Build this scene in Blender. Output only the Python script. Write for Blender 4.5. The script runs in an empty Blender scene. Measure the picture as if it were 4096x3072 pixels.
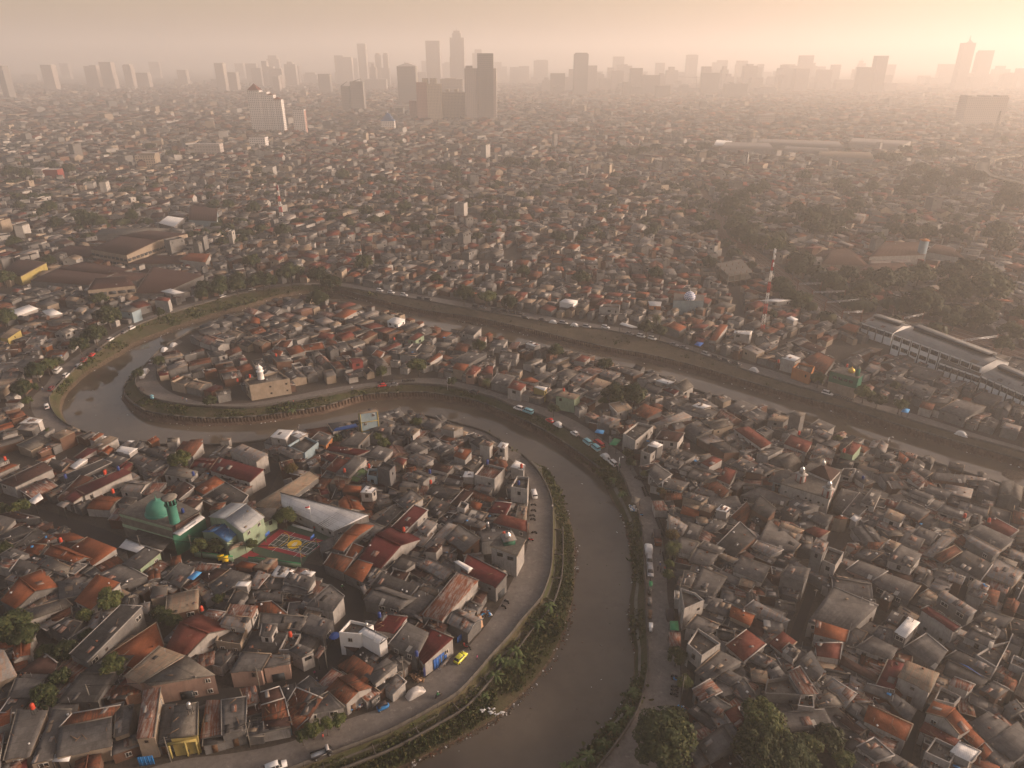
import bpy, math, random, time
import numpy as np
from mathutils import Vector, Matrix, geometry
R = math.radians
sc = bpy.context.scene
# ---------------------------------------------------------------- camera, world, sun, exposure
CAM_H = 125.0; FPX = 2820.0; HORIZON = 240.0
PITCH = math.atan((1536 - HORIZON) / FPX)
cd = bpy.data.cameras.new('camera'); cam = bpy.data.objects.new('camera', cd)
sc.collection.objects.link(cam); sc.camera = cam
cam.location = (0, 0, CAM_H); cam.rotation_euler = (math.pi / 2 - PITCH, 0, 0)
cd.sensor_width = 36; cd.lens = FPX / 4096 * 36; cd.clip_end = 60000; cd.clip_start = 1
SUN_EL, SUN_AZ = 12.0, 91.0        # degrees; azimuth clockwise from the view direction (+Y)
w = bpy.data.worlds.new('World'); sc.world = w; w.use_nodes = True
nt = w.node_tree; nt.nodes.clear()
sky = nt.nodes.new('ShaderNodeTexSky'); sky.sky_type = 'NISHITA'; sky.sun_disc = False
sky.sun_elevation = R(SUN_EL); sky.sun_rotation = R(SUN_AZ)
sky.air_density = 1.0; sky.dust_density = 4.0; sky.ozone_density = 0.3; sky.altitude = 0
tint = nt.nodes.new('ShaderNodeMix'); tint.data_type = 'RGBA'; tint.blend_type = 'MULTIPLY'
tint.inputs[0].default_value = 1.0; tint.inputs[7].default_value = (1.0, 0.80, 0.71, 1)
bg = nt.nodes.new('ShaderNodeBackground'); bg.inputs[1].default_value = 0.15
wo = nt.nodes.new('ShaderNodeOutputWorld')
nt.links.new(sky.outputs[0], tint.inputs[6]); nt.links.new(tint.outputs[2], bg.inputs[0]); nt.links.new(bg.outputs[0], wo.inputs[0])
sd = bpy.data.lights.new('sun', 'SUN'); sun = bpy.data.objects.new('sun', sd); sc.collection.objects.link(sun)
sd.energy = 5.0; sd.angle = R(18); sd.color = (1.0, 0.80, 0.66)
sun.rotation_euler = (R(90 - SUN_EL), 0, R(180 - SUN_AZ)); sun.location = (300, 300, 400)
sc.view_settings.view_transform = 'Standard'; sc.view_settings.look = 'None'
sc.view_settings.exposure = 0.64; sc.view_settings.gamma = 1.0
sc.render.engine = 'CYCLES'
sc.cycles.max_bounces = 5; sc.cycles.diffuse_bounces = 3; sc.cycles.glossy_bounces = 2; sc.cycles.transmission_bounces = 2
sc.cycles.volume_bounces = 4; sc.cycles.use_denoising = True; sc.cycles.denoiser = "OPENIMAGEDENOISE"; sc.cycles.denoising_prefilter = "ACCURATE"; sc.cycles.denoising_input_passes = "RGB_ALBEDO_NORMAL"
sc.cycles.sample_clamp_indirect = 4.0
HAZE_DENSITY = 0.00036

# ---------------------------------------------------------------- geometry helpers
rng = random.Random(7)
CPI, SPI = math.cos(PITCH), math.sin(PITCH)
def ray(X, Y):                      # direction of the sight line through a point of the photograph (4096 x 3072)
    u = (X - 2048) / FPX; v = (1536 - Y) / FPX
    return Vector((u, CPI + v * SPI, -SPI + v * CPI))
def un(X, Y, z=0.0):                # world point at height z seen there
    d = ray(X, Y); t = (z - CAM_H) / d.z
    return Vector((d.x * t, d.y * t, z))
def un_at(X, Y, dist):              # world point at distance dist along the ground
    d = ray(X, Y); t = dist / d.y
    return Vector((d.x * t, dist, CAM_H + d.z * t))
D2F = 1 / 0.540039
def D(x, y, z=0.0): return un(x * D2F, y * D2F, z)
REG = {'F': (0, 0, 1), 'R5': (0, 1800, .3857), 'R6': (650, 1800, .3857), 'R7': (1300, 1800, .452), 'R8': (2200, 1800, .452), 'R9': (3096, 1700, .452),
       'R10': (0, 2400, .405), 'R11': (700, 2300, .4654), 'R12': (1400, 2400, .4069), 'R13': (2200, 2350, .452), 'R14': (3096, 2350, .452),
       'Z1': (0, 1100, .4973), 'Z2': (1000, 1100, .4973), 'Z3': (2000, 1100, .4973), 'Z4': (2996, 1100, .4973),
       'A4': (0, 550, .6329), 'A5': (1300, 550, .6329), 'A6': (2696, 550, .6329), 'S1': (0, 0, .6329), 'S2': (1300, 0, .6329), 'S3': (2696, 0, .6329)}
def P(r, x, y, z=0.0):
    a, b, s = REG[r]; return un(a + x * s, b + y * s, z)
def proj(p):                        # world -> photograph pixels
    v = Vector(p) - Vector((0, 0, CAM_H)); f = v.y * CPI - v.z * SPI
    if f < 1: return (-1e6, -1e6)
    return (2048 + FPX * v.x / f, 1536 - FPX * (v.y * SPI + v.z * CPI) / f)

class MB:                           # collects faces of one mesh, with UVs in metres and material slots
    def __init__(s): s.v = []; s.f = []; s.uv = []; s.mi = []; s.mats = []
    def slot(s, m):
        if m not in s.mats: s.mats.append(m)
        return s.mats.index(m)
    def face(s, pts, m, uvs=None):
        n = len(s.v); s.v.extend([tuple(p) for p in pts]); s.f.append(tuple(range(n, n + len(pts))))
        if uvs is None:
            a = Vector(pts[0]); e = Vector(pts[1]) - a; L = e.length or 1; e = e / L
            nn = e.cross(Vector(pts[2]) - a); nn = nn.normalized() if nn.length > 1e-9 else Vector((0, 0, 1)); g = nn.cross(e)
            uvs = [((Vector(p) - a).dot(e), (Vector(p) - a).dot(g)) for p in pts]
        s.uv.extend(uvs); s.mi.append(s.slot(m))
    def poly(s, verts, faces, m):   # shared-vertex piece
        n = len(s.v); s.v.extend([tuple(p) for p in verts]); k = s.slot(m)
        for f in faces:
            s.f.append(tuple(n + i for i in f)); s.mi.append(k)
            a = Vector(verts[f[0]]); e = Vector(verts[f[1]]) - a; e = e.normalized() if e.length > 1e-9 else Vector((1, 0, 0))
            nn = e.cross(Vector(verts[f[2]]) - a); nn = nn.normalized() if nn.length > 1e-9 else Vector((0, 0, 1)); g = nn.cross(e)
            s.uv.extend([((Vector(verts[i]) - a).dot(e), (Vector(verts[i]) - a).dot(g)) for i in f])
    def box(s, c, sz, m, rz=0.0, taper=1.0, rx=0.0):
        cx, cy, cz = c; a, b, h = sz[0] / 2, sz[1] / 2, sz[2] / 2
        ca, sa = math.cos(rz), math.sin(rz); V = []
        for k, t in ((-1, 1.0), (1, taper)):
            for i, j in ((-1, -1), (1, -1), (1, 1), (-1, 1)):
                x, y = i * a * t, j * b * t; V.append((cx + x * ca - y * sa, cy + x * sa + y * ca, cz + k * h))
        s.poly(V, [(0, 3, 2, 1), (4, 5, 6, 7), (0, 1, 5, 4), (1, 2, 6, 5), (2, 3, 7, 6), (3, 0, 4, 7)], m)
    def prism(s, ring, z0, z1, m, mtop=None, cap=True, bot=False):   # ring of xy, z1 may be a list
        n = len(ring); z1 = z1 if isinstance(z1, (list, tuple)) else [z1] * n; u = 0
        area = sum(ring[i][0] * ring[(i + 1) % n][1] - ring[(i + 1) % n][0] * ring[i][1] for i in range(n))
        if area < 0: ring = ring[::-1]; z1 = z1[::-1]
        for i in range(n):
            j = (i + 1) % n; a, b = ring[i], ring[j]; L = math.hypot(b[0] - a[0], b[1] - a[1])
            s.face([(a[0], a[1], z0), (b[0], b[1], z0), (b[0], b[1], z1[j]), (a[0], a[1], z1[i])], m, [(u, z0), (u + L, z0), (u + L, z1[j]), (u, z1[i])])
            u += L
        if cap: s.face([(ring[i][0], ring[i][1], z1[i]) for i in range(n)], mtop or m)
        if bot: s.face([(ring[i][0], ring[i][1], z0) for i in range(n)][::-1], m)
    def tube(s, pts, rad, m, n=6, cap=True):
        pts = [Vector(p) for p in pts]; rad = rad if isinstance(rad, (list, tuple)) else [rad] * len(pts); V = []; F = []
        for i, p in enumerate(pts):
            t = (pts[min(i + 1, len(pts) - 1)] - pts[max(i - 1, 0)]).normalized()
            a = t.orthogonal().normalized() if abs(t.z) < .95 else Vector((1, 0, 0)); b = t.cross(a).normalized(); a = b.cross(t)
            for k in range(n):
                q = 2 * math.pi * k / n; V.append(p + (a * math.cos(q) + b * math.sin(q)) * rad[i])
        for i in range(len(pts) - 1):
            for k in range(n): F.append((i * n + k, i * n + (k + 1) % n, (i + 1) * n + (k + 1) % n, (i + 1) * n + k))
        if cap: F.append(tuple(range(n))[::-1]); F.append(tuple((len(pts) - 1) * n + k for k in range(n)))
        s.poly(V, F, m)
    def lathe(s, prof, c, m, n=16, squash=(1, 1)):
        V = []; F = []
        for r_, z in prof:
            for k in range(n):
                q = 2 * math.pi * k / n; V.append((c[0] + r_ * math.cos(q) * squash[0], c[1] + r_ * math.sin(q) * squash[1], c[2] + z))
        for i in range(len(prof) - 1):
            for k in range(n): F.append((i * n + k, i * n + (k + 1) % n, (i + 1) * n + (k + 1) % n, (i + 1) * n + k))
        s.poly(V, F, m)
    def build(s, name, parent=None, origin=None, smooth=False):
        me = bpy.data.meshes.new(name); o0 = Vector(origin) if origin is not None else (parent.location.copy() if parent else Vector((0, 0, 0)))
        if parent and parent.parent: o0 = Vector(origin) if origin is not None else parent.parent.location.copy()
        va = np.array(s.v, dtype=np.float64) - np.array(o0)
        nv = len(va); lens = np.array([len(f) for f in s.f], dtype=np.int32); nl = int(lens.sum())
        me.vertices.add(nv); me.vertices.foreach_set('co', va.astype(np.float32).ravel())
        me.loops.add(nl); me.loops.foreach_set('vertex_index', np.fromiter((i for f in s.f for i in f), dtype=np.int32, count=nl))
        st = np.zeros(len(lens), dtype=np.int32); st[1:] = np.cumsum(lens)[:-1]
        me.polygons.add(len(lens)); me.polygons.foreach_set('loop_start', st); me.polygons.foreach_set('loop_total', lens)
        for m in s.mats: me.materials.append(M[m])
        me.polygons.foreach_set('material_index', np.array(s.mi, dtype=np.int32))
        if smooth: me.polygons.foreach_set('use_smooth', [True] * len(lens))
        uvl = me.uv_layers.new(name='UVMap'); uvl.data.foreach_set('uv', np.array(s.uv, dtype=np.float32).ravel())
        me.update(calc_edges=True)
        o = bpy.data.objects.new(name, me); sc.collection.objects.link(o)
        if parent: o.parent = parent
        elif origin is not None: o.location = origin
        return o
def empty(name, loc, rz=0.0):
    o = bpy.data.objects.new(name, None); sc.collection.objects.link(o); o.location = loc; o.rotation_euler = (0, 0, rz); o.empty_display_size = 1; return o
def tag(o, label=None, cat=None, group=None, kind=None):
    if label: o['label'] = label
    if cat: o['category'] = cat
    if group: o['group'] = group
    if kind: o['kind'] = kind
    return o
def dup(root, loc, rz=0.0, mats=None, scale=1.0):
    c = root.copy(); sc.collection.objects.link(c); c.location = loc; c.rotation_euler = (0, 0, rz); c.scale = (scale,) * 3
    for k in ('label', 'group'):
        if k in c: del c[k]
    for ch in root.children:
        d = ch.copy(); sc.collection.objects.link(d); d.parent = c
        for g in ch.children:
            e = g.copy(); sc.collection.objects.link(e); e.parent = d
    return c
# ---------------------------------------------------------------- materials (all procedural)
M = {}
class NB:
    def __init__(s, name):
        s.m = bpy.data.materials.new(name); s.m.use_nodes = True; s.t = s.m.node_tree; s.b = s.t.nodes['Principled BSDF']; M[name] = s.m
        s.b.inputs['Roughness'].default_value = .85; s.b.inputs['Specular IOR Level'].default_value = .12
    def n(s, ty, **kw):
        x = s.t.nodes.new(ty)
        for k, v in kw.items(): setattr(x, k, v)
        return x
    def l(s, a, b): s.t.links.new(a, b)
    def geo(s): return s.n('ShaderNodeNewGeometry')
    def uv(s): return s.n('ShaderNodeUVMap').outputs[0]
    def noise(s, vec, scale, detail=4, rough=.6):
        x = s.n('ShaderNodeTexNoise'); x.inputs['Scale'].default_value = scale; x.inputs['Detail'].default_value = detail; x.inputs['Roughness'].default_value = rough
        if vec is not None: s.l(vec, x.inputs['Vector'])
        return x.outputs['Fac']
    def ramp(s, fac, stops):
        x = s.n('ShaderNodeValToRGB'); e = x.color_ramp.elements
        while len(e) < len(stops): e.new(.5)
        for q, (p, c) in zip(e, stops): q.position = p; q.color = (c[0], c[1], c[2], 1) if not isinstance(c, (int, float)) else (c, c, c, 1)
        s.l(fac, x.inputs[0]); return x.outputs[0]
    def mix(s, fac, a, b, mode='MIX'):
        x = s.n('ShaderNodeMix', data_type='RGBA', blend_type=mode)
        for i, v in ((0, fac), (6, a), (7, b)):
            if hasattr(v, 'is_linked'): s.l(v, x.inputs[i])
            elif isinstance(v, (int, float)): x.inputs[i].default_value = v if i == 0 else (v, v, v, 1)
            else: x.inputs[i].default_value = (*v, 1)
        return x.outputs[2]
    def math(s, op, a, b=0.0, c=None):
        x = s.n('ShaderNodeMath', operation=op)
        for i, v in enumerate((a, b, c)):
            if v is None: continue
            if hasattr(v, 'is_linked'): s.l(v, x.inputs[i])
            else: x.inputs[i].default_value = v
        return x.outputs[0]
    def scale(s, vec, v3):
        x = s.n('ShaderNodeVectorMath', operation='MULTIPLY'); s.l(vec, x.inputs[0]); x.inputs[1].default_value = v3; return x.outputs[0]
    def col(s, c): s.l(c, s.b.inputs['Base Color'])
    def bump(s, h, dist=.05, strength=.6):
        x = s.n('ShaderNodeBump'); x.inputs['Strength'].default_value = strength; x.inputs['Distance'].default_value = dist; s.l(h, x.inputs['Height']); s.l(x.outputs[0], s.b.inputs['Normal'])
GK = .78
def sc3(c, k): return tuple(min(1, x * k) for x in c)
def roofmat(name, c1, c2, patch=None, sheet=(.95, 1.7), ribs=.18, rough=.8, stain=.5, spots=None, spot_amt=.12, var=.5):
    """roof sheets or tiles: per-roof tone, per-sheet tone, large stains, ribs along the slope"""
    c1, c2 = sc3(c1, GK), sc3(c2, GK); b = NB(name); g = b.geo(); uv = b.uv()
    sh = b.n('ShaderNodeVectorMath', operation='FLOOR'); b.l(b.scale(uv, (1 / sheet[0], 1 / sheet[1], 0)), sh.inputs[0])
    off = b.n('ShaderNodeVectorMath', operation='ADD'); b.l(sh.outputs[0], off.inputs[0])
    r3 = b.n('ShaderNodeCombineXYZ'); b.l(b.math('MULTIPLY', g.outputs['Random Per Island'], 91.7), r3.inputs[2]); b.l(r3.outputs[0], off.inputs[1])
    wn = b.n('ShaderNodeTexWhiteNoise', noise_dimensions='3D'); b.l(off.outputs[0], wn.inputs['Vector'])
    tone = b.math('MULTIPLY_ADD', wn.outputs['Value'], var * .45, 1 - var * .22)
    isl = b.math('MULTIPLY_ADD', g.outputs['Random Per Island'], var * .5, 1 - var * .25)
    po = b.n('ShaderNodeVectorMath', operation='ADD'); b.l(g.outputs['Position'], po.inputs[0]); b.l(b.scale(r3.outputs[0], (1, 1, 3.7)), po.inputs[1])
    big = b.noise(po.outputs[0], .9, 5, .7)
    c = b.mix(b.ramp(big, [(.4, 0), (.6, 1)]), c1, c2)
    fine = b.noise(g.outputs['Position'], 3.0, 3, .7)
    c = b.mix(1.0, c, b.ramp(fine, [(.3, 1 - stain * .45), (.7, 1 + 0.0)]), 'MULTIPLY')
    if spots: 
        sp_ = b.noise(b.scale(uv, (2.2, .35, 1)), 1.0, 4, .7)
        c = b.mix(b.ramp(sp_, [(.5 - spot_amt, 0), (.62 - spot_amt, 1)]), c, spots)
    if patch:
        c = b.mix(b.ramp(wn.outputs['Value'], [(.955, 0), (.96, 1)]), c, patch)
    m1 = b.n('ShaderNodeVectorMath', operation='SCALE'); b.l(c, m1.inputs[0]); b.l(b.math('MULTIPLY', tone, isl), m1.inputs['Scale'])
    # dark joint along sheet rows
    sx = b.n('ShaderNodeSeparateXYZ'); b.l(uv, sx.inputs[0])
    fr = b.math('FRACT', b.math('DIVIDE', sx.outputs[1], sheet[1])); joint = b.ramp(fr, [(0, .6), (.08, 1)])
    c = b.mix(1.0, m1.outputs[0], joint, 'MULTIPLY')
    wv = b.math('SINE', b.math('MULTIPLY', sx.outputs[0], 2 * math.pi / ribs))
    c = b.mix(1.0, c, b.ramp(b.math('MULTIPLY_ADD', wv, .5, .5), [(0, .88), (1, 1)]), 'MULTIPLY')
    b.col(c); b.b.inputs['Roughness'].default_value = rough
    b.bump(wv, .02, .3)
    return b
GREY1, GREY2 = (.118, .112, .108), (.160, .153, .148)
roofmat('roof_G', GREY1, GREY2, patch=(.3, .285, .26), var=.75)
roofmat('roof_D', (.062, .059, .058), (.092, .088, .086), patch=(.2, .18, .16), var=.75)
roofmat('roof_L', (.22, .215, .21), (.29, .285, .28), spots=(.22, .15, .11), spot_amt=.02, rough=.5, ribs=.25)
roofmat('roof_J', (.3, .29, .28), (.35, .34, .33), patch=(.2, .165, .13), sheet=(3, 2.5), ribs=.33, rough=.8, stain=.3, var=.3)
roofmat('roof_W', (.84, .83, .82), (.92, .91, .9), ribs=.28, rough=.45, stain=.25, var=.25)
roofmat('roof_T', (.25, .21, .16), (.32, .27, .21), spots=(.25, .17, .12), spot_amt=.03, ribs=.3)
roofmat('roof_O', (.235, .078, .036), (.285, .10, .048), sheet=(.3, .32), ribs=.3, spots=(.16, .06, .035), spot_amt=.0, var=.45)
roofmat('roof_K', (.19, .065, .036), (.25, .09, .046), sheet=(.3, .32), ribs=.3, spots=(.075, .042, .03), spot_amt=.07, var=.7)
roofmat('roof_B', (.06, .034, .03), (.09, .05, .042), sheet=(.3, .35), ribs=.3, var=.5)
roofmat('roof_R', (.15, .046, .035), (.2, .07, .052), sheet=(.3, .35), ribs=.3, var=.4)
roofmat('roof_M', (.10, .022, .022), (.135, .034, .032), ribs=.25, rough=.55, stain=.3, var=.3, sheet=(.9, 3))
roofmat('roof_U', (.28, .235, .21), (.35, .295, .265), spots=(.16, .06, .035), spot_amt=.07, ribs=.25, rough=.7)
roofmat('roof_H', (.13, .078, .058), (.17, .105, .08), sheet=(.3, .35), ribs=.3, var=.3)
roofmat('roof_E', (.07, .16, .34), (.1, .22, .42), ribs=.3, rough=.5, var=.3)
roofmat('roof_N', (.12, .2, .09), (.16, .26, .11), ribs=.3, var=.3)
roofmat('roof_P', (.34, .17, .14), (.42, .22, .18), ribs=.3, var=.3, spots=(.2, .1, .08), spot_amt=.0)
roofmat('roof_C', (.15, .137, .12), (.25, .23, .2), sheet=(6, 6), ribs=9, stain=.9, spots=(.11, .1, .09), spot_amt=.03, var=.2)
roofmat('roof_S', (.32, .34, .36), (.38, .4, .42), sheet=(1.0, 2.4), ribs=.33, rough=.45, stain=.2, var=.25)
def wallmat(name, c1, c2, stain=(.12, .11, .1), amt=.5, block=None, rough=.9):
    c1, c2 = sc3(c1, GK), sc3(c2, GK); b = NB(name); g = b.geo(); uv = b.uv()
    big = b.noise(g.outputs['Position'], .5, 4, .65)
    c = b.mix(b.ramp(big, [(.35, 0), (.65, 1)]), c1, c2)
    st = b.noise(b.scale(uv, (1.4, .22, 1)), 1.0, 5, .7)
    c = b.mix(b.math('MULTIPLY', b.ramp(st, [(.5, 0), (.72, 1)]), amt), c, stain)
    tone = b.math('MULTIPLY_ADD', g.outputs['Random Per Island'], .35, .8)
    m1 = b.n('ShaderNodeVectorMath', operation='SCALE'); b.l(c, m1.inputs[0]); b.l(tone, m1.inputs['Scale']); c = m1.outputs[0]
    if block:
        br = b.n('ShaderNodeTexBrick'); br.inputs['Scale'].default_value = 1; br.inputs['Mortar Size'].default_value = .02
        br.inputs['Brick Width'].default_value = block[0]; br.inputs['Row Height'].default_value = block[1]
        br.inputs['Color1'].default_value = (1, 1, 1, 1); br.inputs['Color2'].default_value = (.8, .8, .8, 1); br.inputs['Mortar'].default_value = (.62, .62, .62, 1)
        b.l(uv, br.inputs['Vector']); c = b.mix(1.0, c, br.outputs[0], 'MULTIPLY')
    b.col(c); b.b.inputs['Roughness'].default_value = rough; return b
wallmat('wall_w', (.32, .305, .29), (.42, .405, .39), amt=.7)
wallmat('wall_g', (.165, .163, .162), (.235, .231, .228), block=(.4, .2))
wallmat('wall_b', (.16, .09, .063), (.21, .125, .09), block=(.25, .12))
wallmat('wall_c', (.29, .235, .18), (.36, .3, .24))
wallmat('wall_n', (.23, .31, .22), (.28, .36, .26))
wallmat('wall_u', (.22, .3, .35), (.28, .36, .4))
wallmat('wall_p', (.33, .22, .18), (.4, .28, .23))
wallmat('wall_y', (.36, .29, .1), (.42, .35, .13))
wallmat('wall_d', (.09, .09, .095), (.13, .13, .135))
wallmat('wall_o', (.42, .17, .07), (.5, .22, .09))
wallmat('wall_r', (.22, .05, .04), (.3, .07, .06))
wallmat('wall_G', (.03, .12, .08), (.04, .155, .1), amt=.15)
wallmat('mint', (.25, .36, .25), (.3, .42, .3), amt=.3)
wallmat('dome_teal', (.05, .20, .155), (.075, .25, .195), amt=.45, rough=.5)
wallmat('concrete', (.14, .13, .115), (.22, .205, .18), amt=.7)
wallmat('parapet', (.085, .078, .07), (.13, .12, .107), amt=.8)
wallmat('white_paint', (.8, .795, .79), (.9, .895, .89), amt=.15)
def plain(name, c, rough=.7, metal=0.0, spec=.3, noise=.15):
    b = NB(name); b.b.inputs['Roughness'].default_value = rough; b.b.inputs['Metallic'].default_value = metal; b.b.inputs['Specular IOR Level'].default_value = spec
    g = b.geo(); n_ = b.noise(g.outputs['Position'], 1.7, 3)
    b.col(b.mix(b.ramp(n_, [(.3, 0), (.7, 1)]), sc3(c, 1 - noise), sc3(c, 1 + noise))); return b
plain('glass', (.015, .017, .02), .25, spec=.5); plain('frame_white', (.42, .4, .37)); plain('frame_dark', (.06, .045, .035))
plain('door_brown', (.1, .055, .03)); plain('rubber', (.02, .02, .02), .9); plain('steel', (.35, .35, .36), .4, .6); plain('dark_metal', (.05, .05, .05), .5, .3)
plain('tank_orange', (.38, .05, .025), .5); plain('tank_blue', (.02, .04, .16), .35); plain('tank_steel', (.5, .5, .5), .3, .8)
plain('car_white', (.6, .6, .6), .3, spec=.5); plain('car_black', (.02, .02, .022), .3, spec=.5); plain('car_silver', (.32, .32, .33), .35, .3); plain('car_yellow', (.62, .62, .06), .3, spec=.5)
plain('car_red', (.42, .02, .015), .35, spec=.5); plain('car_cyan', (.18, .42, .5), .35, spec=.5); plain('car_blue', (.02, .14, .36), .4); plain('car_grey', (.12, .12, .125), .35); plain('car_maroon', (.16, .03, .03), .35)
plain('tarp_silver', (.40, .38, .365), .5, .1); plain('tarp_blue', (.02, .09, .32), .6); plain('tarp_bright', (.06, .26, .55), .6); plain('tarp_navy', (.015, .02, .09), .7); plain('tarp_dark', (.05, .04, .04), .7)
plain('paint_red', (.45, .03, .02), .5); plain('paint_white', (.7, .7, .68), .5); plain('paint_yellow', (.75, .5, .02), .5); plain('paint_blue', (.03, .1, .35), .5); plain('paint_green', (.02, .2, .08), .5); plain('gold', (.45, .30, .06), .35, .5)
plain('court_red', (.26, .035, .045), .7); plain('court_green', (.055, .085, .06), .7); plain('court_dark', (.05, .065, .055), .7)
plain('skin', (.22, .12, .08), .6); plain('hair', (.012, .01, .01), .6); plain('cloth_pink', (.3, .06, .14)); plain('cloth_white', (.5, .5, .5)); plain('cloth_dark', (.03, .03, .04)); plain('cloth_green', (.05, .22, .08)); plain('cloth_blue', (.05, .1, .3)); plain('cloth_red', (.35, .04, .03))
plain('rust', (.13, .05, .03), .85); plain('wood', (.16, .1, .06), .85); plain('bark', (.07, .055, .045), .95); plain('plywood', (.38, .24, .15), .8); plain('litter_white', (.5, .5, .5), .7)
plain('umbrella', (.05, .12, .4)); plain('ribbed_dark', (.03, .035, .04))
def leafmat(name, c1, c2, c3):
    b = NB(name); g = b.geo()
    r_ = g.outputs['Random Per Island']; n_ = b.noise(g.outputs['Position'], .45, 3)
    c = b.mix(b.ramp(n_, [(.35, 0), (.65, 1)]), c1, c2); c = b.mix(b.ramp(r_, [(.6, 0), (1, 1)]), c, c3)
    oi = b.n('ShaderNodeObjectInfo'); sx = b.math('MULTIPLY_ADD', oi.outputs['Random'], .5, .75)
    m1 = b.n('ShaderNodeVectorMath', operation='SCALE'); b.l(c, m1.inputs[0]); b.l(sx, m1.inputs['Scale'])
    b.col(m1.outputs[0]); b.b.inputs['Roughness'].default_value = .6; return b
leafmat('leaf_dark', (.017, .027, .011), (.03, .041, .016), (.06, .064, .024))
leafmat('leaf_olive', (.035, .05, .018), (.055, .07, .022), (.1, .1, .035))
leafmat('leaf_autumn', (.04, .045, .015), (.08, .06, .02), (.16, .08, .025))
leafmat('leaf_banana', (.04, .062, .02), (.06, .085, .028), (.1, .12, .05))
leafmat('grass_blades', (.03, .045, .014), (.055, .06, .02), (.11, .09, .04))
# ground, road, bank, water
b = NB('ground'); g = b.geo(); n1 = b.noise(g.outputs['Position'], .08, 6, .7); n2 = b.noise(g.outputs['Position'], 1.5, 4, .7)
c = b.mix(b.ramp(n1, [(.35, 0), (.65, 1)]), (.055, .047, .04), (.095, .082, .068)); c = b.mix(b.ramp(n2, [(.45, 0), (.7, 1)]), c, (.04, .035, .03)); b.col(c); b.b.inputs['Roughness'].default_value = .95
b = NB('asphalt'); g = b.geo(); n1 = b.noise(g.outputs['Position'], .12, 6, .7); n2 = b.noise(g.outputs['Position'], .9, 5, .7); n3 = b.noise(g.outputs['Position'], .5, 6, .8)
c = b.mix(b.ramp(n1, [(.35, 0), (.65, 1)]), (.13, .118, .108), (.185, .168, .153)); c = b.mix(b.ramp(n2, [(.45, 0), (.75, 1)]), c, (.105, .095, .087))
c = b.mix(b.ramp(n3, [(.56, 0), (.68, .8)]), c, (.27, .245, .22)); c = b.mix(b.ramp(b.noise(g.outputs['Position'], .33, 8, .85), [(.3, .8), (.42, 0)]), c, (.07, .062, .058)); b.col(c); b.b.inputs['Roughness'].default_value = .9
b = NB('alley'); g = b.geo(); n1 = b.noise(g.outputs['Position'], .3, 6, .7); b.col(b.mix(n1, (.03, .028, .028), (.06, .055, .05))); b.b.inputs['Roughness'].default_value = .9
b = NB('bank'); g = b.geo(); n1 = b.noise(g.outputs['Position'], .12, 7, .75); n2 = b.noise(g.outputs['Position'], 1.1, 5, .7)
c = b.mix(b.ramp(n1, [(.38, 0), (.6, 1)]), (.045, .056, .022), (.085, .068, .042)); c = b.mix(b.ramp(n2, [(.5, 0), (.75, 1)]), c, (.035, .035, .02)); b.col(c); b.bump(n2, .3, .8)
b = NB('slope'); g = b.geo(); n1 = b.noise(g.outputs['Position'], .15, 7, .75); n2 = b.noise(g.outputs['Position'], 1.1, 5, .7)
c = b.mix(b.ramp(n1, [(.38, 0), (.6, 1)]), (.085, .07, .047), (.125, .098, .07)); c = b.mix(b.ramp(n2, [(.5, 0), (.75, 1)]), c, (.06, .058, .035)); b.col(c); b.bump(n2, .3, .6)
b = NB('mud'); g = b.geo(); n1 = b.noise(g.outputs['Position'], 1.2, 7, .8); b.col(b.mix(b.ramp(n1, [(.35, 0), (.65, 1)]), (.04, .03, .022), (.16, .12, .085))); b.bump(n1, .5, .9)
b = NB('sheet_pile'); g = b.geo(); uv = b.uv(); sx = b.n('ShaderNodeSeparateXYZ'); b.l(uv, sx.inputs[0])
n1 = b.noise(g.outputs['Position'], .6, 6, .7); c = b.mix(b.ramp(n1, [(.35, 0), (.65, 1)]), (.07, .045, .032), (.14, .1, .075)); b.col(c)
b = NB('water'); g = b.geo(); n1 = b.noise(g.outputs['Position'], .035, 5, .6); n2 = b.noise(g.outputs['Position'], .9, 3, .5)
c = b.mix(b.ramp(n1, [(.4, 0), (.62, 1)]), (.08, .065, .048), (.122, .1, .075)); c = b.mix(b.ramp(b.noise(b.scale(g.outputs['Position'], (.25, .25, 1)), .5, 7, .75), [(.55, 0), (.75, 1)]), c, (.07, .056, .042)); b.col(c); b.b.inputs['Roughness'].default_value = .03; b.b.inputs['Specular IOR Level'].default_value = .5
b.b.inputs['IOR'].default_value = 1.45
n4 = b.noise(b.scale(g.outputs['Position'], (1, 1, 1)), .18, 4, .55); b.bump(b.math('ADD', b.math('MULTIPLY', n2, .25), n4), .06, .2)
b = NB('ballast'); g = b.geo(); n1 = b.noise(g.outputs['Position'], 1.2, 5, .7); b.col(b.mix(n1, (.12, .095, .075), (.2, .16, .13)))
def towermat(name, wall, glass, fw=3.0, fh=3.2, ww=.6, wh=.45):
    b = NB(name); uv = b.uv(); sx = b.n('ShaderNodeSeparateXYZ'); b.l(uv, sx.inputs[0])
    fx = b.math('FRACT', b.math('DIVIDE', sx.outputs[0], fw)); fy = b.math('FRACT', b.math('DIVIDE', sx.outputs[1], fh))
    a = b.math('MULTIPLY', b.math('LESS_THAN', b.math('ABSOLUTE', b.math('SUBTRACT', fx, .5)), ww / 2), b.math('LESS_THAN', b.math('ABSOLUTE', b.math('SUBTRACT', fy, .5)), wh / 2))
    b.col(b.mix(a, wall, glass)); b.b.inputs['Roughness'].default_value = .6; return b
towermat('tower_dark', (.24, .22, .21), (.14, .14, .14), 3, 4, .8, .7)  # dark, mid and pale tones raised towards the haze colour, painting in some haze
towermat('tower_mid', (.36, .32, .3), (.22, .21, .2), 4, 4, .6, .5)
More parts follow.
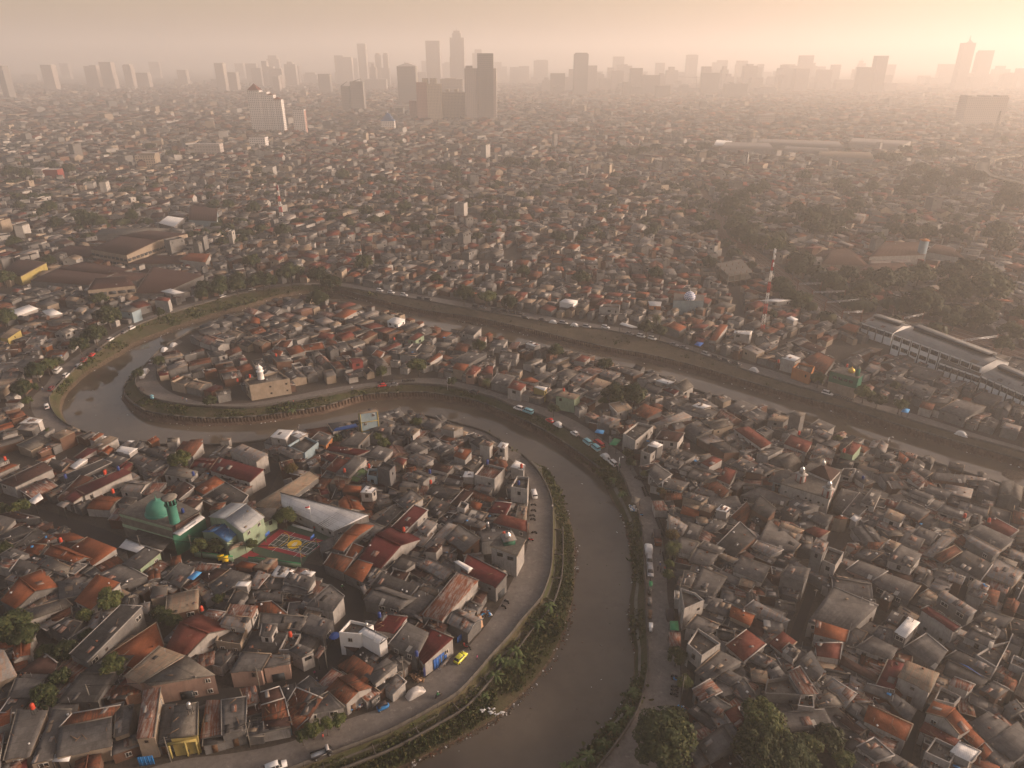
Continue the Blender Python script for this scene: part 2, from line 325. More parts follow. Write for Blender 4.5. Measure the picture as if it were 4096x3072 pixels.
towermat('tower_pale', (.38, .34, .31), (.2, .19, .18), 4, 3.5, .5, .45)
towermat('tower_white', (.60, .58, .56), (.14, .14, .15), 3.4, 3.1, .5, .5)
towermat('tower_cream', (.50, .42, .33), (.16, .14, .12), 3.2, 3.1, .5, .45)
towermat('tower_red', (.36, .23, .2), (.16, .11, .1), 3.2, 3.1, .5, .45)
m = bpy.data.materials.new('haze_air'); m.use_nodes = True; t = m.node_tree; t.nodes.clear()
pv = t.nodes.new('ShaderNodeVolumePrincipled'); mo = t.nodes.new('ShaderNodeOutputMaterial')
pv.inputs['Color'].default_value = (.99, .97, .955, 1); pv.inputs['Density'].default_value = HAZE_DENSITY; pv.inputs['Anisotropy'].default_value = .4
t.links.new(pv.outputs[0], mo.inputs['Volume']); M['haze_air'] = m
# ---------------------------------------------------------------- river, banks, roads (traced lines turned into ground positions)
WZ = -4.6
def parse(s): return [tuple(float(q) for q in p.split(',')) for p in s.split()]
# bank B: near peninsula, outer left bend, far embankment.  top x,y, then water x,y or a width in metres
B_SRC = parse('''300,1790,560,1800 640,1659,870,1659 756,1615,940,1625 844,1580,1010,1590 932,1533,1085,1545 987,1500,1120,1510 1031,1454,1150,1480 1064,1415,1190,1430
1097,1380,1215,1380 1130,1338,1228,1340 1166,1297,1238,1300 1188,1241,1243,1240 1193,1192,1243,1195 1194,1131,1238,1145 1193,1089,1218,1090 1181,1053,1205,1055 1159,1016,1180,1014
1127,984,2.5 1104,970,2.2 1050,935,2 997,919,2 950,907,2 916,900,2 857,898,2 800,907,2 740,918,2 661,937,2 600,948,2 540,957,2 467,963,2 376,963,2 295,961,2 242,954,2 175,932,2
134,911,2.5 113,887,134,890 107,857,143,856 124,836,158,838 150,809,185,813 188,774,222,790 228,744,262,768 269,718,300,745 322,693,376,716 403,667,440,693 510,637,525,670 594,622,600,645
660,616,670,634 728,619,735,636 808,632,790,651 916,650,905,681 1023,669,1020,697 1134,688,1120,719 1188,697,1171,732 1322,716,1300,765 1429,739,1400,783 1537,774,1510,809 1618,803,1590,832
1725,836,1700,865 1833,868,1820,895 1940,900,1914,926 2074,940,2050,966 2212,978,2190,1006 2700,1120,2670,1150''')
A_SRC = parse('''1200,1790,1110,1790 1293,1659,1217,1659 1325,1618,1265,1620 1359,1569,1310,1565 1381,1528,1344,1526 1391,1489,1359,1489 1399,1450,1369,1460 1399,1406,1370,1406 1397,1367,1360,1350
1394,1300,1360,1295 1393,1253,1369,1241 1389,1167,1362,1180 1381,1118,1347,1125 1363,1075,1325,1085 1347,1035,1300,1037 1332,1011,1284,1024 1305,987,1255,1002 1252,946,1205,967 1214,922,1170,946
1161,897,1125,922 1107,879,1077,900 1077,865,1050,889 1023,849,1010,876 970,837,958,868 916,832,916,862 863,832,863,863 782,841,785,868 701,857,705,893 621,871,640,904 540,882,560,915 457,881,470,921
376,873,395,918 322,859,315,906 298,841,272,876 293,825,263,855 301,806,284,823 322,782,2.5 349,755,2 386,733,2 419,714,2 460,700,2 510,684,2 555,668,2 600,655,2 650,650,2 700,651,2 749,657,2 774,664,2
835,681,2 889,697,2 959,718,2 1050,729,2 1134,751,2 1215,765,2 1276,778,2 1327,791,2 1416,811,2 1462,829,2 1521,851,2 1590,870,2 1674,891,2 1739,915,2 1790,934,2 1860,953,2 1914,969,2 1967,985,2 2048,1012,2
2088,1025,2 2212,1064,2 2700,1215,2''')
def side(src, sgn):
    top = [D(p[0], p[1]) for p in src]; wat = []
    for i, p in enumerate(src):
        if len(p) == 4: wat.append(D(p[2], p[3], WZ))
        else:
            t = (top[min(i + 1, len(top) - 1)] - top[max(i - 1, 0)]).normalized(); n = Vector((-t.y, t.x, 0)) * sgn
            q = top[i] + n * p[2]; wat.append(Vector((q.x, q.y, WZ)))
    return top, wat
def cr(pts, step=4.0):              # Catmull-Rom resample by roughly equal steps, returns (points, fractional index)
    out = []
    for i in range(len(pts) - 1):
        p0, p1, p2, p3 = pts[max(i - 1, 0)], pts[i], pts[i + 1], pts[min(i + 2, len(pts) - 1)]
        n = max(1, int((p2 - p1).length / step))
        for k in range(n):
            t = k / n; out.append((0.5 * ((2 * p1) + (-p0 + p2) * t + (2 * p0 - 5 * p1 + 4 * p2 - p3) * t * t + (-p0 + 3 * p1 - 3 * p2 + p3) * t ** 3), i + t))
    out.append((pts[-1].copy(), len(pts) - 1)); return out
def cr_at(pts, f):
    i = min(int(f), len(pts) - 2); t = f - i
    p0, p1, p2, p3 = pts[max(i - 1, 0)], pts[i], pts[i + 1], pts[min(i + 2, len(pts) - 1)]
    return 0.5 * ((2 * p1) + (-p0 + p2) * t + (2 * p0 - 5 * p1 + 4 * p2 - p3) * t * t + (-p0 + 3 * p1 - 3 * p2 + p3) * t ** 3)
Bt, Bw = side(B_SRC, -1); At, Aw = side(A_SRC, 1)
Bs = cr(Bt); As = cr(At)
Btop = [p for p, f in Bs]; Bf = [f for p, f in Bs]; Bwat = [cr_at(Bw, f) for f in Bf]
Atop = [p for p, f in As]; Af = [f for p, f in As]; Awat = [cr_at(Aw, f) for f in Af]
for L in (Btop, Atop):
    for p in L: p.z = 0
corridor = Btop + Atop[::-1]
# occupancy grid, 1 m cells
GX0, GY0, GW, GH = -1300, 40, 2600, 1600
occ = np.zeros((GH, GW), dtype=bool)
def pip_mask(poly, grow=0.0):
    xs = [p[0] for p in poly]; ys = [p[1] for p in poly]
    x0 = max(0, int(min(xs) - GX0 - 1)); x1 = min(GW, int(max(xs) - GX0 + 2)); y0 = max(0, int(min(ys) - GY0 - 1)); y1 = min(GH, int(max(ys) - GY0 + 2))
    if x1 <= x0 or y1 <= y0: return None
    X, Y = np.meshgrid(np.arange(x0, x1) + GX0 + .5, np.arange(y0, y1) + GY0 + .5); ins = np.zeros(X.shape, bool); n = len(poly)
    for i in range(n):
        a, b_ = poly[i], poly[(i + 1) % n]
        if a[1] == b_[1]: continue
        c_ = ((a[1] > Y) != (b_[1] > Y)) & (X < (b_[0] - a[0]) * (Y - a[1]) / (b_[1] - a[1]) + a[0]); ins ^= c_
    return (slice(y0, y1), slice(x0, x1)), ins
def mark(poly):
    r_ = pip_mask(poly)
    if r_: occ[r_[0]] |= r_[1]
def frac_occ(poly):
    r_ = pip_mask(poly)
    if not r_: return 0.0
    n = r_[1].sum()
    return float((occ[r_[0]] & r_[1]).sum()) / n if n else 0.0
def inside(p, poly):
    c_ = False; n = len(poly)
    for i in range(n):
        a, b_ = poly[i], poly[(i + 1) % n]
        if (a[1] > p[1]) != (b_[1] > p[1]) and p[0] < (b_[0] - a[0]) * (p[1] - a[1]) / (b_[1] - a[1]) + a[0]: c_ = not c_
    return c_
mark([(p.x, p.y) for p in corridor])
river_occ = occ.copy()
# ground sheet with the river cut out of it
outer = [Vector((-16000, -250)), Vector((16000, -250)), Vector((16000, 16000)), Vector((-16000, 16000))]
pts = outer + [p.to_2d() for p in corridor]; n0 = len(outer); nc = len(corridor)
edges = [(i, (i + 1) % n0) for i in range(n0)] + [(n0 + i, n0 + (i + 1) % nc) for i in range(nc)]
res = geometry.delaunay_2d_cdt(pts, edges, [], 0, 1e-4)
cor2 = [(p.x, p.y) for p in corridor]
gm = MB(); V2 = [(v.x, v.y, 0) for v in res[0]]
F2 = [f for f in res[2] if not inside(((V2[f[0]][0] + V2[f[1]][0] + V2[f[2]][0]) / 3, (V2[f[0]][1] + V2[f[1]][1] + V2[f[2]][1]) / 3), cor2)]
F2 = [f if (Vector(V2[f[1]]) - Vector(V2[f[0]])).cross(Vector(V2[f[2]]) - Vector(V2[f[0]])).z > 0 else f[::-1] for f in F2]
gm.poly(V2, F2, 'ground'); ground = gm.build('ground'); tag(ground, kind='structure')
# water sheet: ribbon a little wider than the channel
def outset(wat, top, k):
    out = []
    for a, t in zip(wat, top):
        v = Vector((t.x - a.x, t.y - a.y, 0)); L = v.length or 1; out.append(Vector((a.x, a.y, WZ)) + v / L * k)
    return out
wpoly = outset(Bwat, Btop, .8) + outset(Awat, Atop, .8)[::-1]
res = geometry.delaunay_2d_cdt([p.to_2d() for p in wpoly], [(i, (i + 1) % len(wpoly)) for i in range(len(wpoly))], [], 1, 1e-4)
wm = MB(); V2 = [(v.x, v.y, WZ) for v in res[0]]
F2 = [f if (Vector(V2[f[1]]) - Vector(V2[f[0]])).cross(Vector(V2[f[2]]) - Vector(V2[f[0]])).z > 0 else f[::-1] for f in res[2]]
wm.poly(V2, F2, 'water'); water = wm.build('water'); tag(water, kind='structure')
# banks
def bank(name, top, wat, fr, prof_fn, sgn):
    mb = MB(); n = None; V = []; rows = []
    for i, (t, a, f) in enumerate(zip(top, wat, fr)):
        prof, mats_ = prof_fn(f); row = []
        for (k, z) in prof:
            q = t.lerp(Vector((a.x, a.y, 0)), k); jz = 0
            if 0.2 < k < .9 and (t - Vector((a.x, a.y, 0))).length > 5: jz = (rng.random() - .5) * .5
            row.append(Vector((q.x, q.y, z + jz)))
        rows.append((row, mats_))
    u = 0
    for i in range(len(rows) - 1):
        r0, m0 = rows[i]; r1, m1 = rows[i + 1]; L = (r1[0] - r0[0]).length
        for j in range(len(r0) - 1):
            q = [r0[j], r1[j], r1[j + 1], r0[j + 1]] if sgn > 0 else [r0[j], r0[j + 1], r1[j + 1], r1[j]]
            mb.face(q, m0[j])
    o = mb.build(name); tag(o, kind='structure'); return o
def profB(f):
    if f < 16: return [(0, 0), (.02, -.1), (.12, -1.2), (.16, -1.6), (.45, -2.4), (.8, -3.4), (.95, -4.2), (1.03, -4.9)], ['concrete', 'bank', 'parapet', 'bank', 'bank', 'bank', 'mud']
    if f < 34: return [(0, 0), (.1, -.1), (.3, -.8), (.5, -1.5), (.7, -2.5), (.8, -3), (.9, -4.2), (1.05, -4.9)], ['concrete', 'parapet', 'parapet', 'parapet', 'parapet', 'parapet', 'mud']
    if f < 47: return [(0, 0), (.05, -.1), (.25, -.9), (.5, -1.7), (.7, -2.4), (.8, -3), (.9, -4.0), (1.05, -4.9)], ['slope', 'bank', 'bank', 'bank', 'bank', 'mud', 'mud']
    return [(0, 0), (.04, -.1), (.25, -.7), (.5, -1.4), (.74, -2.1), (.78, -2.2), (.84, -3.8), (1.05, -4.9)], ['slope', 'slope', 'slope', 'slope', 'parapet', 'sheet_pile', 'sheet_pile']
def profA(f):
    if f < 15: return [(0, 0), (.06, -.1), (.3, -1.2), (.5, -1.9), (.7, -2.6), (.85, -3.4), (.95, -4.2), (1.05, -4.9)], ['bank', 'bank', 'bank', 'concrete', 'bank', 'bank', 'mud']
    if f < 35: return [(0, 0), (.06, -.1), (.3, -.7), (.55, -1.3), (.72, -1.7), (.76, -1.75), (.80, -3.6), (1.05, -4.9)], ['bank', 'bank', 'bank', 'bank', 'sheet_pile', 'sheet_pile', 'sheet_pile']
    return [(0, 0), (.1, -.1), (.3, -.8), (.5, -1.5), (.7, -2.5), (.8, -3), (.9, -4.2), (1.05, -4.9)], ['concrete'] * 6 + ['mud']
bank('river_bank_terrain', Btop, Bwat, Bf, profB, 1)
bank('river_bank_terrain', Atop, Awat, Af, profA, -1)
# pile ribs on the sheet wall
def ribs(top, wat, fr, lo, hi, k, label):
    mb = MB(); acc = 0
    pts_ = [(t.lerp(Vector((a.x, a.y, 0)), k)) for t, a, f in zip(top, wat, fr) if lo <= f <= hi]
    for i in range(len(pts_) - 1):
        a, b_ = pts_[i], pts_[i + 1]; L = (b_ - a).length; n = max(1, round(L / 1.3)); ang = math.atan2(b_.y - a.y, b_.x - a.x)
        for j in range(n):
            p = a.lerp(b_, (j + .5) / n); mb.box((p.x, p.y, -3.3), (.45, .5, 3.2), 'sheet_pile', ang)
        mid = (a + b_) / 2; mb.box((mid.x, mid.y, -1.62), (L + .1, .7, .35), 'parapet', ang)
    o = mb.build('retaining_wall'); tag(o, label, 'wall', kind='thing'); return o
ribs(Atop, Awat, Af, 15, 35, .80, 'brown sheet pile retaining wall with capping beam along the inner bend of the river')
ribs(Btop, Bwat, Bf, 47, 80, .84, 'long brown sheet pile retaining wall below the far grassy embankment')
def ctube(pts_, th, z0, z1, m, mb, off=0.0):
    """continuous wall of rectangular section along a line"""
    pp = [p for p, f in cr(pts_, 1.6)]; V = []; n = len(pp)
    for i, p in enumerate(pp):
        t = (pp[min(i + 1, n - 1)] - pp[max(i - 1, 0)]); t.z = 0; t.normalize(); q = Vector((-t.y, t.x, 0))
        for s_, z in ((-1, z0), (-1, z1), (1, z1), (1, z0)): V.append((p.x + q.x * (th / 2 * s_ + off), p.y + q.y * (th / 2 * s_ + off), z))
    F = [(0, 1, 2, 3), tuple(4 * (n - 1) + k for k in (3, 2, 1, 0))]
    for i in range(n - 1):
        for k in range(4): F.append((4 * i + k, 4 * i + 4 + k, 4 * i + 4 + (k + 1) % 4, 4 * i + (k + 1) % 4))
    mb.poly(V, F, m); return pp
def wallline(pts_, h, th, m, name, label, z0=-.3, post=None):
    mb = MB(); pp = ctube(pts_, th, z0, h, m, mb)
    if post:
        for i in range(0, len(pp) - 1, 3):
            a = pp[i]; t = pp[i + 1] - a; mb.box((a.x, a.y, (h + z0) / 2 + .02), (.22, th + .08, h - z0 + .06), m, math.atan2(t.y, t.x))
    o = mb.build(name); tag(o, label, 'wall', kind='thing'); return o
wallline([p for p, f in zip(Btop, Bf) if f <= 17.5], .95, .28, 'parapet', 'parapet_wall', 'low stained concrete parapet curving beside the near peninsula road', post=1)
wallline([p for p, f in zip(Btop, Bf) if 17.5 < f <= 36], .9, .25, 'parapet', 'parapet_wall', 'low dark parapet behind the houses on the peninsula tip', post=1)
wallline([p for p, f in zip(Btop, Bf) if 36 < f <= 46], .8, .3, 'parapet', 'parapet_wall', 'low parapet around the outer bend with parked cars beside it', post=1)
wallline([p for p, f in zip(Btop, Bf) if f > 46], .6, .25, 'parapet', 'parapet_wall', 'long low parapet between the far embankment slope and its road', post=1)
wallline([p for p, f in zip(Atop, Af) if f <= 16], 1.0, .28, 'parapet', 'parapet_wall', 'concrete parapet of the straight road with banana plants beside it', post=1)
wallline([p for p, f in zip(Atop, Af) if 16 < f <= 37], 1.0, .25, 'parapet', 'parapet_wall', 'curved concrete parapet between the market road and the weedy bank', post=1)
wallline([p for p, f in zip(Atop, Af) if f > 37], 1.1, .3, 'concrete', 'flood_wall', 'thin flood wall behind houses along the near side of the far channel')
# retaining kerb with cross beams on the peninsula bank
mb = MB(); seq = [t for t, f in zip(Btop, Bf) if f < 13.5]; pp = ctube(seq, .35, -1.6, -.9, 'parapet', mb, -3.0)
for i in range(2, len(pp) - 1, 5):
    t = (pp[i + 1] - pp[i - 1]).normalized(); q = pp[i] + Vector((t.y, -t.x, 0)) * 1.55; mb.box((q.x, q.y, -.78), (2.7, .2, .25), 'parapet', math.atan2(-t.x, t.y))
o = mb.build('bank_kerb'); tag(o, 'concrete kerb with cross beams laid along the weedy bank of the near peninsula', 'kerb', kind='thing')
# roads: strips between the parapet line and a traced house-side line
def strip(name, inner, outer_, m='asphalt', z=.02):
    inn = [p for p in inner]; n = len(inn); o_ = cr([D(*q) for q in outer_], 3.0); op = [p for p, f in o_]
    mb = MB(); ring = [p.to_2d() for p in inn] + [p.to_2d() for p in op][::-1]
    res = geometry.delaunay_2d_cdt(ring, [(i, (i + 1) % len(ring)) for i in range(len(ring))], [], 1, 1e-4)
    V_ = [(v.x, v.y, z) for v in res[0]]
    F_ = [f if (Vector(V_[f[1]]) - Vector(V_[f[0]])).cross(Vector(V_[f[2]]) - Vector(V_[f[0]])).z > 0 else f[::-1] for f in res[2]]
    mb.poly(V_, F_, m); o = mb.build(name); tag(o, kind='structure'); mark([(p.x, p.y) for p in ring]); return o
def sub(top, fr, a, b_): return [p for p, f in zip(top, fr) if a <= f <= b_]
ROAD_B1 = parse('250,1690 378,1644 504,1627 629,1602 750,1554 813,1533 875,1500 932,1454 976,1421 1015,1393 1053,1347 1078,1311 1102,1263 1129,1211 1141,1167 1144,1094 1146,1050 1134,1021 1100,990 1060,962 1000,940')
strip('road', [p for p in sub(Btop, Bf, 0, 20)], [(120, 1790)] + ROAD_B1)
ROAD_A1 = parse('1430,1790 1430,1659 1467,1537 1469,1440 1455,1350 1442,1293 1440,1250 1432,1167 1417,1109 1403,1070 1374,1021 1354,987 1308,954 1268,924 1214,895 1161,876 1107,858 1077,850 1036,836 943,817 863,820 782,829 701,841 621,857 540,870 457,872 403,860 363,844 340,822 339,795 360,766 395,738')
strip('road', sub(Atop, Af, 0, 38), ROAD_A1)
ROAD_L = parse('134,936 100,925 70,890 70,860 99,831 121,801 161,772 199,748 258,713 322,683 430,651 594,614')
strip('road', sub(Btop, Bf, 33, 46), ROAD_L)
ROAD_F = parse('594,614 728,611 808,623 889,634 997,652 1134,675 1188,684 1295,701 1402,718 1483,744 1590,779 1645,793 1747,825 1860,860 1967,892 2101,935 2212,967 2700,1105')
strip('road', sub(Btop, Bf, 46, 70), ROAD_F)
def street(name, pl, wd, m='alley', z=.012):
    pp = [p for p, f in cr([D(*q) for q in pl], 4.0)]; mb = MB(); L = []; Rr = []
    for i, p in enumerate(pp):
        t = (pp[min(i + 1, len(pp) - 1)] - pp[max(i - 1, 0)]).normalized(); n = Vector((-t.y, t.x, 0)); L.append(p + n * wd / 2); Rr.append(p - n * wd / 2)
    V_ = [(p.x, p.y, z) for q in zip(L, Rr) for p in q]; mb.poly(V_, [(2 * i, 2 * i + 1, 2 * i + 3, 2 * i + 2) for i in range(len(pp) - 1)], m)
    o = mb.build(name); tag(o, kind='structure'); mark([(p.x, p.y) for p in L + Rr[::-1]]); return pp
STREETS = [street('road', parse('-60,1085 83,1114 146,1134 208,1155 250,1172 351,1193 413,1205 476,1218 560,1226 663,1232 729,1255 765,1297 760,1343 730,1398 692,1443 629,1478 579,1495 479,1506 378,1530 300,1545'), 5.5),
           street('road', parse('600,1000 560,1080 520,1110 470,1140 430,1200'), 3.5),
           street('road', parse('1830,1110 1790,1180 1745,1300 1700,1420'), 2.2), street('road', parse('1950,1659 1990,1480 2050,1330 2130,1200'), 2.4),
           street('road', parse('1480,1320 1490,1400 1500,1480 1470,1560'), 1.6), street('road', parse('1600,700 1570,560 1555,470'), 5)]
# ---------------------------------------------------------------- labels told by look and by what stands near
ANCH = {k: D(*v) for k, v in {
 'the green-domed mosque': (365, 1110), 'the painted sports court': (640, 1165), 'the yellow hatchback': (995, 1418), 'the silver-covered car': (897, 1492), 'the blue three-wheeler': (835, 1530),
 'the rooftop green cupola': (1098, 1185), 'the red minibus': (1294, 955), 'the yellow-and-blue tower house': (795, 905), 'the red-towered white mosque': (1740, 1050), 'the gold-domed teal mosque': (1826, 815),
 'the striped radio mast': (1650, 712), 'the white rail depot': (2000, 770), 'the rooftop lighthouse minaret': (562, 790), 'the tall date palm': (1455, 1190), 'the big round mango tree': (1435, 1590),
 'the white wedge terrace': (1490, 1290), 'the diamond-patterned dome': (1488, 645), 'the concrete frame building': (1590, 580), 'the brown market roofs': (420, 560), 'the yellow-framed shophouse': (395, 1600),
 'the green-canopy stall': (1458, 1365), 'the pale blue school roof': (560, 1120), 'the white van by the bend': (1152, 1090), 'the bottom garden trees': (1680, 1600), 'the cream ridged roof': (1980, 1480),
 'the orange twin-slope roof': (2050, 1580), 'the bare grey tower block': (1720, 910), 'the long grey shed wall': (250, 1350), 'the white cube house': (856, 693), 'the river sandbar': (1230, 757), 'the pink-walled corner block': (394, 1482)}.items()}
ORD = ['', 'second', 'third', 'fourth', 'fifth', 'sixth', 'seventh', 'eighth', 'ninth', 'tenth', 'eleventh', 'twelfth', 'thirteenth', 'fourteenth', 'fifteenth', 'sixteenth', 'seventeenth', 'eighteenth', 'nineteenth', 'twentieth'] + ['%dth' % i for i in range(21, 90)]
PENDING = []
def later(o, desc, noun, cat, group=None, pos=None):
    tag(o, cat=cat, group=group); PENDING.append((o, desc, noun, Vector(pos if pos is not None else o.location)))
def finish_labels():
    g = {}
    for o, d_, n_, p in PENDING:
        a = min(ANCH, key=lambda k: (ANCH[k] - Vector((p.x, p.y, 0))).length); g.setdefault((d_, n_, a), []).append(((ANCH[a] - Vector((p.x, p.y, 0))).length, o))
    for (d_, n_, a), L in g.items():
        L.sort(key=lambda t: t[0])
        for i, (q, o) in enumerate(L):
            if len(L) == 1: o['label'] = f'{d_} {n_} beside {a}' if q < 30 else f'{d_} {n_} out beyond {a}' if q > 90 else f'{d_} {n_} not far from {a}'
            else: o['label'] = f'{d_} {n_}, {"first" if i == 0 else ORD[i]} such one out from {a}'
# ---------------------------------------------------------------- house builder
def winmesh(w_, h, m='glass', fr='frame_white'):
    mb = MB(); mb.box((0, 0, 0), (w_, .05, h), m); a = mb.build('window'); me1 = a.data
    mb = MB()
    for (cx, cz, sx, sz) in ((0, h / 2, w_ + .2, .1), (0, -h / 2, w_ + .2, .1), (-w_ / 2, 0, .1, h), (w_ / 2, 0, .1, h), (0, 0, .07, h)): mb.box((cx, -.02, cz), (sx, .1, sz), fr)
    b_ = mb.build('frame'); me2 = b_.data; bpy.data.objects.remove(a); bpy.data.objects.remove(b_); return me1, me2
WIN = [winmesh(1.0, 1.1), winmesh(.8, 1.2, fr='frame_dark'), winmesh(1.6, 1.1), winmesh(.6, .6, fr='frame_dark')]
BIGWIN = winmesh(3.4, 1.9, fr='frame_dark')
mb = MB(); mb.box((0, 0, 0), (1.0, .08, 2.05), 'door_brown'); _d = mb.build('door'); DOOR = _d.data; bpy.data.objects.remove(_d)
mb = MB(); mb.box((0, 0, 0), (2.6, .08, 2.3), 'ribbed_dark'); _d = mb.build('door'); SHUT = _d.data; bpy.data.objects.remove(_d)
def link(name, me, parent, loc, rz):
    o = bpy.data.objects.new(name, me); sc.collection.objects.link(o); o.parent = parent; o.location = loc; o.rotation_euler = (0, 0, rz); return o
TILE = 'OKBRH'
def slab(mb, p1, p2, p3, p4, m, th=.07, u0=0.0):
    a, b_, c_, d_ = [Vector(p) for p in (p1, p2, p3, p4)]
    if (b_ - a).cross(d_ - a).z < 0: a, b_, c_, d_ = b_, a, d_, c_
    dn = Vector((0, 0, -th)); V = [a, b_, c_, d_, a + dn, b_ + dn, c_ + dn, d_ + dn]; n = len(mb.v); mb.v.extend([tuple(v) for v in V]); k = mb.slot(m)
    L = (b_ - a).length; e = (b_ - a) / (L or 1)
    uv = lambda p: (u0 + (p - a).dot(e), ((p - a) - e * (p - a).dot(e)).length)
    for f in ((0, 1, 2, 3), (7, 6, 5, 4), (0, 4, 5, 1), (1, 5, 6, 2), (2, 6, 7, 3), (3, 7, 4, 0)):
        mb.f.append(tuple(n + i for i in f)); mb.mi.append(k); mb.uv.extend([uv(V[i]) for i in f])
def sheets(mb, p1, p2, p3, p4, code, rr, detail=True):
    """a roof slope: p1-p2 low edge, p4-p3 high edge, laid in strips"""
    m = 'roof_' + code; L = max((p2 - p1).length, (p3 - p4).length); S = ((p4 - p1).length + (p3 - p2).length) / 2
    if not detail or code in 'C': slab(mb, p1, p2, p3, p4, m, .12); return
    n = max(1, round(L / (1.0 if code not in TILE else 3.0))); dl = (p1 - p4); dr = (p2 - p3)
    dl = dl / (dl.length or 1); dr = dr / (dr.length or 1); off0 = rr.random() * 9; th = Vector((0, 0, -.07)); V = []; F = []; UVs = []; step = 0
    hi = [p4.lerp(p3, i / n) for i in range(n + 1)]; up_ = (p2 - p1).cross(p4 - p1).z > 0
    V += hi + [h + th for h in hi]; nh = n + 1; e_ = (p2 - p1).normalized()
    def uvp(p): q = p - p1; t_ = q.dot(e_); return (off0 + t_, (q - e_ * t_).length)
    for i in range(n):
        if rr.random() < .5: step = (rr.random() * .32 - .08) if code not in TILE else rr.random() * .05
        a_ = p1.lerp(p2, i / n) + dl * step; b_ = p1.lerp(p2, (i + 1) / n) + dr * step; k = len(V); V += [a_, b_, a_ + th, b_ + th]
        F += [(k, k + 1, i + 1, i), (k + 2, nh + i, nh + i + 1, k + 3), (k, k + 2, k + 3, k + 1)]
        if i == 0: F.append((k, i, nh + i, k + 2))
        if i == n - 1: F.append((k + 1, k + 3, nh + i + 1, i + 1))
        F.append((i, i + 1, nh + i + 1, nh + i))
    if not up_: F = [f[::-1] for f in F]
    base = len(mb.v); mb.v.extend([tuple(v) for v in V]); sl = mb.slot(m); uvs = [uvp(v) for v in V]
    for f in F: mb.f.append(tuple(base + i for i in f)); mb.mi.append(sl); mb.uv.extend([uvs[i] for i in f])
    if S > 2.5 and L > 3 and code not in 'CS':
        for _ in range(rr.choice((0, 0, 1, 1, 2, 3)) if code not in TILE else rr.choice((0, 0, 0, 1))):
            a = rr.random() * .8; b_ = a + min(.2, 1.0 / L) * rr.choice((1, 1, 2)); s0 = rr.random() * .6; s1 = min(.97, s0 + 1.8 / S)
            up = Vector((0, 0, .11)); g = lambda u, s: (p1.lerp(p2, min(u, 1)).lerp(p4.lerp(p3, min(u, 1)), s)) + up
            slab(mb, g(a, s0), g(b_, s0), g(b_, s1), g(a, s1), 'roof_' + rr.choice(code == 'G' and 'LUTDD' or 'GLU'), .05)
def clutter(mb, p1, p2, p3, p4, rr, n):
    for _ in range(n):
        u, v = rr.random() * .9 + .05, rr.random() * .9 + .05; q = p1.lerp(p2, u).lerp(p4.lerp(p3, u), v); k = rr.random(); rz = rr.random() * 3
        if k < .4: mb.box((q.x, q.y, q.z + .12), (rr.uniform(.8, 2.4), .1, .07), 'wood', rz)
        elif k < .75: mb.box((q.x, q.y, q.z + .12), (rr.uniform(.25, .5),) * 2 + (.2,), rr.choice(('concrete', 'roof_K', 'rust', 'litter_white')), rz)
        elif k < .9: mb.box((q.x, q.y, q.z + .12), (rr.uniform(.6, 1.3), rr.uniform(.5, .9), .05), rr.choice(('roof_L', 'roof_U', 'roof_D', 'roof_T', 'tarp_bright' if rr.random() < .15 else 'roof_L')), rz)
        else: mb.tube([(q.x, q.y, q.z), (q.x, q.y, q.z + rr.uniform(1, 2.2))], .035, 'steel', 4)
def verge(mb, a, b_, rr, m):
    d_ = b_ - a; L = d_.length
    if L < 1.5: return
    e = d_ / L; n_ = Vector((-e.y, e.x, 0)); n_ = n_.normalized() * .11 if n_.length > .1 else Vector((.1, 0, 0)); u = Vector((0, 0, .09)); V = [a - n_, a + n_, b_ + n_, b_ - n_]; V = [v - Vector((0, 0, .1)) for v in V] + [v + u for v in V]
    mb.poly(V, [(4, 5, 6, 7), (0, 1, 5, 4), (1, 2, 6, 5), (2, 3, 7, 6), (3, 0, 4, 7)], m)
def geom(sp):
    """footprint ring (xy) and top heights from a spec dict"""
    p1, p2, p3, p4 = sp['p']
    if sp['t'] == 'g':
        m1 = Vector((2 * p4.x - p1.x, 2 * p4.y - p1.y, p1.z)); m2 = Vector((2 * p3.x - p2.x, 2 * p3.y - p2.y, p2.z))
        return [p1, p2, p3, m2, m1, p4]
    return [p1, p2, p3, p4]
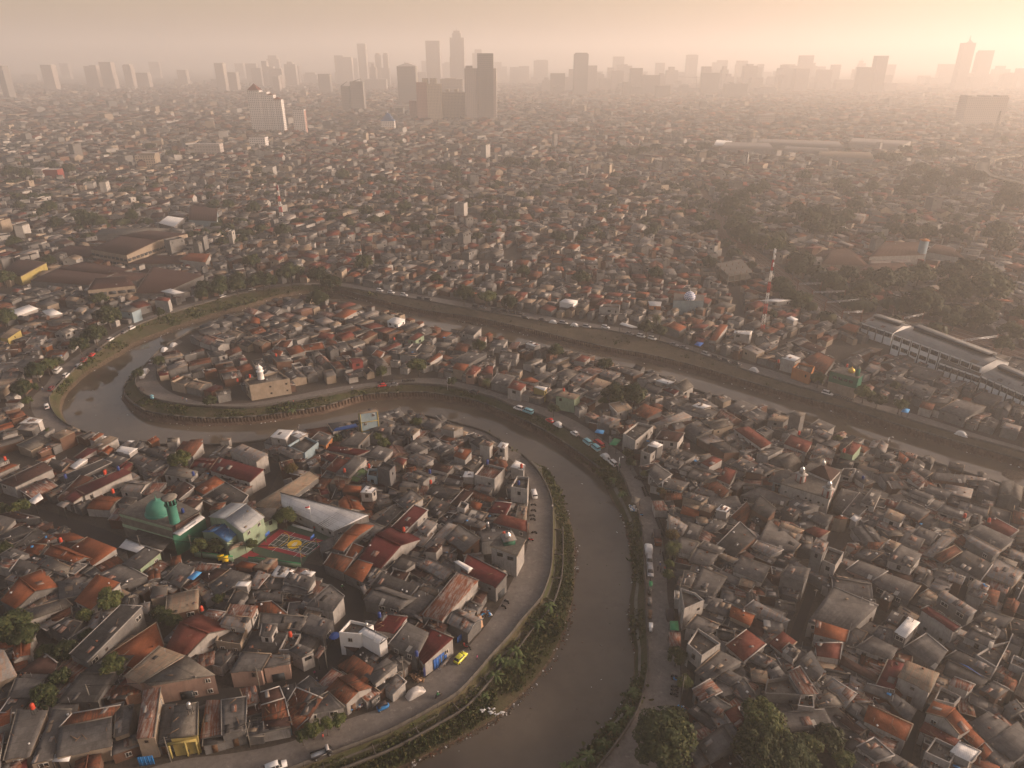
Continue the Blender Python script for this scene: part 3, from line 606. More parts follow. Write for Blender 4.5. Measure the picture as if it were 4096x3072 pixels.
def house_meshes(sp, mw, mr, rr, detail):
    t = sp['t']; ring = geom(sp); c_ = sum(ring, Vector()) / len(ring); ins = 0 if t == 'p' else .28
    rg = []; zt = []
    for i, p in enumerate(ring):
        v = Vector((p.x - c_.x, p.y - c_.y)); L = v.length or 1; k = max(.5, 1 - ins / L); q = Vector((c_.x, c_.y)) + v * k
        rg.append((q.x, q.y)); zt.append(p.z - .13 + (0 if t == 'p' else 0))
    sp['ring'] = rg; sp['zt'] = zt; wall = 'wall_' + sp['w'] if sp['w'] != 'W' else 'white_paint'
    if t == 'p':
        mw.prism(rg, 0, [z - .02 for z in zt], wall, cap=False); zf = zt[0] - .85
        inn = []
        for x, y in rg:
            v = Vector((x - c_.x, y - c_.y)); L = v.length; q = Vector((c_.x, c_.y)) + v * (1 - .28 / L); inn.append((q.x, q.y))
        n = len(rg)
        for i in range(n):
            j = (i + 1) % n; a, b_, d_, e = rg[i], rg[j], inn[j], inn[i]
            mw.face([(e[0], e[1], zf), (d_[0], d_[1], zf), (d_[0], d_[1], zt[0]), (e[0], e[1], zt[0])][::-1], wall)
            mw.face([(a[0], a[1], zt[0] - .02), (b_[0], b_[1], zt[0] - .02), (d_[0], d_[1], zt[0]), (e[0], e[1], zt[0])], wall)
        V = [Vector((x, y, zf)) for x, y in inn]; clutter(mr, V[0], V[1], V[2], V[3], rr, 5 if detail else 0); slab(mr, V[0], V[1], V[2], V[3], 'roof_' + sp['r'], .1)
    else:
        mw.prism(rg, 0, zt, wall, cap=False)
        if t == 'g':
            p1, p2, p3, m2, m1, p4 = ring
            sheets(mr, p1, p2, p3, p4, sp['r'], rr, detail); sheets(mr, m2, m1, p4, p3, sp['r'], rr, detail)
            if detail:
                clutter(mr, p1, p2, p3, p4, rr, rr.randrange(4)); vm = rr.choice(('concrete', 'roof_T', 'parapet', 'wall_g'))
                if rr.random() < .5: verge(mr, p1, p4, rr, vm); verge(mr, p4, m1, rr, vm)
                if rr.random() < .5: verge(mr, p2, p3, rr, vm); verge(mr, p3, m2, rr, vm)
            if detail: mr.tube([p4 + Vector((0, 0, .08)), p3 + Vector((0, 0, .08))], .14, 'parapet' if sp['r'] in 'GDLWT' else 'roof_' + sp['r'], 5)
        else:
            sheets(mr, *sp['p'], sp['r'], rr, detail)
            if detail:
                clutter(mr, *sp['p'], rr, rr.randrange(5)); q = sp['p']; vm = rr.choice(('concrete', 'roof_T', 'parapet', 'concrete', 'wall_g', 'wall_w'))
                if sp['r'] != 'C' or 1:
                    if rr.random() < .55: verge(mr, q[3], q[2], rr, vm)
                    if rr.random() < .45: verge(mr, q[0], q[3], rr, vm)
                    if rr.random() < .45: verge(mr, q[1], q[2], rr, vm)
def make_house(sp, name='house', desc=None):
    rr = random.Random(int(sp['p'][0].x * 13 + sp['p'][0].y * 7)); ring = geom(sp); c_ = sum(ring, Vector()) / len(ring)
    root = empty(name, (c_.x, c_.y, 0)); mw, mr = MB(), MB(); house_meshes(sp, mw, mr, rr, True)
    mw.build('wall', root); mr.build('roof', root)
    rg, zt = sp['ring'], sp['zt']; n = len(rg); area = sum(rg[i][0] * rg[(i + 1) % n][1] - rg[(i + 1) % n][0] * rg[i][1] for i in range(n)); sg = 1 if area > 0 else -1
    for i in range(n):
        a, b_ = Vector(rg[i]), Vector(rg[(i + 1) % n]); L = (b_ - a).length
        if L < 1.7: continue
        e = (b_ - a) / L; nn = Vector((e.y, -e.x)) * sg; mid = (a + b_) / 2
        if nn.dot(-mid) / mid.length < .12: continue
        top = min(zt[i], zt[(i + 1) % n]); rz = math.atan2(e.y, e.x) if sg > 0 else math.atan2(-e.y, -e.x)
        near = mid.length < 420; k = 0; z = top - 1.15 - (.9 if sp['t'] == 'p' else 0); wi = rr.randrange(len(WIN))
        while z > 1.0 and k < 3 and near:
            nw = max(1, int(L / 3.0))
            for j in range(nw):
                if rr.random() < .55: continue
                q = a + e * (L * (j + .5) / nw) + nn * .03; wm_ = WIN[wi if rr.random() < .8 else rr.randrange(len(WIN))]
                o = link('window', wm_[0], root, (q.x - c_.x, q.y - c_.y, z), rz)
                if mid.length < 300: link('frame', wm_[1], o, (0, 0, 0), 0)
            z -= 3.0; k += 1
        if near and rr.random() < .5:
            q = a + e * (L * .5) + nn * .05; link('door', DOOR if L < 4 or rr.random() < .5 else SHUT, root, (q.x - c_.x, q.y - c_.y, 1.1), rz)
    rp = {'G': 'grey sheet-roofed', 'D': 'dark grey-roofed', 'L': 'light metal-roofed', 'W': 'white-roofed', 'T': 'tan-roofed', 'O': 'orange tile-roofed', 'K': 'mottled tile-roofed', 'B': 'brown-roofed', 'R': 'brick-red roofed', 'M': 'maroon-roofed',
          'U': 'rust-streaked metal-roofed', 'C': 'flat concrete-topped', 'N': 'green-roofed', 'S': 'steel-roofed', 'J': 'pale grey roofed', 'H': 'ridged brown-roofed', 'E': 'blue-roofed', 'P': 'pink-roofed'}[sp['r']]
    if sp['t'] == 'p': rp = 'open roof-terrace'
    wp = {'w': 'white-walled', 'g': 'grey-walled', 'b': 'brick-walled', 'c': 'cream', 'n': 'pale green', 'u': 'pale blue', 'p': 'pink', 'y': 'yellow', 'd': 'charcoal-walled', 'o': 'orange-walled', 'r': 'red-walled', 'W': 'white'}[sp['w']]
    hp = 'low ' if sp['he'] < 5 else 'tall ' if sp['he'] > 7.4 else ''
    if name == 'house': later(root, f"{hp}{wp} {rp}" + (' gabled' if sp['t'] == 'g' else ''), 'house', 'house', 'closely packed houses of the river neighbourhoods')
    return root
def spec(r, line, k=1.0):
    a = line.split(); c_ = [float(q) for q in a[1:9]]; he, hr = float(a[9]), float(a[10]); t = a[0]
    if k != 1.0: d_ = hr - he; he = he * .68 + .55; hr = he + d_ * .85
    if t in 'fp': hr = he
    z = (he, he, hr, hr); p = [P(r, c_[2 * i], c_[2 * i + 1], z[i]) for i in range(4)]
    return dict(t=t, p=p, he=he, hr=hr, r=a[11], w=a[12])
def place(r, line, name, label, cat, extra_w=None):
    sp = spec(r, line); o = make_house(sp, name); tag(o, label, cat); mark([(q.x, q.y) for q in geom(sp)]); return o, sp
def cen(o): return Vector((o.location.x, o.location.y, 0))
# ---------------------------------------------------------------- landmarks
def ringof(r, pts, z): return [tuple(P(r, x, y, z).to_2d()) for x, y in pts]
# green-domed mosque
rg = ringof('R6', [(-445, 650), (95, 800), (380, 640), (-60, 430)], 8.2); c0 = Vector((sum(x for x, y in rg) / 4, sum(y for x, y in rg) / 4, 0)); mark(rg)
mq = empty('mosque', c0); tag(mq, 'green mosque with teal dome and round minaret on a stained concrete roof', 'mosque')
m1 = MB(); m1.prism(rg, 0, 8.0, 'concrete', cap=False)
for z_ in (3.9, 7.4): m1.prism([(c0.x + (x - c0.x) * 1.015, c0.y + (y - c0.y) * 1.015) for x, y in rg], z_ - .5, z_ + .5, 'mint')
m1.build('wall', mq)
m1 = MB(); m1.prism([(c0.x + (x - c0.x) * 1.04, c0.y + (y - c0.y) * 1.04) for x, y in rg], 8.0, 8.25, 'concrete', 'roof_C', bot=True); m1.build('roof', mq)
g1 = ringof('R6', [(105, 885), (440, 700), (385, 645), (98, 805)], 7.0); m1 = MB(); m1.prism(g1, 0, 7.0, 'wall_G', 'roof_C'); m1.build('wing', mq); mark(g1)
m1 = MB(); slab(m1, P('R6', 105, 862, 7.3), P('R6', 180, 888, 7.1), P('R6', 442, 702, 7.1), P('R6', 385, 668, 7.5), 'roof_W'); slab(m1, P('R6', 95, 800, 8.4), P('R6', 108, 858, 7.6), P('R6', 388, 668, 7.6), P('R6', 378, 636, 8.4), 'roof_B'); m1.build('awning', mq)
dc = P('R5', 1648, 645, 8.25); m1 = MB(); m1.lathe([(3.7, 0), (3.7, .35), (3.4, .5), (3.35, .5), (3.3, 1.1), (3.15, 1.9), (2.75, 2.7), (2.1, 3.4), (1.2, 3.9), (.4, 4.1), (.22, 4.3), (.3, 4.6), (.1, 4.9), (.05, 5.8), (.0, 6.0)], dc, 'dome_teal', 24); m1.build('dome', mq, smooth=True)
mc = P('R6', 128, 745, 8.25); m1 = MB(); m1.lathe([(1.45, 0), (1.35, .4), (1.3, 5.2), (1.45, 5.4), (1.7, 5.8), (1.7, 6.0)], mc, 'dome_teal', 12)
for k in range(8):
    q = 2 * math.pi * k / 8; m1.box((mc.x + 1.25 * math.cos(q), mc.y + 1.25 * math.sin(q), mc.z + 7), (.3, .3, 2.1), 'dome_teal', q)
m1.lathe([(.95, 5.9), (.95, 8)], mc, 'glass', 12); m1.lathe([(0, 7.9), (2.0, 7.9), (2.15, 8.15), (1.6, 8.5), (0, 8.9)], mc, 'concrete', 12); m1.build('minaret', mq)
for k in range(5): m1 = MB(); q = P('R6', -430 + 130 * k, 655 + 36 * k, 5.2); m1.box((q.x, q.y - .1, 5.4), (1.7, .2, 1.4), 'glass', -.45); m1.build('window', mq)
# canopies beside the mosque
def canopy(r, quad, z, m, label, name='canopy', posts=True, drop=.0):
    p = [P(r, quad[2 * i], quad[2 * i + 1], z - (drop if i in (0, 1) else 0)) for i in range(4)]; c_ = sum(p, Vector()) / 4; o = empty(name, (c_.x, c_.y, 0)); mb = MB(); slab(mb, *p, m, .06); mb.build('cover', o)
    if posts:
        for q in p:
            mb = MB(); w_ = q.lerp(c_, .06); mb.box((w_.x, w_.y, (w_.z - .07) / 2), (.12, .12, w_.z - .08), 'dark_metal'); mb.build('post', o)
    tag(o, label, 'canopy'); return o
canopy('R5', (1230, 1010, 1470, 1080, 1690, 1045, 1310, 920), 3.6, 'roof_W', 'white sheet canopy over the street below the mosque')
canopy('R5', (1310, 920, 1690, 1040, 1815, 900, 1470, 790), 4.0, 'roof_D', 'black corrugated canopy against the front of the mosque')
canopy('R5', (275, 540, 360, 560, 450, 500, 410, 440), 4.2, 'roof_W', 'white sheet awning over a shop on the dark street')
canopy('R5', (580, 570, 660, 600, 725, 545, 640, 530), 4.2, 'roof_L', 'pale awning of the corner shop under the long maroon roof')
canopy('R10', (510, 1600, 680, 1595, 710, 1500, 540, 1520), 3.6, 'roof_W', 'white metal awning on the grey row house at the road', drop=.5)
canopy('R7', (310, 1210, 345, 1280, 372, 1250, 350, 1190), 4.0, 'roof_L', 'bent grey sheet leaning over the winding street')
canopy('R11', (1190, 700, 1230, 720, 1300, 630, 1250, 600), 3.4, 'roof_U', 'rusty striped awning of the street-corner kiosk')
canopy('Z3', (875, 1365, 935, 1370, 975, 1325, 920, 1310), 3.6, 'paint_green', 'bright green awning on the riverside market street')
canopy('Z3', (760, 1265, 830, 1280, 840, 1250, 780, 1240), 3.2, 'tarp_bright', 'light blue tarpaulin awning beside the market street')
canopy('Z3', (1560, 560, 1610, 575, 1640, 545, 1590, 535), 3.2, 'tarp_blue', 'blue tarpaulin awning beside the far embankment road')
canopy('Z4', (1225, 1100, 1280, 1110, 1295, 1080, 1240, 1065), 3.2, 'tarp_bright', 'bright blue tarpaulin of a stall on the embankment road')
canopy('Z3', (960, 395, 1060, 425, 1130, 425, 985, 380), 4.2, 'roof_W', 'long whitish open shed roof by the far road')
canopy('Z2', (660, 1260, 870, 1220, 850, 1195, 690, 1230), 4.0, 'tarp_blue', 'long blue tarpaulin shelter at the foot of the tower house')
canopy('R13', (1063, 375, 1143, 380, 1133, 295, 1060, 295), 2.9, 'paint_green', 'small stall with a bright green canvas roof on the straight road', 'market_stall')
canopy('R13', (1055, 520, 1160, 525, 1155, 395, 1050, 395), 2.7, 'roof_U', 'ramshackle stall with brown boards and pale tarpaulin beside the straight road', 'market_stall')
canopy('R8', (715, 460, 760, 480, 800, 430, 730, 405), 2.7, 'roof_C', 'grey roadside stall against the parapet', 'market_stall')
canopy('R12', (590, 120, 715, 225, 710, 170, 620, 130), 3.4, 'roof_L', 'striped pale porch roof of the shed by the maroon house')
# school
sch, s1 = place('R6', 'g 835 865 1055 690 870 555 640 715 7 9 S n', 'school', 'pale green school block with broad light steel roof beside the sports court', 'school')
m1 = MB(); a, b_ = P('R6', 840, 912, 4.2), P('R6', 1045, 745, 4.2); L = (b_ - a).length; ang = math.atan2(b_.y - a.y, b_.x - a.x); mid = (a + b_) / 2
m1.box((mid.x, mid.y, 3.7), (L, .15, .9), 'mint', ang); m1.box((mid.x, mid.y, 3.1), (L, 1.6, .2), 'mint', ang)
for k in range(int(L / .5)):
    q = a.lerp(b_, (k + .5) / int(L / .5)); m1.box((q.x, q.y, 4.5), (.18, .12, .8), 'white_paint', ang)
m1.box((mid.x, mid.y, 4.95), (L, .2, .12), 'mint', ang); m1.build('balcony', sch)
for k in range(5): m1 = MB(); q = a.lerp(b_, k / 4); m1.box((q.x, q.y, 3.4), (.25, .25, 6.8), 'paint_green', ang); m1.build('pillar', sch)
place('R6', 'g 670 955 800 850 655 760 525 850 5.2 6.9 E n', 'school_wing', 'pale green school wing with a blue corrugated gable roof', 'school wing')
place('R6', 's 680 1050 860 965 850 940 700 1000 3.4 4 T n', 'school_porch', 'tan striped lean-to at the foot of the blue-roofed wing', 'porch')
place('R6', 'f 1052 752 1180 690 1180 600 950 600 4.3 4.3 C n', 'school_annex', 'flat rubble-strewn concrete annex between school and hedge tree', 'annex')
# sports court
cc = P('R6', 1370, 985, 0); court = empty('sports_court', (cc.x, cc.y, 0)); tag(court, 'red and green sports court with white lines and a yellow centre circle', 'sports court')
def flat(r, pts, z, m, mb): mb.face([P(r, x, y, 0) + Vector((0, 0, z)) for x, y in pts][::-1], m)
def flatup(pts3, z, m, mb):
    a = [Vector((p.x, p.y, z)) for p in pts3]
    if (a[1] - a[0]).cross(a[2] - a[0]).z < 0: a = a[::-1]
    mb.face(a, m)
PR = lambda pts: [P('R6', x, y, 0) for x, y in pts]
m1 = MB(); og = PR([(880, 1050), (1330, 775), (1765, 890), (1510, 1105), (1450, 1200), (1190, 1140)]); flatup(og, .03, 'court_green', m1); m1.build('surround', court); mark([(p.x, p.y) for p in og])
m1 = MB(); flatup(PR([(985, 1003), (1215, 822), (1715, 950), (1445, 1118)]), .04, 'court_red', m1); flatup(PR([(800, 1100), (905, 1042), (1005, 1085), (900, 1130)]), .042, 'court_red', m1); m1.build('red_surface', court)
K = PR([(1100, 990), (1240, 870), (1640, 975), (1500, 1090)]); m1 = MB(); flatup(K, .05, 'court_dark', m1); m1.build('inner_surface', court)
def gl(u, v): return (K[0].lerp(K[3], u)).lerp(K[1].lerp(K[2], u), v)
m1 = MB()
def ln(a, b_, z=.06, wd=.1, m='paint_white', mb=None):
    d_ = (b_ - a).normalized(); n_ = Vector((-d_.y, d_.x, 0)) * wd / 2; flatup([a - n_, b_ - n_, b_ + n_, a + n_], z, m, mb if mb is not None else m1)
for i, u in enumerate((0, .09, .35, .5, .65, .91, 1)): ln(gl(u, 0), gl(u, 1), .06 + i * .0006)
for i, v in enumerate((0, .1, .5, .9, 1)): ln(gl(0, v), gl(1, v), .066 + i * .0006)
for u in (.22, .78): ln(gl(u, -.35), gl(u, 1.35), .058)
for s_, u in ((1, .02), (-1, .98)):
    cq = gl(u, .5)
    for k in range(16):
        a0 = math.pi * k / 16; a1 = math.pi * (k + 1) / 16; ax = (gl(1, .5) - gl(0, .5)).normalized() * s_; ay = Vector((-ax.y, ax.x, 0))
        ln(cq + ax * math.sin(a0) * 3.6 + ay * math.cos(a0) * 3.6, cq + ax * math.sin(a1) * 3.6 + ay * math.cos(a1) * 3.6, .071 + .0002 * k, .14, 'paint_yellow')
m1.build('court_markings', court)
m1 = MB(); cq = gl(.5, .5); ring_ = [(cq.x + 2.0 * math.cos(2 * math.pi * k / 28), cq.y + 2.0 * math.sin(2 * math.pi * k / 28), .078) for k in range(28)]; m1.face(ring_, 'paint_yellow')
for k, (dx, dy, sx) in enumerate(((-.1, .45, 1.3), (0, .05, 2.4), (.1, -.4, 1.5))):
    q = cq + (gl(.5, 1) - gl(.5, 0)).normalized() * (dx * 1.0) + (gl(1, .5) - gl(0, .5)).normalized() * dy
    ln(q - (gl(.5, 1) - gl(.5, 0)).normalized() * sx / 2, q + (gl(.5, 1) - gl(.5, 0)).normalized() * sx / 2, .082 + k * .001, .26, 'paint_white', m1)
m1.build('centre_circle', court)
def hoop(x, y, face, label):
    b0 = P('R6', x, y, 0); o = empty('basketball_hoop', b0, face); mb = MB(); mb.tube([(b0.x, b0.y, 0), (b0.x, b0.y, 2.6), (b0.x + math.cos(face) * .9, b0.y + math.sin(face) * .9, 3.1)], .1, 'paint_green'); mb.v = [tuple(v) for v in mb.v]
    o.rotation_euler = (0, 0, 0); mb.build('pole', o); mb = MB(); mb.box((b0.x + math.cos(face) * 1.0, b0.y + math.sin(face) * 1.0, 3.3), (.08, 1.8, 1.1), 'paint_blue', face); mb.build('backboard', o)
    mb = MB(); q = (b0.x + math.cos(face) * 1.35, b0.y + math.sin(face) * 1.35, 2.95); mb.tube([(q[0] + .25 * math.cos(k * math.pi / 4), q[1] + .25 * math.sin(k * math.pi / 4), q[2]) for k in range(9)], .02, 'paint_red', 4); mb.build('rim', o); tag(o, label, 'basketball hoop')
dd = gl(1, .5) - gl(0, .5); fa = math.atan2(dd.y, dd.x)
hoop(1075, 960, fa, 'blue-boarded basketball hoop on the school side of the court'); hoop(1600, 1010, fa + math.pi, 'basketball hoop on the court side away from the school')
fp_ = P('R6', 1557, 800, 0); o = empty('flagpole', fp_); m1 = MB(); m1.tube([fp_, fp_ + Vector((0, 0, 8))], .06, 'paint_white'); m1.build('pole', o); m1 = MB(); m1.box(fp_ + Vector((-.7, 0, 7.0)), (1.3, .03, .45), 'paint_red', .3); m1.box(fp_ + Vector((-.7, 0, 6.5)), (1.3, .03, .45), 'paint_white', .3); m1.build('flag', o); tag(o, 'flagpole with a red and white flag at the edge of the sports court', 'flagpole')
def wall_between(r, pts, h, m, label, th=.2, cap=None, name='boundary_wall'):
    mb = MB(); q = [P(r, x, y, 0) for x, y in pts]
    for a, b_ in zip(q, q[1:]):
        ang = math.atan2(b_.y - a.y, b_.x - a.x); c_ = (a + b_) / 2; mb.box((c_.x, c_.y, h / 2), ((b_ - a).length + .1, th, h), m, ang)
        if cap: mb.box((c_.x, c_.y, h + .06), ((b_ - a).length + .15, th + .12, .12), cap, ang)
    o = mb.build(name); tag(o, label, 'wall', kind='thing'); return o
wall_between('R6', [(335, 1105), (740, 1160)], 1.8, 'mint', 'pale green boundary wall with dark green capping along the school street', cap='paint_green')
wall_between('R6', [(900, 1165), (1200, 1200), (1440, 1235)], 1.8, 'mint', 'green-topped wall between the sports court and the tin roofs', cap='paint_green')
wall_between('R6', [(1350, 783), (1560, 845)], .45, 'white_paint', 'low white seat wall along the far side of the court', .6)
wall_between('R10', [(1500, 120), (1700, 190)], 2.6, 'concrete', 'stained wall hidden under a hedge beside the long shed')
# small mosque with green cupola
rg = ringof('R7', [(1455, 845), (1705, 935), (1780, 790), (1560, 722)], 7.6); c0 = Vector((sum(x for x, y in rg) / 4, sum(y for x, y in rg) / 4, 0)); mark(rg)
mq = empty('prayer_house', c0); tag(mq, 'white prayer house with peeling flat roof and small green cupola box', 'prayer house')
m1 = MB(); m1.prism([(c0.x + (x - c0.x) * .9, c0.y + (y - c0.y) * .9) for x, y in rg], 0, 7.3, 'wall_w', cap=False); m1.build('wall', mq); m1 = MB(); m1.prism(rg, 7.3, 7.65, 'wall_c', 'roof_C', bot=True); m1.build('roof', mq)
q = P('R7', 1622, 815, 7.65); m1 = MB(); m1.box((q.x, q.y, 8.4), (3, 3, 1.5), 'wall_G', .3); m1.box((q.x, q.y, 9.25), (3.6, 3.6, .2), 'roof_L', .3); m1.build('cupola', mq)
m1 = MB(); m1.lathe([(.75, 0), (.9, .3), (.8, .8), (.4, 1.3), (.12, 1.6), (.15, 1.8), (.03, 2.2), (0, 2.6)], (q.x, q.y, 9.35), 'tank_steel', 12); m1.build('dome', mq, smooth=True)
for x, y in ((1548, 920), (1640, 955)):
    o = link('window', WIN[2][0], mq, P('R7', x, y, 5.8) - c0 + Vector((0, -.25, 0)), -.35)
# white mosque with two red-white towers
rg = ringof('R9', [(65, 515), (490, 650), (600, 400), (330, 335)], 6.8); c0 = Vector((sum(x for x, y in rg) / 4, sum(y for x, y in rg) / 4, 0)); mark(rg)
mq = empty('mosque', c0); tag(mq, 'white mosque with brown hipped roof and two red-and-white turrets', 'mosque')
m1 = MB(); m1.prism(rg, 0, 6.6, 'wall_w', cap=False); m1.build('wall', mq); m1 = MB(); m1.prism([(c0.x + (x - c0.x) * 1.03, c0.y + (y - c0.y) * 1.03) for x, y in rg], 6.6, 6.9, 'concrete', 'roof_C', bot=True); m1.build('roof', mq)
m1 = MB(); bs = [P('R9', x, y, 7.6) for x, y in ((305, 415), (500, 500), (585, 410), (415, 355))]; ap = P('R9', 438, 345, 11.0)
for i in range(4): m1.face([bs[i], bs[(i + 1) % 4], ap], 'roof_B')
m1.prism([tuple(p.to_2d()) for p in bs], 6.9, 7.6, 'wall_w', cap=False); m1.lathe([(.5, -.4), (.7, .3), (.5, .9), (.1, 1.4), (0, 2)], ap, 'tank_steel', 10); m1.build('hipped_roof', mq)
for x, y in ((232, 500), (468, 630)):
    q = P('R9', x, y, 6.9); m1 = MB(); m1.box((q.x, q.y, 8.2), (2.0, 2.0, 2.6), 'wall_r', .4); m1.box((q.x, q.y, 8.2), (1.3, 2.2, 2.3), 'wall_w', .4); m1.box((q.x, q.y, 8.2), (2.2, 1.3, 2.3), 'wall_w', .4); m1.box((q.x, q.y, 9.7), (2.6, 2.6, .3), 'wall_w', .4); m1.box((q.x, q.y, 10.4), (1.2, 1.2, 1.2), 'wall_w', .4)
    m1.lathe([(.6, 0), (.72, .35), (.6, .75), (.2, 1.1), (.08, 1.3), (0, 1.9)], (q.x, q.y, 10.95), 'tank_steel', 10); m1.build('turret', mq)
for k in range(7): link('window', WIN[3][0], mq, P('R9', 105 + 55 * k + (k % 2) * 15, 590 + 19 * k, 4.4) - c0 + Vector((-.1, -.1, 0)), -.40)
# teal mosque by the far road
rg = ringof('Z4', [(648, 768), (885, 830), (925, 797), (750, 738)], 9.2); c0 = Vector((sum(x for x, y in rg) / 4, sum(y for x, y in rg) / 4, 0)); mark(rg)
mq = empty('mosque', c0); tag(mq, 'teal mosque with small gold dome on a flat roof by the embankment road', 'mosque')
m1 = MB(); m1.prism([(c0.x + (x - c0.x) * .96, c0.y + (y - c0.y) * .96) for x, y in rg], 4.4, 9.0, 'wall_G', cap=False); m1.build('upper_wall', mq)
m1 = MB(); m1.prism([(c0.x + (x - c0.x) * .94, c0.y + (y - c0.y) * .94) for x, y in rg], 0, 4.4, 'wall_c', cap=False); m1.build('lower_wall', mq)
m1 = MB(); m1.prism(rg, 9.0, 9.25, 'concrete', 'roof_C', bot=True); m1.build('roof', mq)
m1 = MB(); slab(m1, P('Z4', 630, 855, 4.1), P('Z4', 855, 915, 4.1), P('Z4', 870, 890, 4.8), P('Z4', 650, 835, 4.8), 'roof_L'); m1.build('awning', mq)
q = P('Z4', 822, 782, 9.25); m1 = MB(); m1.lathe([(1.1, 0), (1.35, .6), (1.2, 1.3), (.7, 1.8), (.15, 2.1), (0, 2.9)], q, 'gold', 14); m1.build('dome', mq, smooth=True)
q = P('Z4', 868, 812, 9.25); m1 = MB(); m1.box((q.x, q.y, 10.9), (1.2, 1.2, 3.4), 'wall_G', .3); m1.lathe([(.8, 0), (.6, .5), (.1, 1), (0, 1.6)], (q.x, q.y, 12.6), 'concrete', 8); m1.build('minaret', mq)
for k in range(4):
    a, b_ = Vector(rg[0]), Vector(rg[1]); q = a.lerp(b_, .2 + .19 * k); q = Vector((c0.x, c0.y)).lerp(q, .963); link('window', WIN[2][0], mq, (q.x - c0.x, q.y - c0.y - .06, 6.8), math.atan2(b_.y - a.y, b_.x - a.x))
# mosque with diamond dome
rg = ringof('Z3', [(1395, 205), (1640, 208), (1645, 160), (1400, 148)], 8); c0 = Vector((sum(x for x, y in rg) / 4, sum(y for x, y in rg) / 4, 0)); mark(rg)
mq = empty('mosque', c0); tag(mq, 'flat-roofed mosque with a blue and white diamond-patterned dome', 'mosque'); m1 = MB(); m1.prism(rg, 0, 8, 'wall_u', 'roof_C'); m1.build('wall', mq)
q = P('Z3', 1524, 195, 8); m1 = MB(); n_ = 16; prof = [(2.6, 0), (3.0, .9), (3.05, 1.8), (2.7, 2.8), (2.0, 3.6), (1.1, 4.2), (.25, 4.6), (.08, 5.0), (0, 6.2)]
for i in range(len(prof) - 1):
    for k in range(n_):
        a0, a1 = 2 * math.pi * (k + .5 * i) / n_, 2 * math.pi * (k + 1 + .5 * i) / n_; r0, z0 = prof[i]; r1, z1 = prof[i + 1]; h_ = math.pi / n_
        m1.face([(q.x + r0 * math.cos(a0), q.y + r0 * math.sin(a0), q.z + z0), (q.x + r0 * math.cos(a1), q.y + r0 * math.sin(a1), q.z + z0), (q.x + r1 * math.cos(a0 + h_), q.y + r1 * math.sin(a0 + h_), q.z + z1)], 'paint_white')
        m1.face([(q.x + r0 * math.cos(a1), q.y + r0 * math.sin(a1), q.z + z0), (q.x + r1 * math.cos(a1 + h_), q.y + r1 * math.sin(a1 + h_), q.z + z1), (q.x + r1 * math.cos(a0 + h_), q.y + r1 * math.sin(a0 + h_), q.z + z1)], 'paint_blue')
m1.build('dome', mq)
# lighthouse-like minaret mosque on the bend
pm, s1 = place('Z1', 'p 2005 885 2330 830 2240 770 1965 840 7 7 C c', 'mosque', 'cream flat-roofed mosque with a round lantern minaret on its roof', 'mosque')
q = P('Z1', 2100, 835, 6.2); m1 = MB(); m1.lathe([(1.3, 0), (1.15, 3.2), (1.5, 3.3), (1.5, 3.6), (1.0, 3.6), (1.0, 4.6), (1.3, 4.7), (.9, 5.4), (.2, 6), (0, 7)], q, 'white_paint', 14); m1.build('minaret', pm)
# tower house
th, s1 = place('Z2', 'f 880 1120 1030 1095 1010 1065 865 1095 10.5 10.5 T u', 'tower_house', 'narrow pale blue tower house with yellow trim standing above the river', 'tower house')
m1 = MB(); rg_ = s1['ring']
for (x, y) in rg_: m1.box((x, y, 5.2), (.35, .35, 10.3), 'wall_y')
for z in (3.4, 6.9):
    for i in range(4):
        a, b_ = Vector(rg_[i]), Vector(rg_[(i + 1) % 4]); c_ = (a + b_) / 2; m1.box((c_.x, c_.y, z), ((b_ - a).length, .3, .3), 'wall_y', math.atan2(b_.y - a.y, b_.x - a.x))
m1.build('trim', th)
# yellow-framed shophouse posts
q0 = [P('R10', x, y, 0) for x, y in ((1700, 1560), (1860, 1540), (1965, 1520))]; o = empty('porch_frame', q0[1]); m1 = MB()
for q in q0: m1 = MB(); m1.box((q.x, q.y, 2.0), (.35, .35, 4.0), 'wall_y'); m1.build('post', o)
m1 = MB(); a, b_ = q0[0], q0[2]; c_ = (a + b_) / 2; m1.box((c_.x, c_.y, 3.9), ((b_ - a).length + .4, .45, .35), 'wall_y', math.atan2(b_.y - a.y, b_.x - a.x)); m1.build('beam', o); tag(o, 'yellow porch frame in front of the small flat-roofed shophouse', 'porch frame')
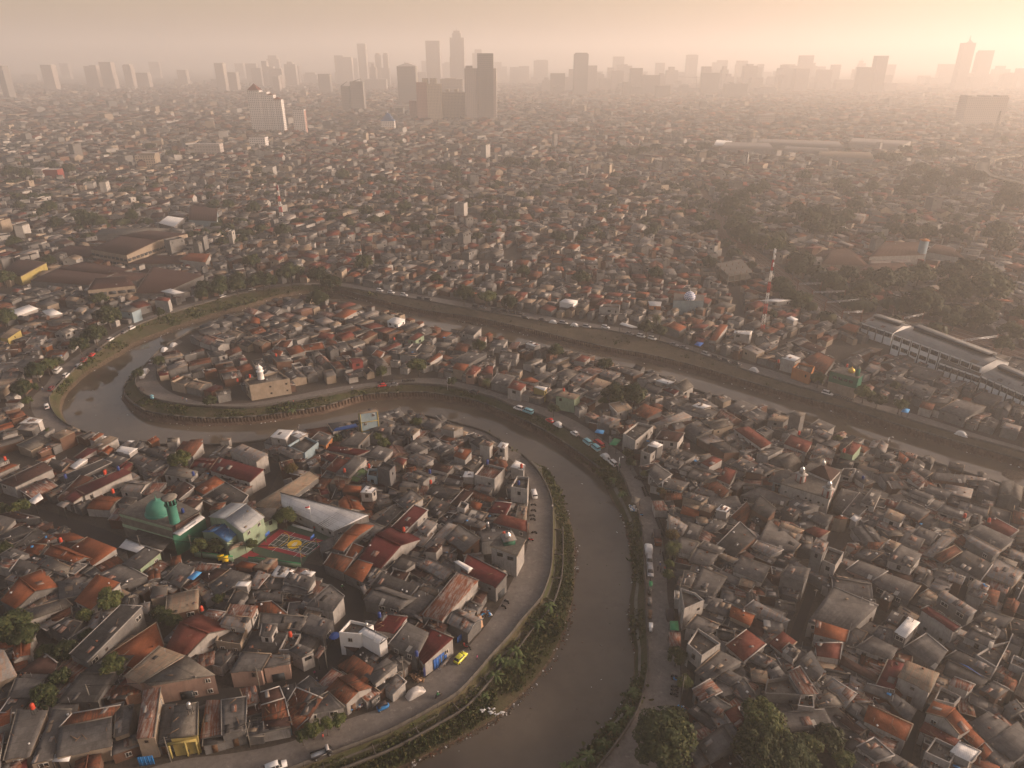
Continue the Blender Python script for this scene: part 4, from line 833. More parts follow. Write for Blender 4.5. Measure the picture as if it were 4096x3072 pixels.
# rail depot halls
def hall(line, label, wn, clere=True, nm='depot_hall', r='Z4'):
    o, s_ = place(r, line, nm, label, 'depot hall'); p1, p2, p3, p4 = s_['p']; e = (p2 - p1).normalized(); ang = math.atan2(e.y, e.x); c_ = cen(o)
    for ch in list(o.children):
        if ch.name.startswith(('window', 'door')): 
            for g_ in list(ch.children): bpy.data.objects.remove(g_)
            bpy.data.objects.remove(ch)
    rg = s_['ring']; a, b_ = Vector(rg[0]), Vector(rg[1]); nn = Vector((e.y, -e.x)); nn = nn if nn.y < 0 else -nn
    for k in range(wn):
        q = a.lerp(b_, (k + .5) / wn) + nn * .05
        w_ = link('window', BIGWIN[0], o, (q.x - c_.x, q.y - c_.y, s_['he'] - 1.9), ang); link('frame', BIGWIN[1], w_, (0, 0, 0), 0)
        if s_['he'] > 8: link('window', BIGWIN[0], o, (q.x - c_.x, q.y - c_.y, s_['he'] - 6), ang)
        m_ = MB(); qq = a.lerp(b_, k / wn) + nn * .08; m_.box((qq.x, qq.y, s_['he'] / 2 - .2), (.45, .2, s_['he'] - .6), 'concrete', ang); m_.build('pilaster', o)
    if clere:
        up = Vector((0, 0, 1.6)); back = (p4 - p1); back.z = 0; back.normalize(); a, b_ = p4.lerp(p3, .06) + up, p4.lerp(p3, .94) + up; m_ = MB(); slab(m_, a - back * 2.2 - Vector((0, 0, .5)), b_ - back * 2.2 - Vector((0, 0, .5)), b_, a, 'roof_J', .15); slab(m_, b_ + back * 2.2 - Vector((0, 0, .5)), a + back * 2.2 - Vector((0, 0, .5)), a, b_, 'roof_J', .15)
        c2 = (a + b_) / 2; m_.box((c2.x, c2.y, c2.z - 1.3), ((b_ - a).length * .99, 3.2, 1.6), 'ribbed_dark', ang); m_.build('clerestory', o)
    return o, s_
hall('g 903 380 1160 465 1245 405 1000 330 6.8 8.8 J W', 'shorter white depot hall with grey roof at the track end of the row', 4)
hall('g 1160 470 1880 735 2005 672 1320 410 10 12.6 J W', 'tall white depot hall with a long grey roof and raised clerestory', 9)
hall('g 1865 805 2330 1010 2400 900 1995 735 7.4 10 J W', 'low wide depot hall running out of the frame with dark door openings', 8)
hall('s 1525 700 1862 815 1885 745 1560 655 6.6 7.2 C W', 'concrete-roofed lean-to in front of the tall depot hall', 6, False, 'depot_annex')
# brown roofed school complex beyond the railway
for ln_, lb in (('s 930 800 1235 812 1115 705 1000 705 5 9.5 H c', 'hipped front block'), ('s 1235 752 1590 742 1555 660 1330 662 7 11.5 H w', 'long centre block'), ('s 1590 722 1840 765 1760 695 1655 672 7 11 H w', 'far end block'),
                ('s 1130 850 1500 848 1455 790 1250 795 5 7.5 H c', 'lower front block'), ('s 880 752 1020 760 1080 705 935 712 5 8 H c', 'gate-side block'), ('s 1240 800 1500 790 1480 745 1240 760 4 5 L w', 'white courtyard arcade')):
    place('A6', ln_, 'campus_building', 'brown-roofed ' + lb + ' of the large campus beyond the railway', 'campus building')
q = P('A6', 1548, 800, 0); o = empty('bell_tower', q); m1 = MB(); m1.box((q.x, q.y, 8), (4, 4, 16), 'wall_u'); m1.build('shaft', o); m1 = MB(); m1.box((q.x, q.y, 16.3), (4.6, 4.6, .7), 'wall_o'); m1.build('cap', o); tag(o, 'square pale blue tower rising from the brown-roofed campus', 'tower')
# market halls
for i, (ln_, lb) in enumerate((('g 570 705 800 745 1000 650 760 620 9 11.5 B c', 'two-storey cream market hall under a broad brown roof'), ('s 550 965 855 935 800 875 600 890 8.5 11 B c', 'cream-balconied market hall with small gable in front of the sheds'),
        ('g 190 905 560 935 700 868 360 830 4.2 5.5 B g', 'widest low brown market shed'), ('s 560 935 860 905 960 860 700 840 4.2 5.2 B g', 'brown market shed between the two tall halls'), ('s 850 985 1030 985 1290 870 960 815 4.2 5.5 B g', 'brown market shed nearest the river road'),
        ('s 800 800 1150 800 1200 740 960 745 4.2 5.4 B g', 'brown market shed behind the taller hall'), ('s 20 840 130 880 295 790 110 770 6 8 B y', 'yellow-walled house with wide dark brown roof at the market edge'), ('s 300 735 560 760 640 690 440 680 4.2 5.2 B g', 'brown market shed by the round trees'),
        ('s 600 620 1000 615 1120 570 640 575 6 6.5 C g', 'long grey concrete building behind the market halls'), ('s 1130 770 1300 790 1330 735 1190 730 6 7.5 O w', 'orange-roofed house at the market corner'), ('s 1190 520 1370 530 1375 450 1200 430 7 12 B u', 'brown steep-roofed church with pale blue sides'), ('s 1000 540 1100 565 1165 510 1060 495 8 8.5 W d', 'white-topped dark commercial block beside the church'))):
    place('A4', ln_, ['market_hall', 'market_hall', 'market_shed', 'market_shed', 'market_shed', 'market_shed', 'yellow_house', 'market_shed', 'concrete_block', 'orange_house', 'church', 'shop_block'][i], lb, ['market hall', 'market hall', 'market shed', 'market shed', 'market shed', 'market shed', 'house', 'market shed', 'building', 'house', 'church', 'building'][i])
for o in [q for q in sc.objects if q.name.startswith('market_hall')]:
    w_ = [c for c in o.children if c.name.startswith('wall')][0].data; vs = [v.co + o.location for v in w_.vertices if v.co.z < .1]; ring_ = vs[::2] if len(vs) > 6 else vs
    cc_ = sum((Vector((v.x, v.y, 0)) for v in vs), Vector()) / len(vs); m_ = MB(); k_ = []
    for v in vs:
        q = Vector((v.x, v.y, 0)); q = cc_ + (q - cc_) * 1.004
        if not any((q - e).length < .3 for e in k_): k_.append(q)
    for z_ in (2.2, 5.6):
        for i in range(len(k_)):
            a, b_ = k_[i], k_[(i + 1) % len(k_)]; c2 = (a + b_) / 2; nn = Vector((c2.x - cc_.x, c2.y - cc_.y, 0)).normalized() * .12; n_ = max(1, int((b_ - a).length / 4))
            for j in range(n_): q = a.lerp(b_, (j + .5) / n_); m_.box((q.x, q.y, z_), ((b_ - a).length / n_ * .78, .3, 1.7), 'ribbed_dark', math.atan2(b_.y - a.y, b_.x - a.x))
    m_.build('balcony_recess_shade', o)  # solid dark boxes painting in the shade of the balcony recesses
# factory
FH = []
for ln_, lb in (('s 290 68 640 80 600 34 330 28 10 12 L w', 'near corner hall of the railway works'), ('s 520 40 1080 66 1040 24 560 8 11 13 L w', 'longest hall of the railway works'), ('s 690 80 985 88 960 52 710 46 9 10 L w', 'narrow front hall of the railway works'),
        ('s 900 115 1270 135 1240 92 920 86 8 9 T w', 'tan front hall of the railway works'), ('s 1100 40 1420 60 1500 22 1130 2 11 13 L w', 'hall with the red sign at the railway works'), ('s 250 48 385 58 365 22 270 14 8 9 W w', 'small white hall of the railway works')):
    FH.append(place('A6', ln_, 'factory_hall', lb + ' with pale roof', 'factory hall'))
cu = bpy.data.curves.new('sign_lettering', 'FONT'); cu.body = 'BALAI YASA'; cu.size = 5.2; cu.extrude = .1; cu.align_x = 'CENTER'; to = bpy.data.objects.new('sign_lettering', cu); sc.collection.objects.link(to)
lm = bpy.data.meshes.new_from_object(to.evaluated_get(bpy.context.evaluated_depsgraph_get())); bpy.data.objects.remove(to); lm.materials.clear(); lm.materials.append(M['paint_red'])
to = bpy.data.objects.new('sign_lettering', lm); sc.collection.objects.link(to); sgn_ = P('A6', 1330, 88, 7); to.rotation_euler = (math.pi / 2, 0, 0); to.parent = FH[4][0]; to.location = Vector((sgn_.x, sgn_.y - 2, 6)) - FH[4][0].location
# viaduct and railway
def ribbon(pl, r, wd, z, m, mb, th=.8):
    pp = [p for p, f in cr([P(r, x, y, z) for x, y in pl], 12)]
    for i in range(len(pp) - 1):
        a, b_ = pp[i], pp[i + 1]; c_ = (a + b_) / 2; mb.box((c_.x, c_.y, z - th / 2), ((b_ - a).length * 1.02, wd, th), m, math.atan2(b_.y - a.y, b_.x - a.x))
    return pp
o = empty('highway_viaduct', P('A6', 1980, 145, 0)); m1 = MB(); pp = ribbon([(2400, 105), (2212, 112), (2080, 122), (1980, 148), (1948, 190), (1985, 232), (2212, 290), (2400, 340)], 'A6', 14, 9, 'concrete', m1); m1.build('deck', o)
m1 = MB(); 
for p in pp[::3]: m1 = MB(); m1.box((p.x, p.y, 4.2), (2, 2, 8), 'concrete'); m1.build('column', o)
m1 = MB()
for i in range(len(pp) - 1):
    a, b_ = pp[i], pp[i + 1]; t_ = (b_ - a).normalized(); n_ = Vector((-t_.y, t_.x, 0)); c_ = (a + b_) / 2
    for s_ in (-1, 1): m1.box((c_.x + n_.x * 7 * s_, c_.y + n_.y * 7 * s_, 9.5), ((b_ - a).length, .4, 1.1), 'wall_c', math.atan2(t_.y, t_.x))
m1.build('barrier', o); tag(o, 'curving elevated highway on concrete columns beyond the trees', 'viaduct', kind='thing')
RAIL = [P('A6', x, y) for x, y in ((150, 300), (210, 380), (245, 440), (290, 520), (310, 620), (450, 700), (650, 850), (850, 1000), (1000, 1080))] + [P('Z4', x, y) for x, y in ((760, 330), (1000, 345), (1400, 400), (2000, 590), (2300, 700), (2700, 840))]
rp_ = [p for p, f in cr(RAIL, 6)]; mb = MB(); mrl = MB(); L = []; Rr = []
for i, p in enumerate(rp_):
    t_ = (rp_[min(i + 1, len(rp_) - 1)] - rp_[max(i - 1, 0)]).normalized(); n_ = Vector((-t_.y, t_.x, 0)); hw = 4 + 6 * min(1, max(0, (i - 40) / 30)); L.append(p + n_ * hw); Rr.append(p - n_ * hw)
mb.poly([(p.x, p.y, .05) for q in zip(L, Rr) for p in q], [(2 * i, 2 * i + 1, 2 * i + 3, 2 * i + 2) for i in range(len(rp_) - 1)], 'ballast'); o = mb.build('railway_bed'); tag(o, kind='structure'); mark([(p.x, p.y) for p in L + Rr[::-1]])
for fr_ in (.1, .2, .38, .48, .62, .72, .85, .94):
    q = [l.lerp(r_, fr_) for l, r_ in zip(L, Rr)]
    for a, b_ in zip(q, q[1:]): c_ = (a + b_) / 2; mrl.box((c_.x, c_.y, .2), ((b_ - a).length * 1.02, .22, .22), 'rust', math.atan2(b_.y - a.y, b_.x - a.x))
o = mrl.build('rail_tracks'); tag(o, 'parallel rusty rail tracks running past the white depot', 'rail tracks', kind='thing')
def gantry(r, x0, y0, x1, y1, label):
    a, b_ = P(r, x0, y0, 7), P(r, x1, y1, 7); c_ = (a + b_) / 2; o = empty('overhead_line_gantry', (c_.x, c_.y, 0)); ang = math.atan2(b_.y - a.y, b_.x - a.x); m_ = MB()
    for q in (a, b_): m_ = MB(); m_.box((q.x, q.y, 4), (.4, .4, 8), 'rust'); m_.build('post', o)
    m_ = MB(); m_.box((c_.x, c_.y, 7.2), ((b_ - a).length, .35, .15), 'steel', ang); m_.box((c_.x, c_.y, 6.6), ((b_ - a).length, .35, .15), 'steel', ang)
    for k in range(9):
        q = a.lerp(b_, (k + .5) / 9); m_.box((q.x, q.y, 6.9), (.12, .2, .6), 'steel', ang)
    m_.build('beam', o)
    for k in (.3, .75): m_ = MB(); q = a.lerp(b_, k); m_.box((q.x, q.y, 6.35), (.7, .4, .3), 'white_paint', ang); m_.build('floodlight', o)
    tag(o, label, 'gantry', 'steel gantries spanning the railway')
gantry('Z4', 395, 68, 585, 66, 'steel gantry spanning the tracks, the most distant of the row'); gantry('Z4', 510, 138, 775, 128, 'steel gantry spanning the tracks opposite the red hipped roof')
gantry('Z4', 620, 218, 985, 188, 'steel gantry spanning the tracks above the widening yard'); gantry('Z4', 755, 298, 915, 292, 'short steel gantry over the yard just before the depot'); gantry('Z4', 1240, 345, 1405, 312, 'steel gantry behind the middle of the white depot'); gantry('Z4', 1700, 525, 2000, 490, 'steel gantry behind the far end of the white depot')
# masts
def mast(r, xb, yb, yt, w0, label, seg=8, c1='paint_red', c2='paint_white', name='radio_mast'):
    b0 = P(r, xb, yb, 0); a_, b2, s2 = REG[r]; H = un_at(a_ + xb * s2, b2 + yt * s2, b0.y).z; o = empty(name, b0)
    for k in range(seg):
        z0, z1 = H * k / seg, H * (k + 1) / seg; w_a, w_b = w0 * (1 - .75 * k / seg), w0 * (1 - .75 * (k + 1) / seg); m_ = MB(); c_ = c1 if k % 2 == 0 else c2; cs = ((-1, -1), (1, -1), (1, 1), (-1, 1)); rad = max(.07, w0 * .05)
        for i, (sx, sy) in enumerate(cs):
            m_.tube([(b0.x + sx * w_a / 2, b0.y + sy * w_a / 2, z0), (b0.x + sx * w_b / 2, b0.y + sy * w_b / 2, z1)], rad, c_, 4)
            tx, ty = cs[(i + 1) % 4]
            for j in range(3):
                f0, f1 = j / 3, (j + 1) / 3; wa = w_a + (w_b - w_a) * f0; wb_ = w_a + (w_b - w_a) * f1; m_.tube([(b0.x + sx * wa / 2, b0.y + sy * wa / 2, z0 + (z1 - z0) * f0), (b0.x + tx * wb_ / 2, b0.y + ty * wb_ / 2, z0 + (z1 - z0) * f1)], rad * .6, c_, 4)
        m_.build('lattice_section', o)
    m_ = MB()
    for k, z in enumerate((.97, .9, .82)): m_.box((b0.x + w0 * .25, b0.y - .3, H * z), (.5, .3, 2.0), 'white_paint')
    m_.build('antenna', o); tag(o, label, 'radio mast'); return o
mast('Z4', 100, 480, -215, 1.5, 'tall red-and-white lattice radio mast rising from the far riverside houses'); mast('A4', 1785, 540, 300, 2.6, 'slender red-and-white lattice mast among the houses beyond the church', 7)
mast('S3', 2010, 905, 700, 5, 'dark lattice mast in front of the wide grey apartment slab', 7, 'dark_metal', 'dark_metal'); mast('A6', 440, 300, 90, 2.2, 'very thin dark mast between the railway trees and the works', 6, 'dark_metal', 'dark_metal'); mast('S2', 1545, 735, 620, 3, 'thin grey mast before the central cluster of towers', 5, 'steel', 'steel')
# unfinished frame
cs = [P('A6', x, y, 7.5) for x, y in ((262, 798), (345, 872), (500, 850), (425, 765))]; c0 = sum(cs, Vector()) / 4; o = empty('unfinished_building', (c0.x, c0.y, 0)); tag(o, 'unfinished concrete frame with open floors and rods sticking up', 'unfinished building'); mark([(p.x, p.y) for p in cs])
for z in (3.8, 7.5):
    m1 = MB(); m1.prism([(p.x, p.y) for p in cs], z - .35, z, 'concrete', 'roof_C', bot=True); m1.build('floor_slab', o)
for u in range(5):
    for v in range(4):
        m1 = MB(); q = cs[0].lerp(cs[3], u / 4).lerp(cs[1].lerp(cs[2], u / 4), v / 3); q = q.lerp(c0, .04); m1.box((q.x, q.y, 3.6), (.5, .5, 7.2), 'concrete'); m1.box((q.x, q.y, 8.2), (.25, .25, 1.6), 'rust'); m1.build('column', o)
# ---------------------------------------------------------------- skyline
def tower(r, rects, dist=None, ybase=None, mat='tower_mid', depth=30, name='tower', label=None, cat='tower', desc=None, extra=None):
    a_, b2, s2 = REG[r]
    if ybase is not None: dist = un(a_ + rects[0][0] * s2, b2 + ybase * s2, 0).y
    x0 = min(q[0] for q in rects); x1 = max(q[1] for q in rects); c_ = un_at(a_ + (x0 + x1) / 2 * s2, b2 + rects[0][2] * s2, dist); o = empty(name, (c_.x, dist + depth / 2, 0))
    for i, q in enumerate(rects):
        A = un_at(a_ + q[0] * s2, b2 + q[2] * s2, dist); B = un_at(a_ + q[1] * s2, b2 + q[2] * s2, dist); e = i * .9; sh = q[3] if len(q) > 3 else mat
        m_ = MB(); d0 = dist + e; d1 = dist + depth - e * 1.3; tp = q[4] if len(q) > 4 else 0
        m_.prism([(A.x, d0), (B.x, d0), (B.x, d1), (A.x, d1)], 0, [A.z, A.z + tp, A.z + tp, A.z], sh, 'tower_mid' if sh != 'tower_white' else 'roof_C'); m_.build('tower_block', o)
    if extra:
        for ex in extra:
            if ex[0] == 'pyr':
                A = un_at(a_ + ex[1] * s2, b2 + ex[3] * s2, dist); B = un_at(a_ + ex[2] * s2, b2 + ex[3] * s2, dist); T = un_at(a_ + (ex[1] + ex[2]) / 2 * s2, b2 + ex[4] * s2, dist); w_ = B.x - A.x; dp = min(depth, w_)
                m_ = MB(); bs_ = [(A.x, dist - .5, A.z), (B.x, dist - .5, A.z), (B.x, dist + dp, A.z), (A.x, dist + dp, A.z)]; ap_ = ((A.x + B.x) / 2, dist + dp / 2, T.z)
                for i in range(4): m_.face([bs_[i], bs_[(i + 1) % 4], ap_], ex[5])
                m_.build('peaked_roof', o)
            if ex[0] == 'spire':
                A = un_at(a_ + ex[1] * s2, b2 + ex[2] * s2, dist); T = un_at(a_ + ex[1] * s2, b2 + ex[3] * s2, dist); m_ = MB(); m_.tube([(A.x, dist + depth * .4, A.z - 2), (A.x, dist + depth * .4, T.z)], [ex[4], ex[4] * .15], mat if len(ex) < 6 else ex[5], 6); m_.build('spire', o)
            if ex[0] == 'bar':
                A = un_at(a_ + ex[1] * s2, b2 + ex[2] * s2, dist); T = un_at(a_ + ex[3] * s2, b2 + ex[4] * s2, dist); m_ = MB(); m_.tube([(A.x, dist + 2, A.z), (T.x, dist + 2, T.z)], ex[5], mat, 4); m_.build('crane_arm' if len(ex) > 6 else 'crown_beam', o)
    if label: tag(o, label, cat)
    else: TW.append((o, desc or 'plain flat-topped', dist, un_at(a_ + x0 * s2, b2, dist)))
    mark([(c_.x - (x1 - x0) * .5, dist), (c_.x + 20, dist), (c_.x + 20, dist + 30), (c_.x - 20, dist + 30)]) if dist < 1500 else None
    return o
TW = []
tower('S1', [(1558, 1634, 572), (1630, 1682, 582), (1680, 1722, 600), (1718, 1772, 630)], ybase=843, mat='tower_white', depth=22, name='apartment_tower', label='white apartment tower with stepped top and dark red pointed roof', extra=[('pyr', 1560, 1632, 570, 527, 'roof_R'), ('pyr', 1682, 1722, 598, 590, 'roof_R'), ('pyr', 1724, 1768, 628, 612, 'roof_R')])
tower('S1', [(1846, 1918, 692), (1900, 1920, 700, 'tower_red')], ybase=848, mat='tower_white', depth=14, name='apartment_tower', label='small white apartment block with a brown side strip beside the stepped tower')
tower('S1', [(1572, 1672, 868), (1640, 1672, 872, 'wall_c')], ybase=940, mat='tower_white', depth=16, name='office_block', label='broad low white office block at the foot of the stepped tower', cat='office block')
tower('S2', [(98, 150, 545), (155, 236, 515)], ybase=712, mat='tower_dark', depth=28, name='office_tower', label='twin dark office block crowned by slanting open roof frames', extra=[('bar', 98, 545, 138, 515, 1.2), ('bar', 157, 522, 225, 497, 1.4), ('bar', 225, 497, 232, 530, 1.2)])
tower('S2', [(452, 570, 418)], ybase=672, mat='tower_dark', depth=45, name='office_tower', label='dark office tower with a low peaked crown before the skyline', extra=[('pyr', 458, 565, 416, 396, 'tower_mid'), ('spire', 500, 400, 388, 1.5)])
tower('S2', [(575, 640, 520, 'tower_red'), (600, 732, 530, 'tower_cream'), (612, 645, 495, 'tower_cream'), (660, 700, 495, 'tower_cream'), (695, 703, 560, 'tower_red')], ybase=772, mat='tower_cream', depth=26, name='apartment_tower', label='cream and red apartment tower, the one with twin rooftop boxes')
tower('S2', [(728, 890, 582, 'tower_cream'), (760, 782, 562, 'tower_cream'), (815, 838, 562, 'tower_cream'), (722, 740, 640, 'tower_red')], ybase=765, mat='tower_cream', depth=24, name='apartment_tower', label='broad cream apartment slab with red base and a row of roof boxes')
tower('S2', [(530, 578, 635, 'tower_red')], ybase=765, mat='tower_red', depth=18, name='apartment_tower', label='low pinkish-red apartment block beside the cream towers')
tower('S2', [(728, 870, 500, 'tower_pale'), (757, 830, 495, 'tower_mid')], dist=2050, mat='tower_pale', depth=24, name='apartment_tower', label='greyish apartment block rising behind the broad cream slab')
tower('S2', [(961, 1062, 337), (880, 962, 432, 'tower_mid'), (886, 925, 416, 'tower_mid'), (1060, 1082, 432, 'tower_mid')], ybase=775, mat='tower_dark', depth=50, name='office_tower', label='tall dark brown office tower with a lower block on one side')
tower('S2', [(350, 437, 765)], ybase=832, mat='tower_white', depth=14, name='temple_building', label='white building with tiered dark blue pagoda roofs and a pale spire', cat='building', extra=[('pyr', 347, 440, 764, 735, 'roof_E'), ('pyr', 362, 425, 746, 722, 'roof_E'), ('pyr', 376, 412, 730, 712, 'roof_E'), ('spire', 392, 722, 698, .9, 'white_paint')])
tower('S2', [(430, 532, 665)], ybase=735, mat='tower_mid', depth=20, name='office_block', label='squat grey block between the pagoda-roofed building and cream towers', cat='office block')
tower('S3', [(1860, 2122, 612), (1862, 1885, 603), (1965, 2010, 603), (2070, 2120, 603)], ybase=800, mat='tower_pale', depth=30, name='apartment_tower', label='very wide grey apartment slab standing apart on the hazy plain')
tower('S3', [(540, 640, 725)], ybase=800, mat='tower_pale', depth=16, name='office_block', label='pale banded office block beyond the railway works', cat='office block')
tower('S2', [(1530, 1598, 748)], ybase=790, mat='tower_white', depth=14, name='office_block', label='small white block with window bands on the central plain', cat='office block')
tower('A4', [(850, 975, 115), (870, 975, 100, 'wall_c')], ybase=195, mat='tower_cream', depth=14, name='office_block', label='cream six-storey office block with dark window bands', cat='office block')
tower('A4', [(1220, 1385, 42)], ybase=125, mat='tower_mid', depth=14, name='office_block', label='wide grey office block below the stepped tower', cat='office block')
tower('A4', [(185, 262, 200), (262, 355, 205, 'wall_r')], ybase=268, mat='tower_pale', depth=14, name='shop_block', label='grey block with a bright red end wall', cat='building')
TWL = '''S1 -30,8,415 2600 dark|S1 130,230,470 5200 low|S1 250,320,410 3300 slim|S1 370,425,400 5600 faint|S1 525,605,418;560,600,412 3500 broad|S1 620,695,392;690,722,498 3400 tall|S1 770,820,412;776,812,407 3500 slim
S1 840,930,460 3600 low|S1 935,1000,390 5800 faint|S1 1115,1172,442;1100,1180,500 4000 stepped|S1 1350,1405,398 3200 slim|S1 1330,1425,500 3600 low|S1 1425,1485,498 3600 low|S1 1480,1535,400 5600 faint|S1 1583,1645,430 3800 slim
S1 1648,1680,385;1676,1725,420 3700 slanted|S1 1683,1760,372;1690,1745,350 4700 tall|S1 1803,1890,450;1840,1885,417 4300 stepped|S1 1915,2000,470;1925,1990,458;2000,2030,500 4600 broad|S1 2035,2090,525 4600 low|S1 2110,2165,350;2155,2220,360 4300 tall
S2 175,203,368 5000 faint|S2 200,253,275 4100 tall|S2 268,312,392 5200 faint|S2 313,345,345;318,340,335;363,395,345;368,390,335;320,405,430 3900 twin-topped|S2 245,385,500 3400 broad|S2 608,640,385 5300 faint|S2 575,640,455 4300 low
S2 633,722,257 3500 tall|S2 740,790,400;755,785,392 5400 faint|S2 787,877,237;803,857,208;810,850,193;787,880,360 3300 tallest|S2 930,992,335;945,988,312 4600 stepped|S2 1070,1115,392;1110,1150,420 5300 faint|S2 1168,1245,425 4500 broad|S2 1235,1322,555 3100 squat
S2 1180,1225,595 3300 low|S2 1320,1410,382;1335,1400,378 4600 broad|S2 1425,1485,485;1450,1475,475 5400 faint|S2 1440,1508,545;1465,1485,537 2800 slim|S2 1510,1575,487;1540,1600,540 3300 broad|S2 1577,1667,340;1585,1660,333 2900 tall
S2 1667,1722,447 5000 faint|S2 1700,1765,468;1720,1745,460;1680,1760,540 3400 stepped|S2 1740,1810,495 3300 broad|S2 1825,1893,357;1785,1820,455 4600 tall|S2 1815,1890,448;1850,1880,445 3200 broad|S2 1935,2010,430 3000 slim|S2 1918,1950,462;2005,2040,452 4900 faint
S2 2010,2120,475 2900 broad|S2 2095,2150,397 4700 tall|S2 2100,2185,540 2650 low|S2 2165,2212,515 3800 low|S2 1888,1935,518;1940,2010,545 2800 low
S3 85,155,348;95,145,345 4500 tall|S3 18,50,510 3500 slim|S3 45,95,540;90,180,555 3000 unfinished|S3 183,292,460 2950 broad|S3 252,290,393;280,343,380 4700 twin-topped|S3 222,245,437 4000 slim|S3 330,470,528;365,380,520;420,435,523 2700 broad
S3 398,462,405;408,452,388;405,470,383 4400 flat-capped|S3 470,530,490 4700 faint|S3 540,572,405;530,570,520 4400 slim|S3 525,650,555;560,640,548 2900 broad|S3 640,700,450;665,760,447 4500 broad|S3 763,812,422 4400 slim|S3 805,888,350 3900 tall
S3 775,835,482 3300 slim|S3 855,1000,520;905,940,510;960,995,512 3400 broad|S3 1000,1045,535 3600 low|S3 1035,1260,503 3500 widest|S3 1168,1225,420;1175,1215,400;1185,1200,385 4900 pointed|S3 1230,1257,433 4900 faint|S3 1290,1360,352 3000 tall
S3 1335,1412,525 3100 low|S3 1480,1640,548 5600 faint|S3 1535,1635,610 3300 squat|S3 1725,1770,438 4700 slim|S3 1690,1780,515 4300 broad|S3 1840,1912,270 3300 spired|S3 1940,2020,330;1950,2030,318 3500 hooked|S3 1880,2000,490 4000 broad
S3 2010,2040,512 4900 faint|S3 2100,2170,505 5200 faint|S3 2190,2270,432 3500 tall|S2 60,110,455 4400 low|S2 410,450,530 4800 faint|S3 560,620,455 5200 faint|S2 1250,1300,470 5600 faint|S2 1120,1165,480 5600 faint'''
TD = {'dark': 'dark slab-like', 'low': 'lower flat-topped', 'slim': 'slim upright', 'faint': 'faint haze-veiled', 'broad': 'broad block-like', 'tall': 'tall straight-sided', 'stepped': 'step-topped', 'slanted': 'slant-topped', 'twin-topped': 'twin-topped', 'tallest': 'very tall crowned', 'squat': 'squat wide', 'unfinished': 'unfinished grey', 'flat-capped': 'flat-capped', 'widest': 'exceptionally wide', 'pointed': 'pointed', 'spired': 'needle-topped leaning', 'hooked': 'hook-topped'}
_r = random.Random(21); _x = []
for _k in range(140):
    rg_, lo_, hi_ = _r.choice((('S2', 20, 700), ('S2', 1090, 2190), ('S2', 1400, 2190), ('S2', 1400, 2190), ('S3', 0, 1000), ('S3', 0, 1420), ('S3', 400, 1420), ('S3', 1500, 2200), ('S1', 1400, 2200), ('S2', 1100, 2190), ('S3', 0, 1420)))
    a_ = _r.uniform(lo_, hi_); w__ = _r.uniform(30, 105); y_ = _r.uniform(480, 570) if _r.random() < .5 else _r.uniform(400, 490); dd = _r.uniform(3000, 4600)
    _x.append('%s %.0f,%.0f,%.0f%s %.0f %s' % (rg_, a_, a_ + w__, y_, (';%.0f,%.0f,%.0f' % (a_ + w__ * .25, a_ + w__ * .7, y_ - _r.uniform(8, 24))) if _r.random() < .4 else '', dd, 'slim' if w__ < 45 else 'low' if y_ > 520 else 'broad' if w__ > 70 else 'faint' if dd > 4600 else 'stepped'))
TWL += '|' + '|'.join(_x)
for it in TWL.replace('\n', '|').split('|'):
    r, rc, dist, ty = it.split(); rects = [tuple(float(q) for q in s_.split(',')) for s_ in rc.split(';')]; dist = float(dist); ex = []
    if ty == 'tallest': ex = [('spire', 831, 195, 172, 2)]
    if ty == 'pointed': ex = [('spire', 1193, 385, 366, 3)]
    if ty == 'spired': ex = [('spire', 1877, 275, 222, 6), ('pyr', 1862, 1895, 272, 250, 'tower_mid')]
    if ty == 'unfinished': ex = [('bar', 30, 485, 175, 491, .8, 1), ('bar', 145, 480, 143, 560, 1.0)]
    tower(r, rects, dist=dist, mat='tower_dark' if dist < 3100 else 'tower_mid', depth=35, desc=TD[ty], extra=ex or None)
TA = {'the stepped white apartment tower': un_at(1050, 300, 3000).x / 3000, 'the slanting-framed twin block': un_at(1405, 300, 3000).x / 3000, 'the peak-crowned dark tower': un_at(1620, 300, 3000).x / 3000, 'the tall dark brown tower': un_at(1935, 300, 3000).x / 3000, 'the pagoda-roofed building': un_at(1550, 300, 3000).x / 3000,
      'the white banded block': un_at(2300, 300, 3000).x / 3000, 'the pale banded block': un_at(3070, 300, 3000).x / 3000, 'the very wide grey slab': un_at(3955, 300, 3000).x / 3000, 'the red-ended block': un_at(170, 300, 3000).x / 3000, 'the cream office block': un_at(580, 300, 3000).x / 3000, 'the railway works': un_at(3500, 300, 3000).x / 3000, 'the thin railway mast': un_at(2980, 300, 3000).x / 3000}
gg = {}
for o, d_, dist, p in TW:
    s_ = p.x / dist; a = min(TA, key=lambda k: abs(TA[k] - s_)); gg.setdefault((d_, a), []).append((abs(TA[a] - s_), o))
for (d_, a), L_ in gg.items():
    L_.sort(key=lambda t: t[0])
    for i, (q, o) in enumerate(L_):
        tag(o, f'{d_} skyline tower seen above {a}' if len(L_) == 1 else f'{d_} skyline tower, {"first" if i == 0 else ORD[i]} such one out from {a}', 'skyscraper', 'hazy skyline towers')
        o.name = 'skyscraper'
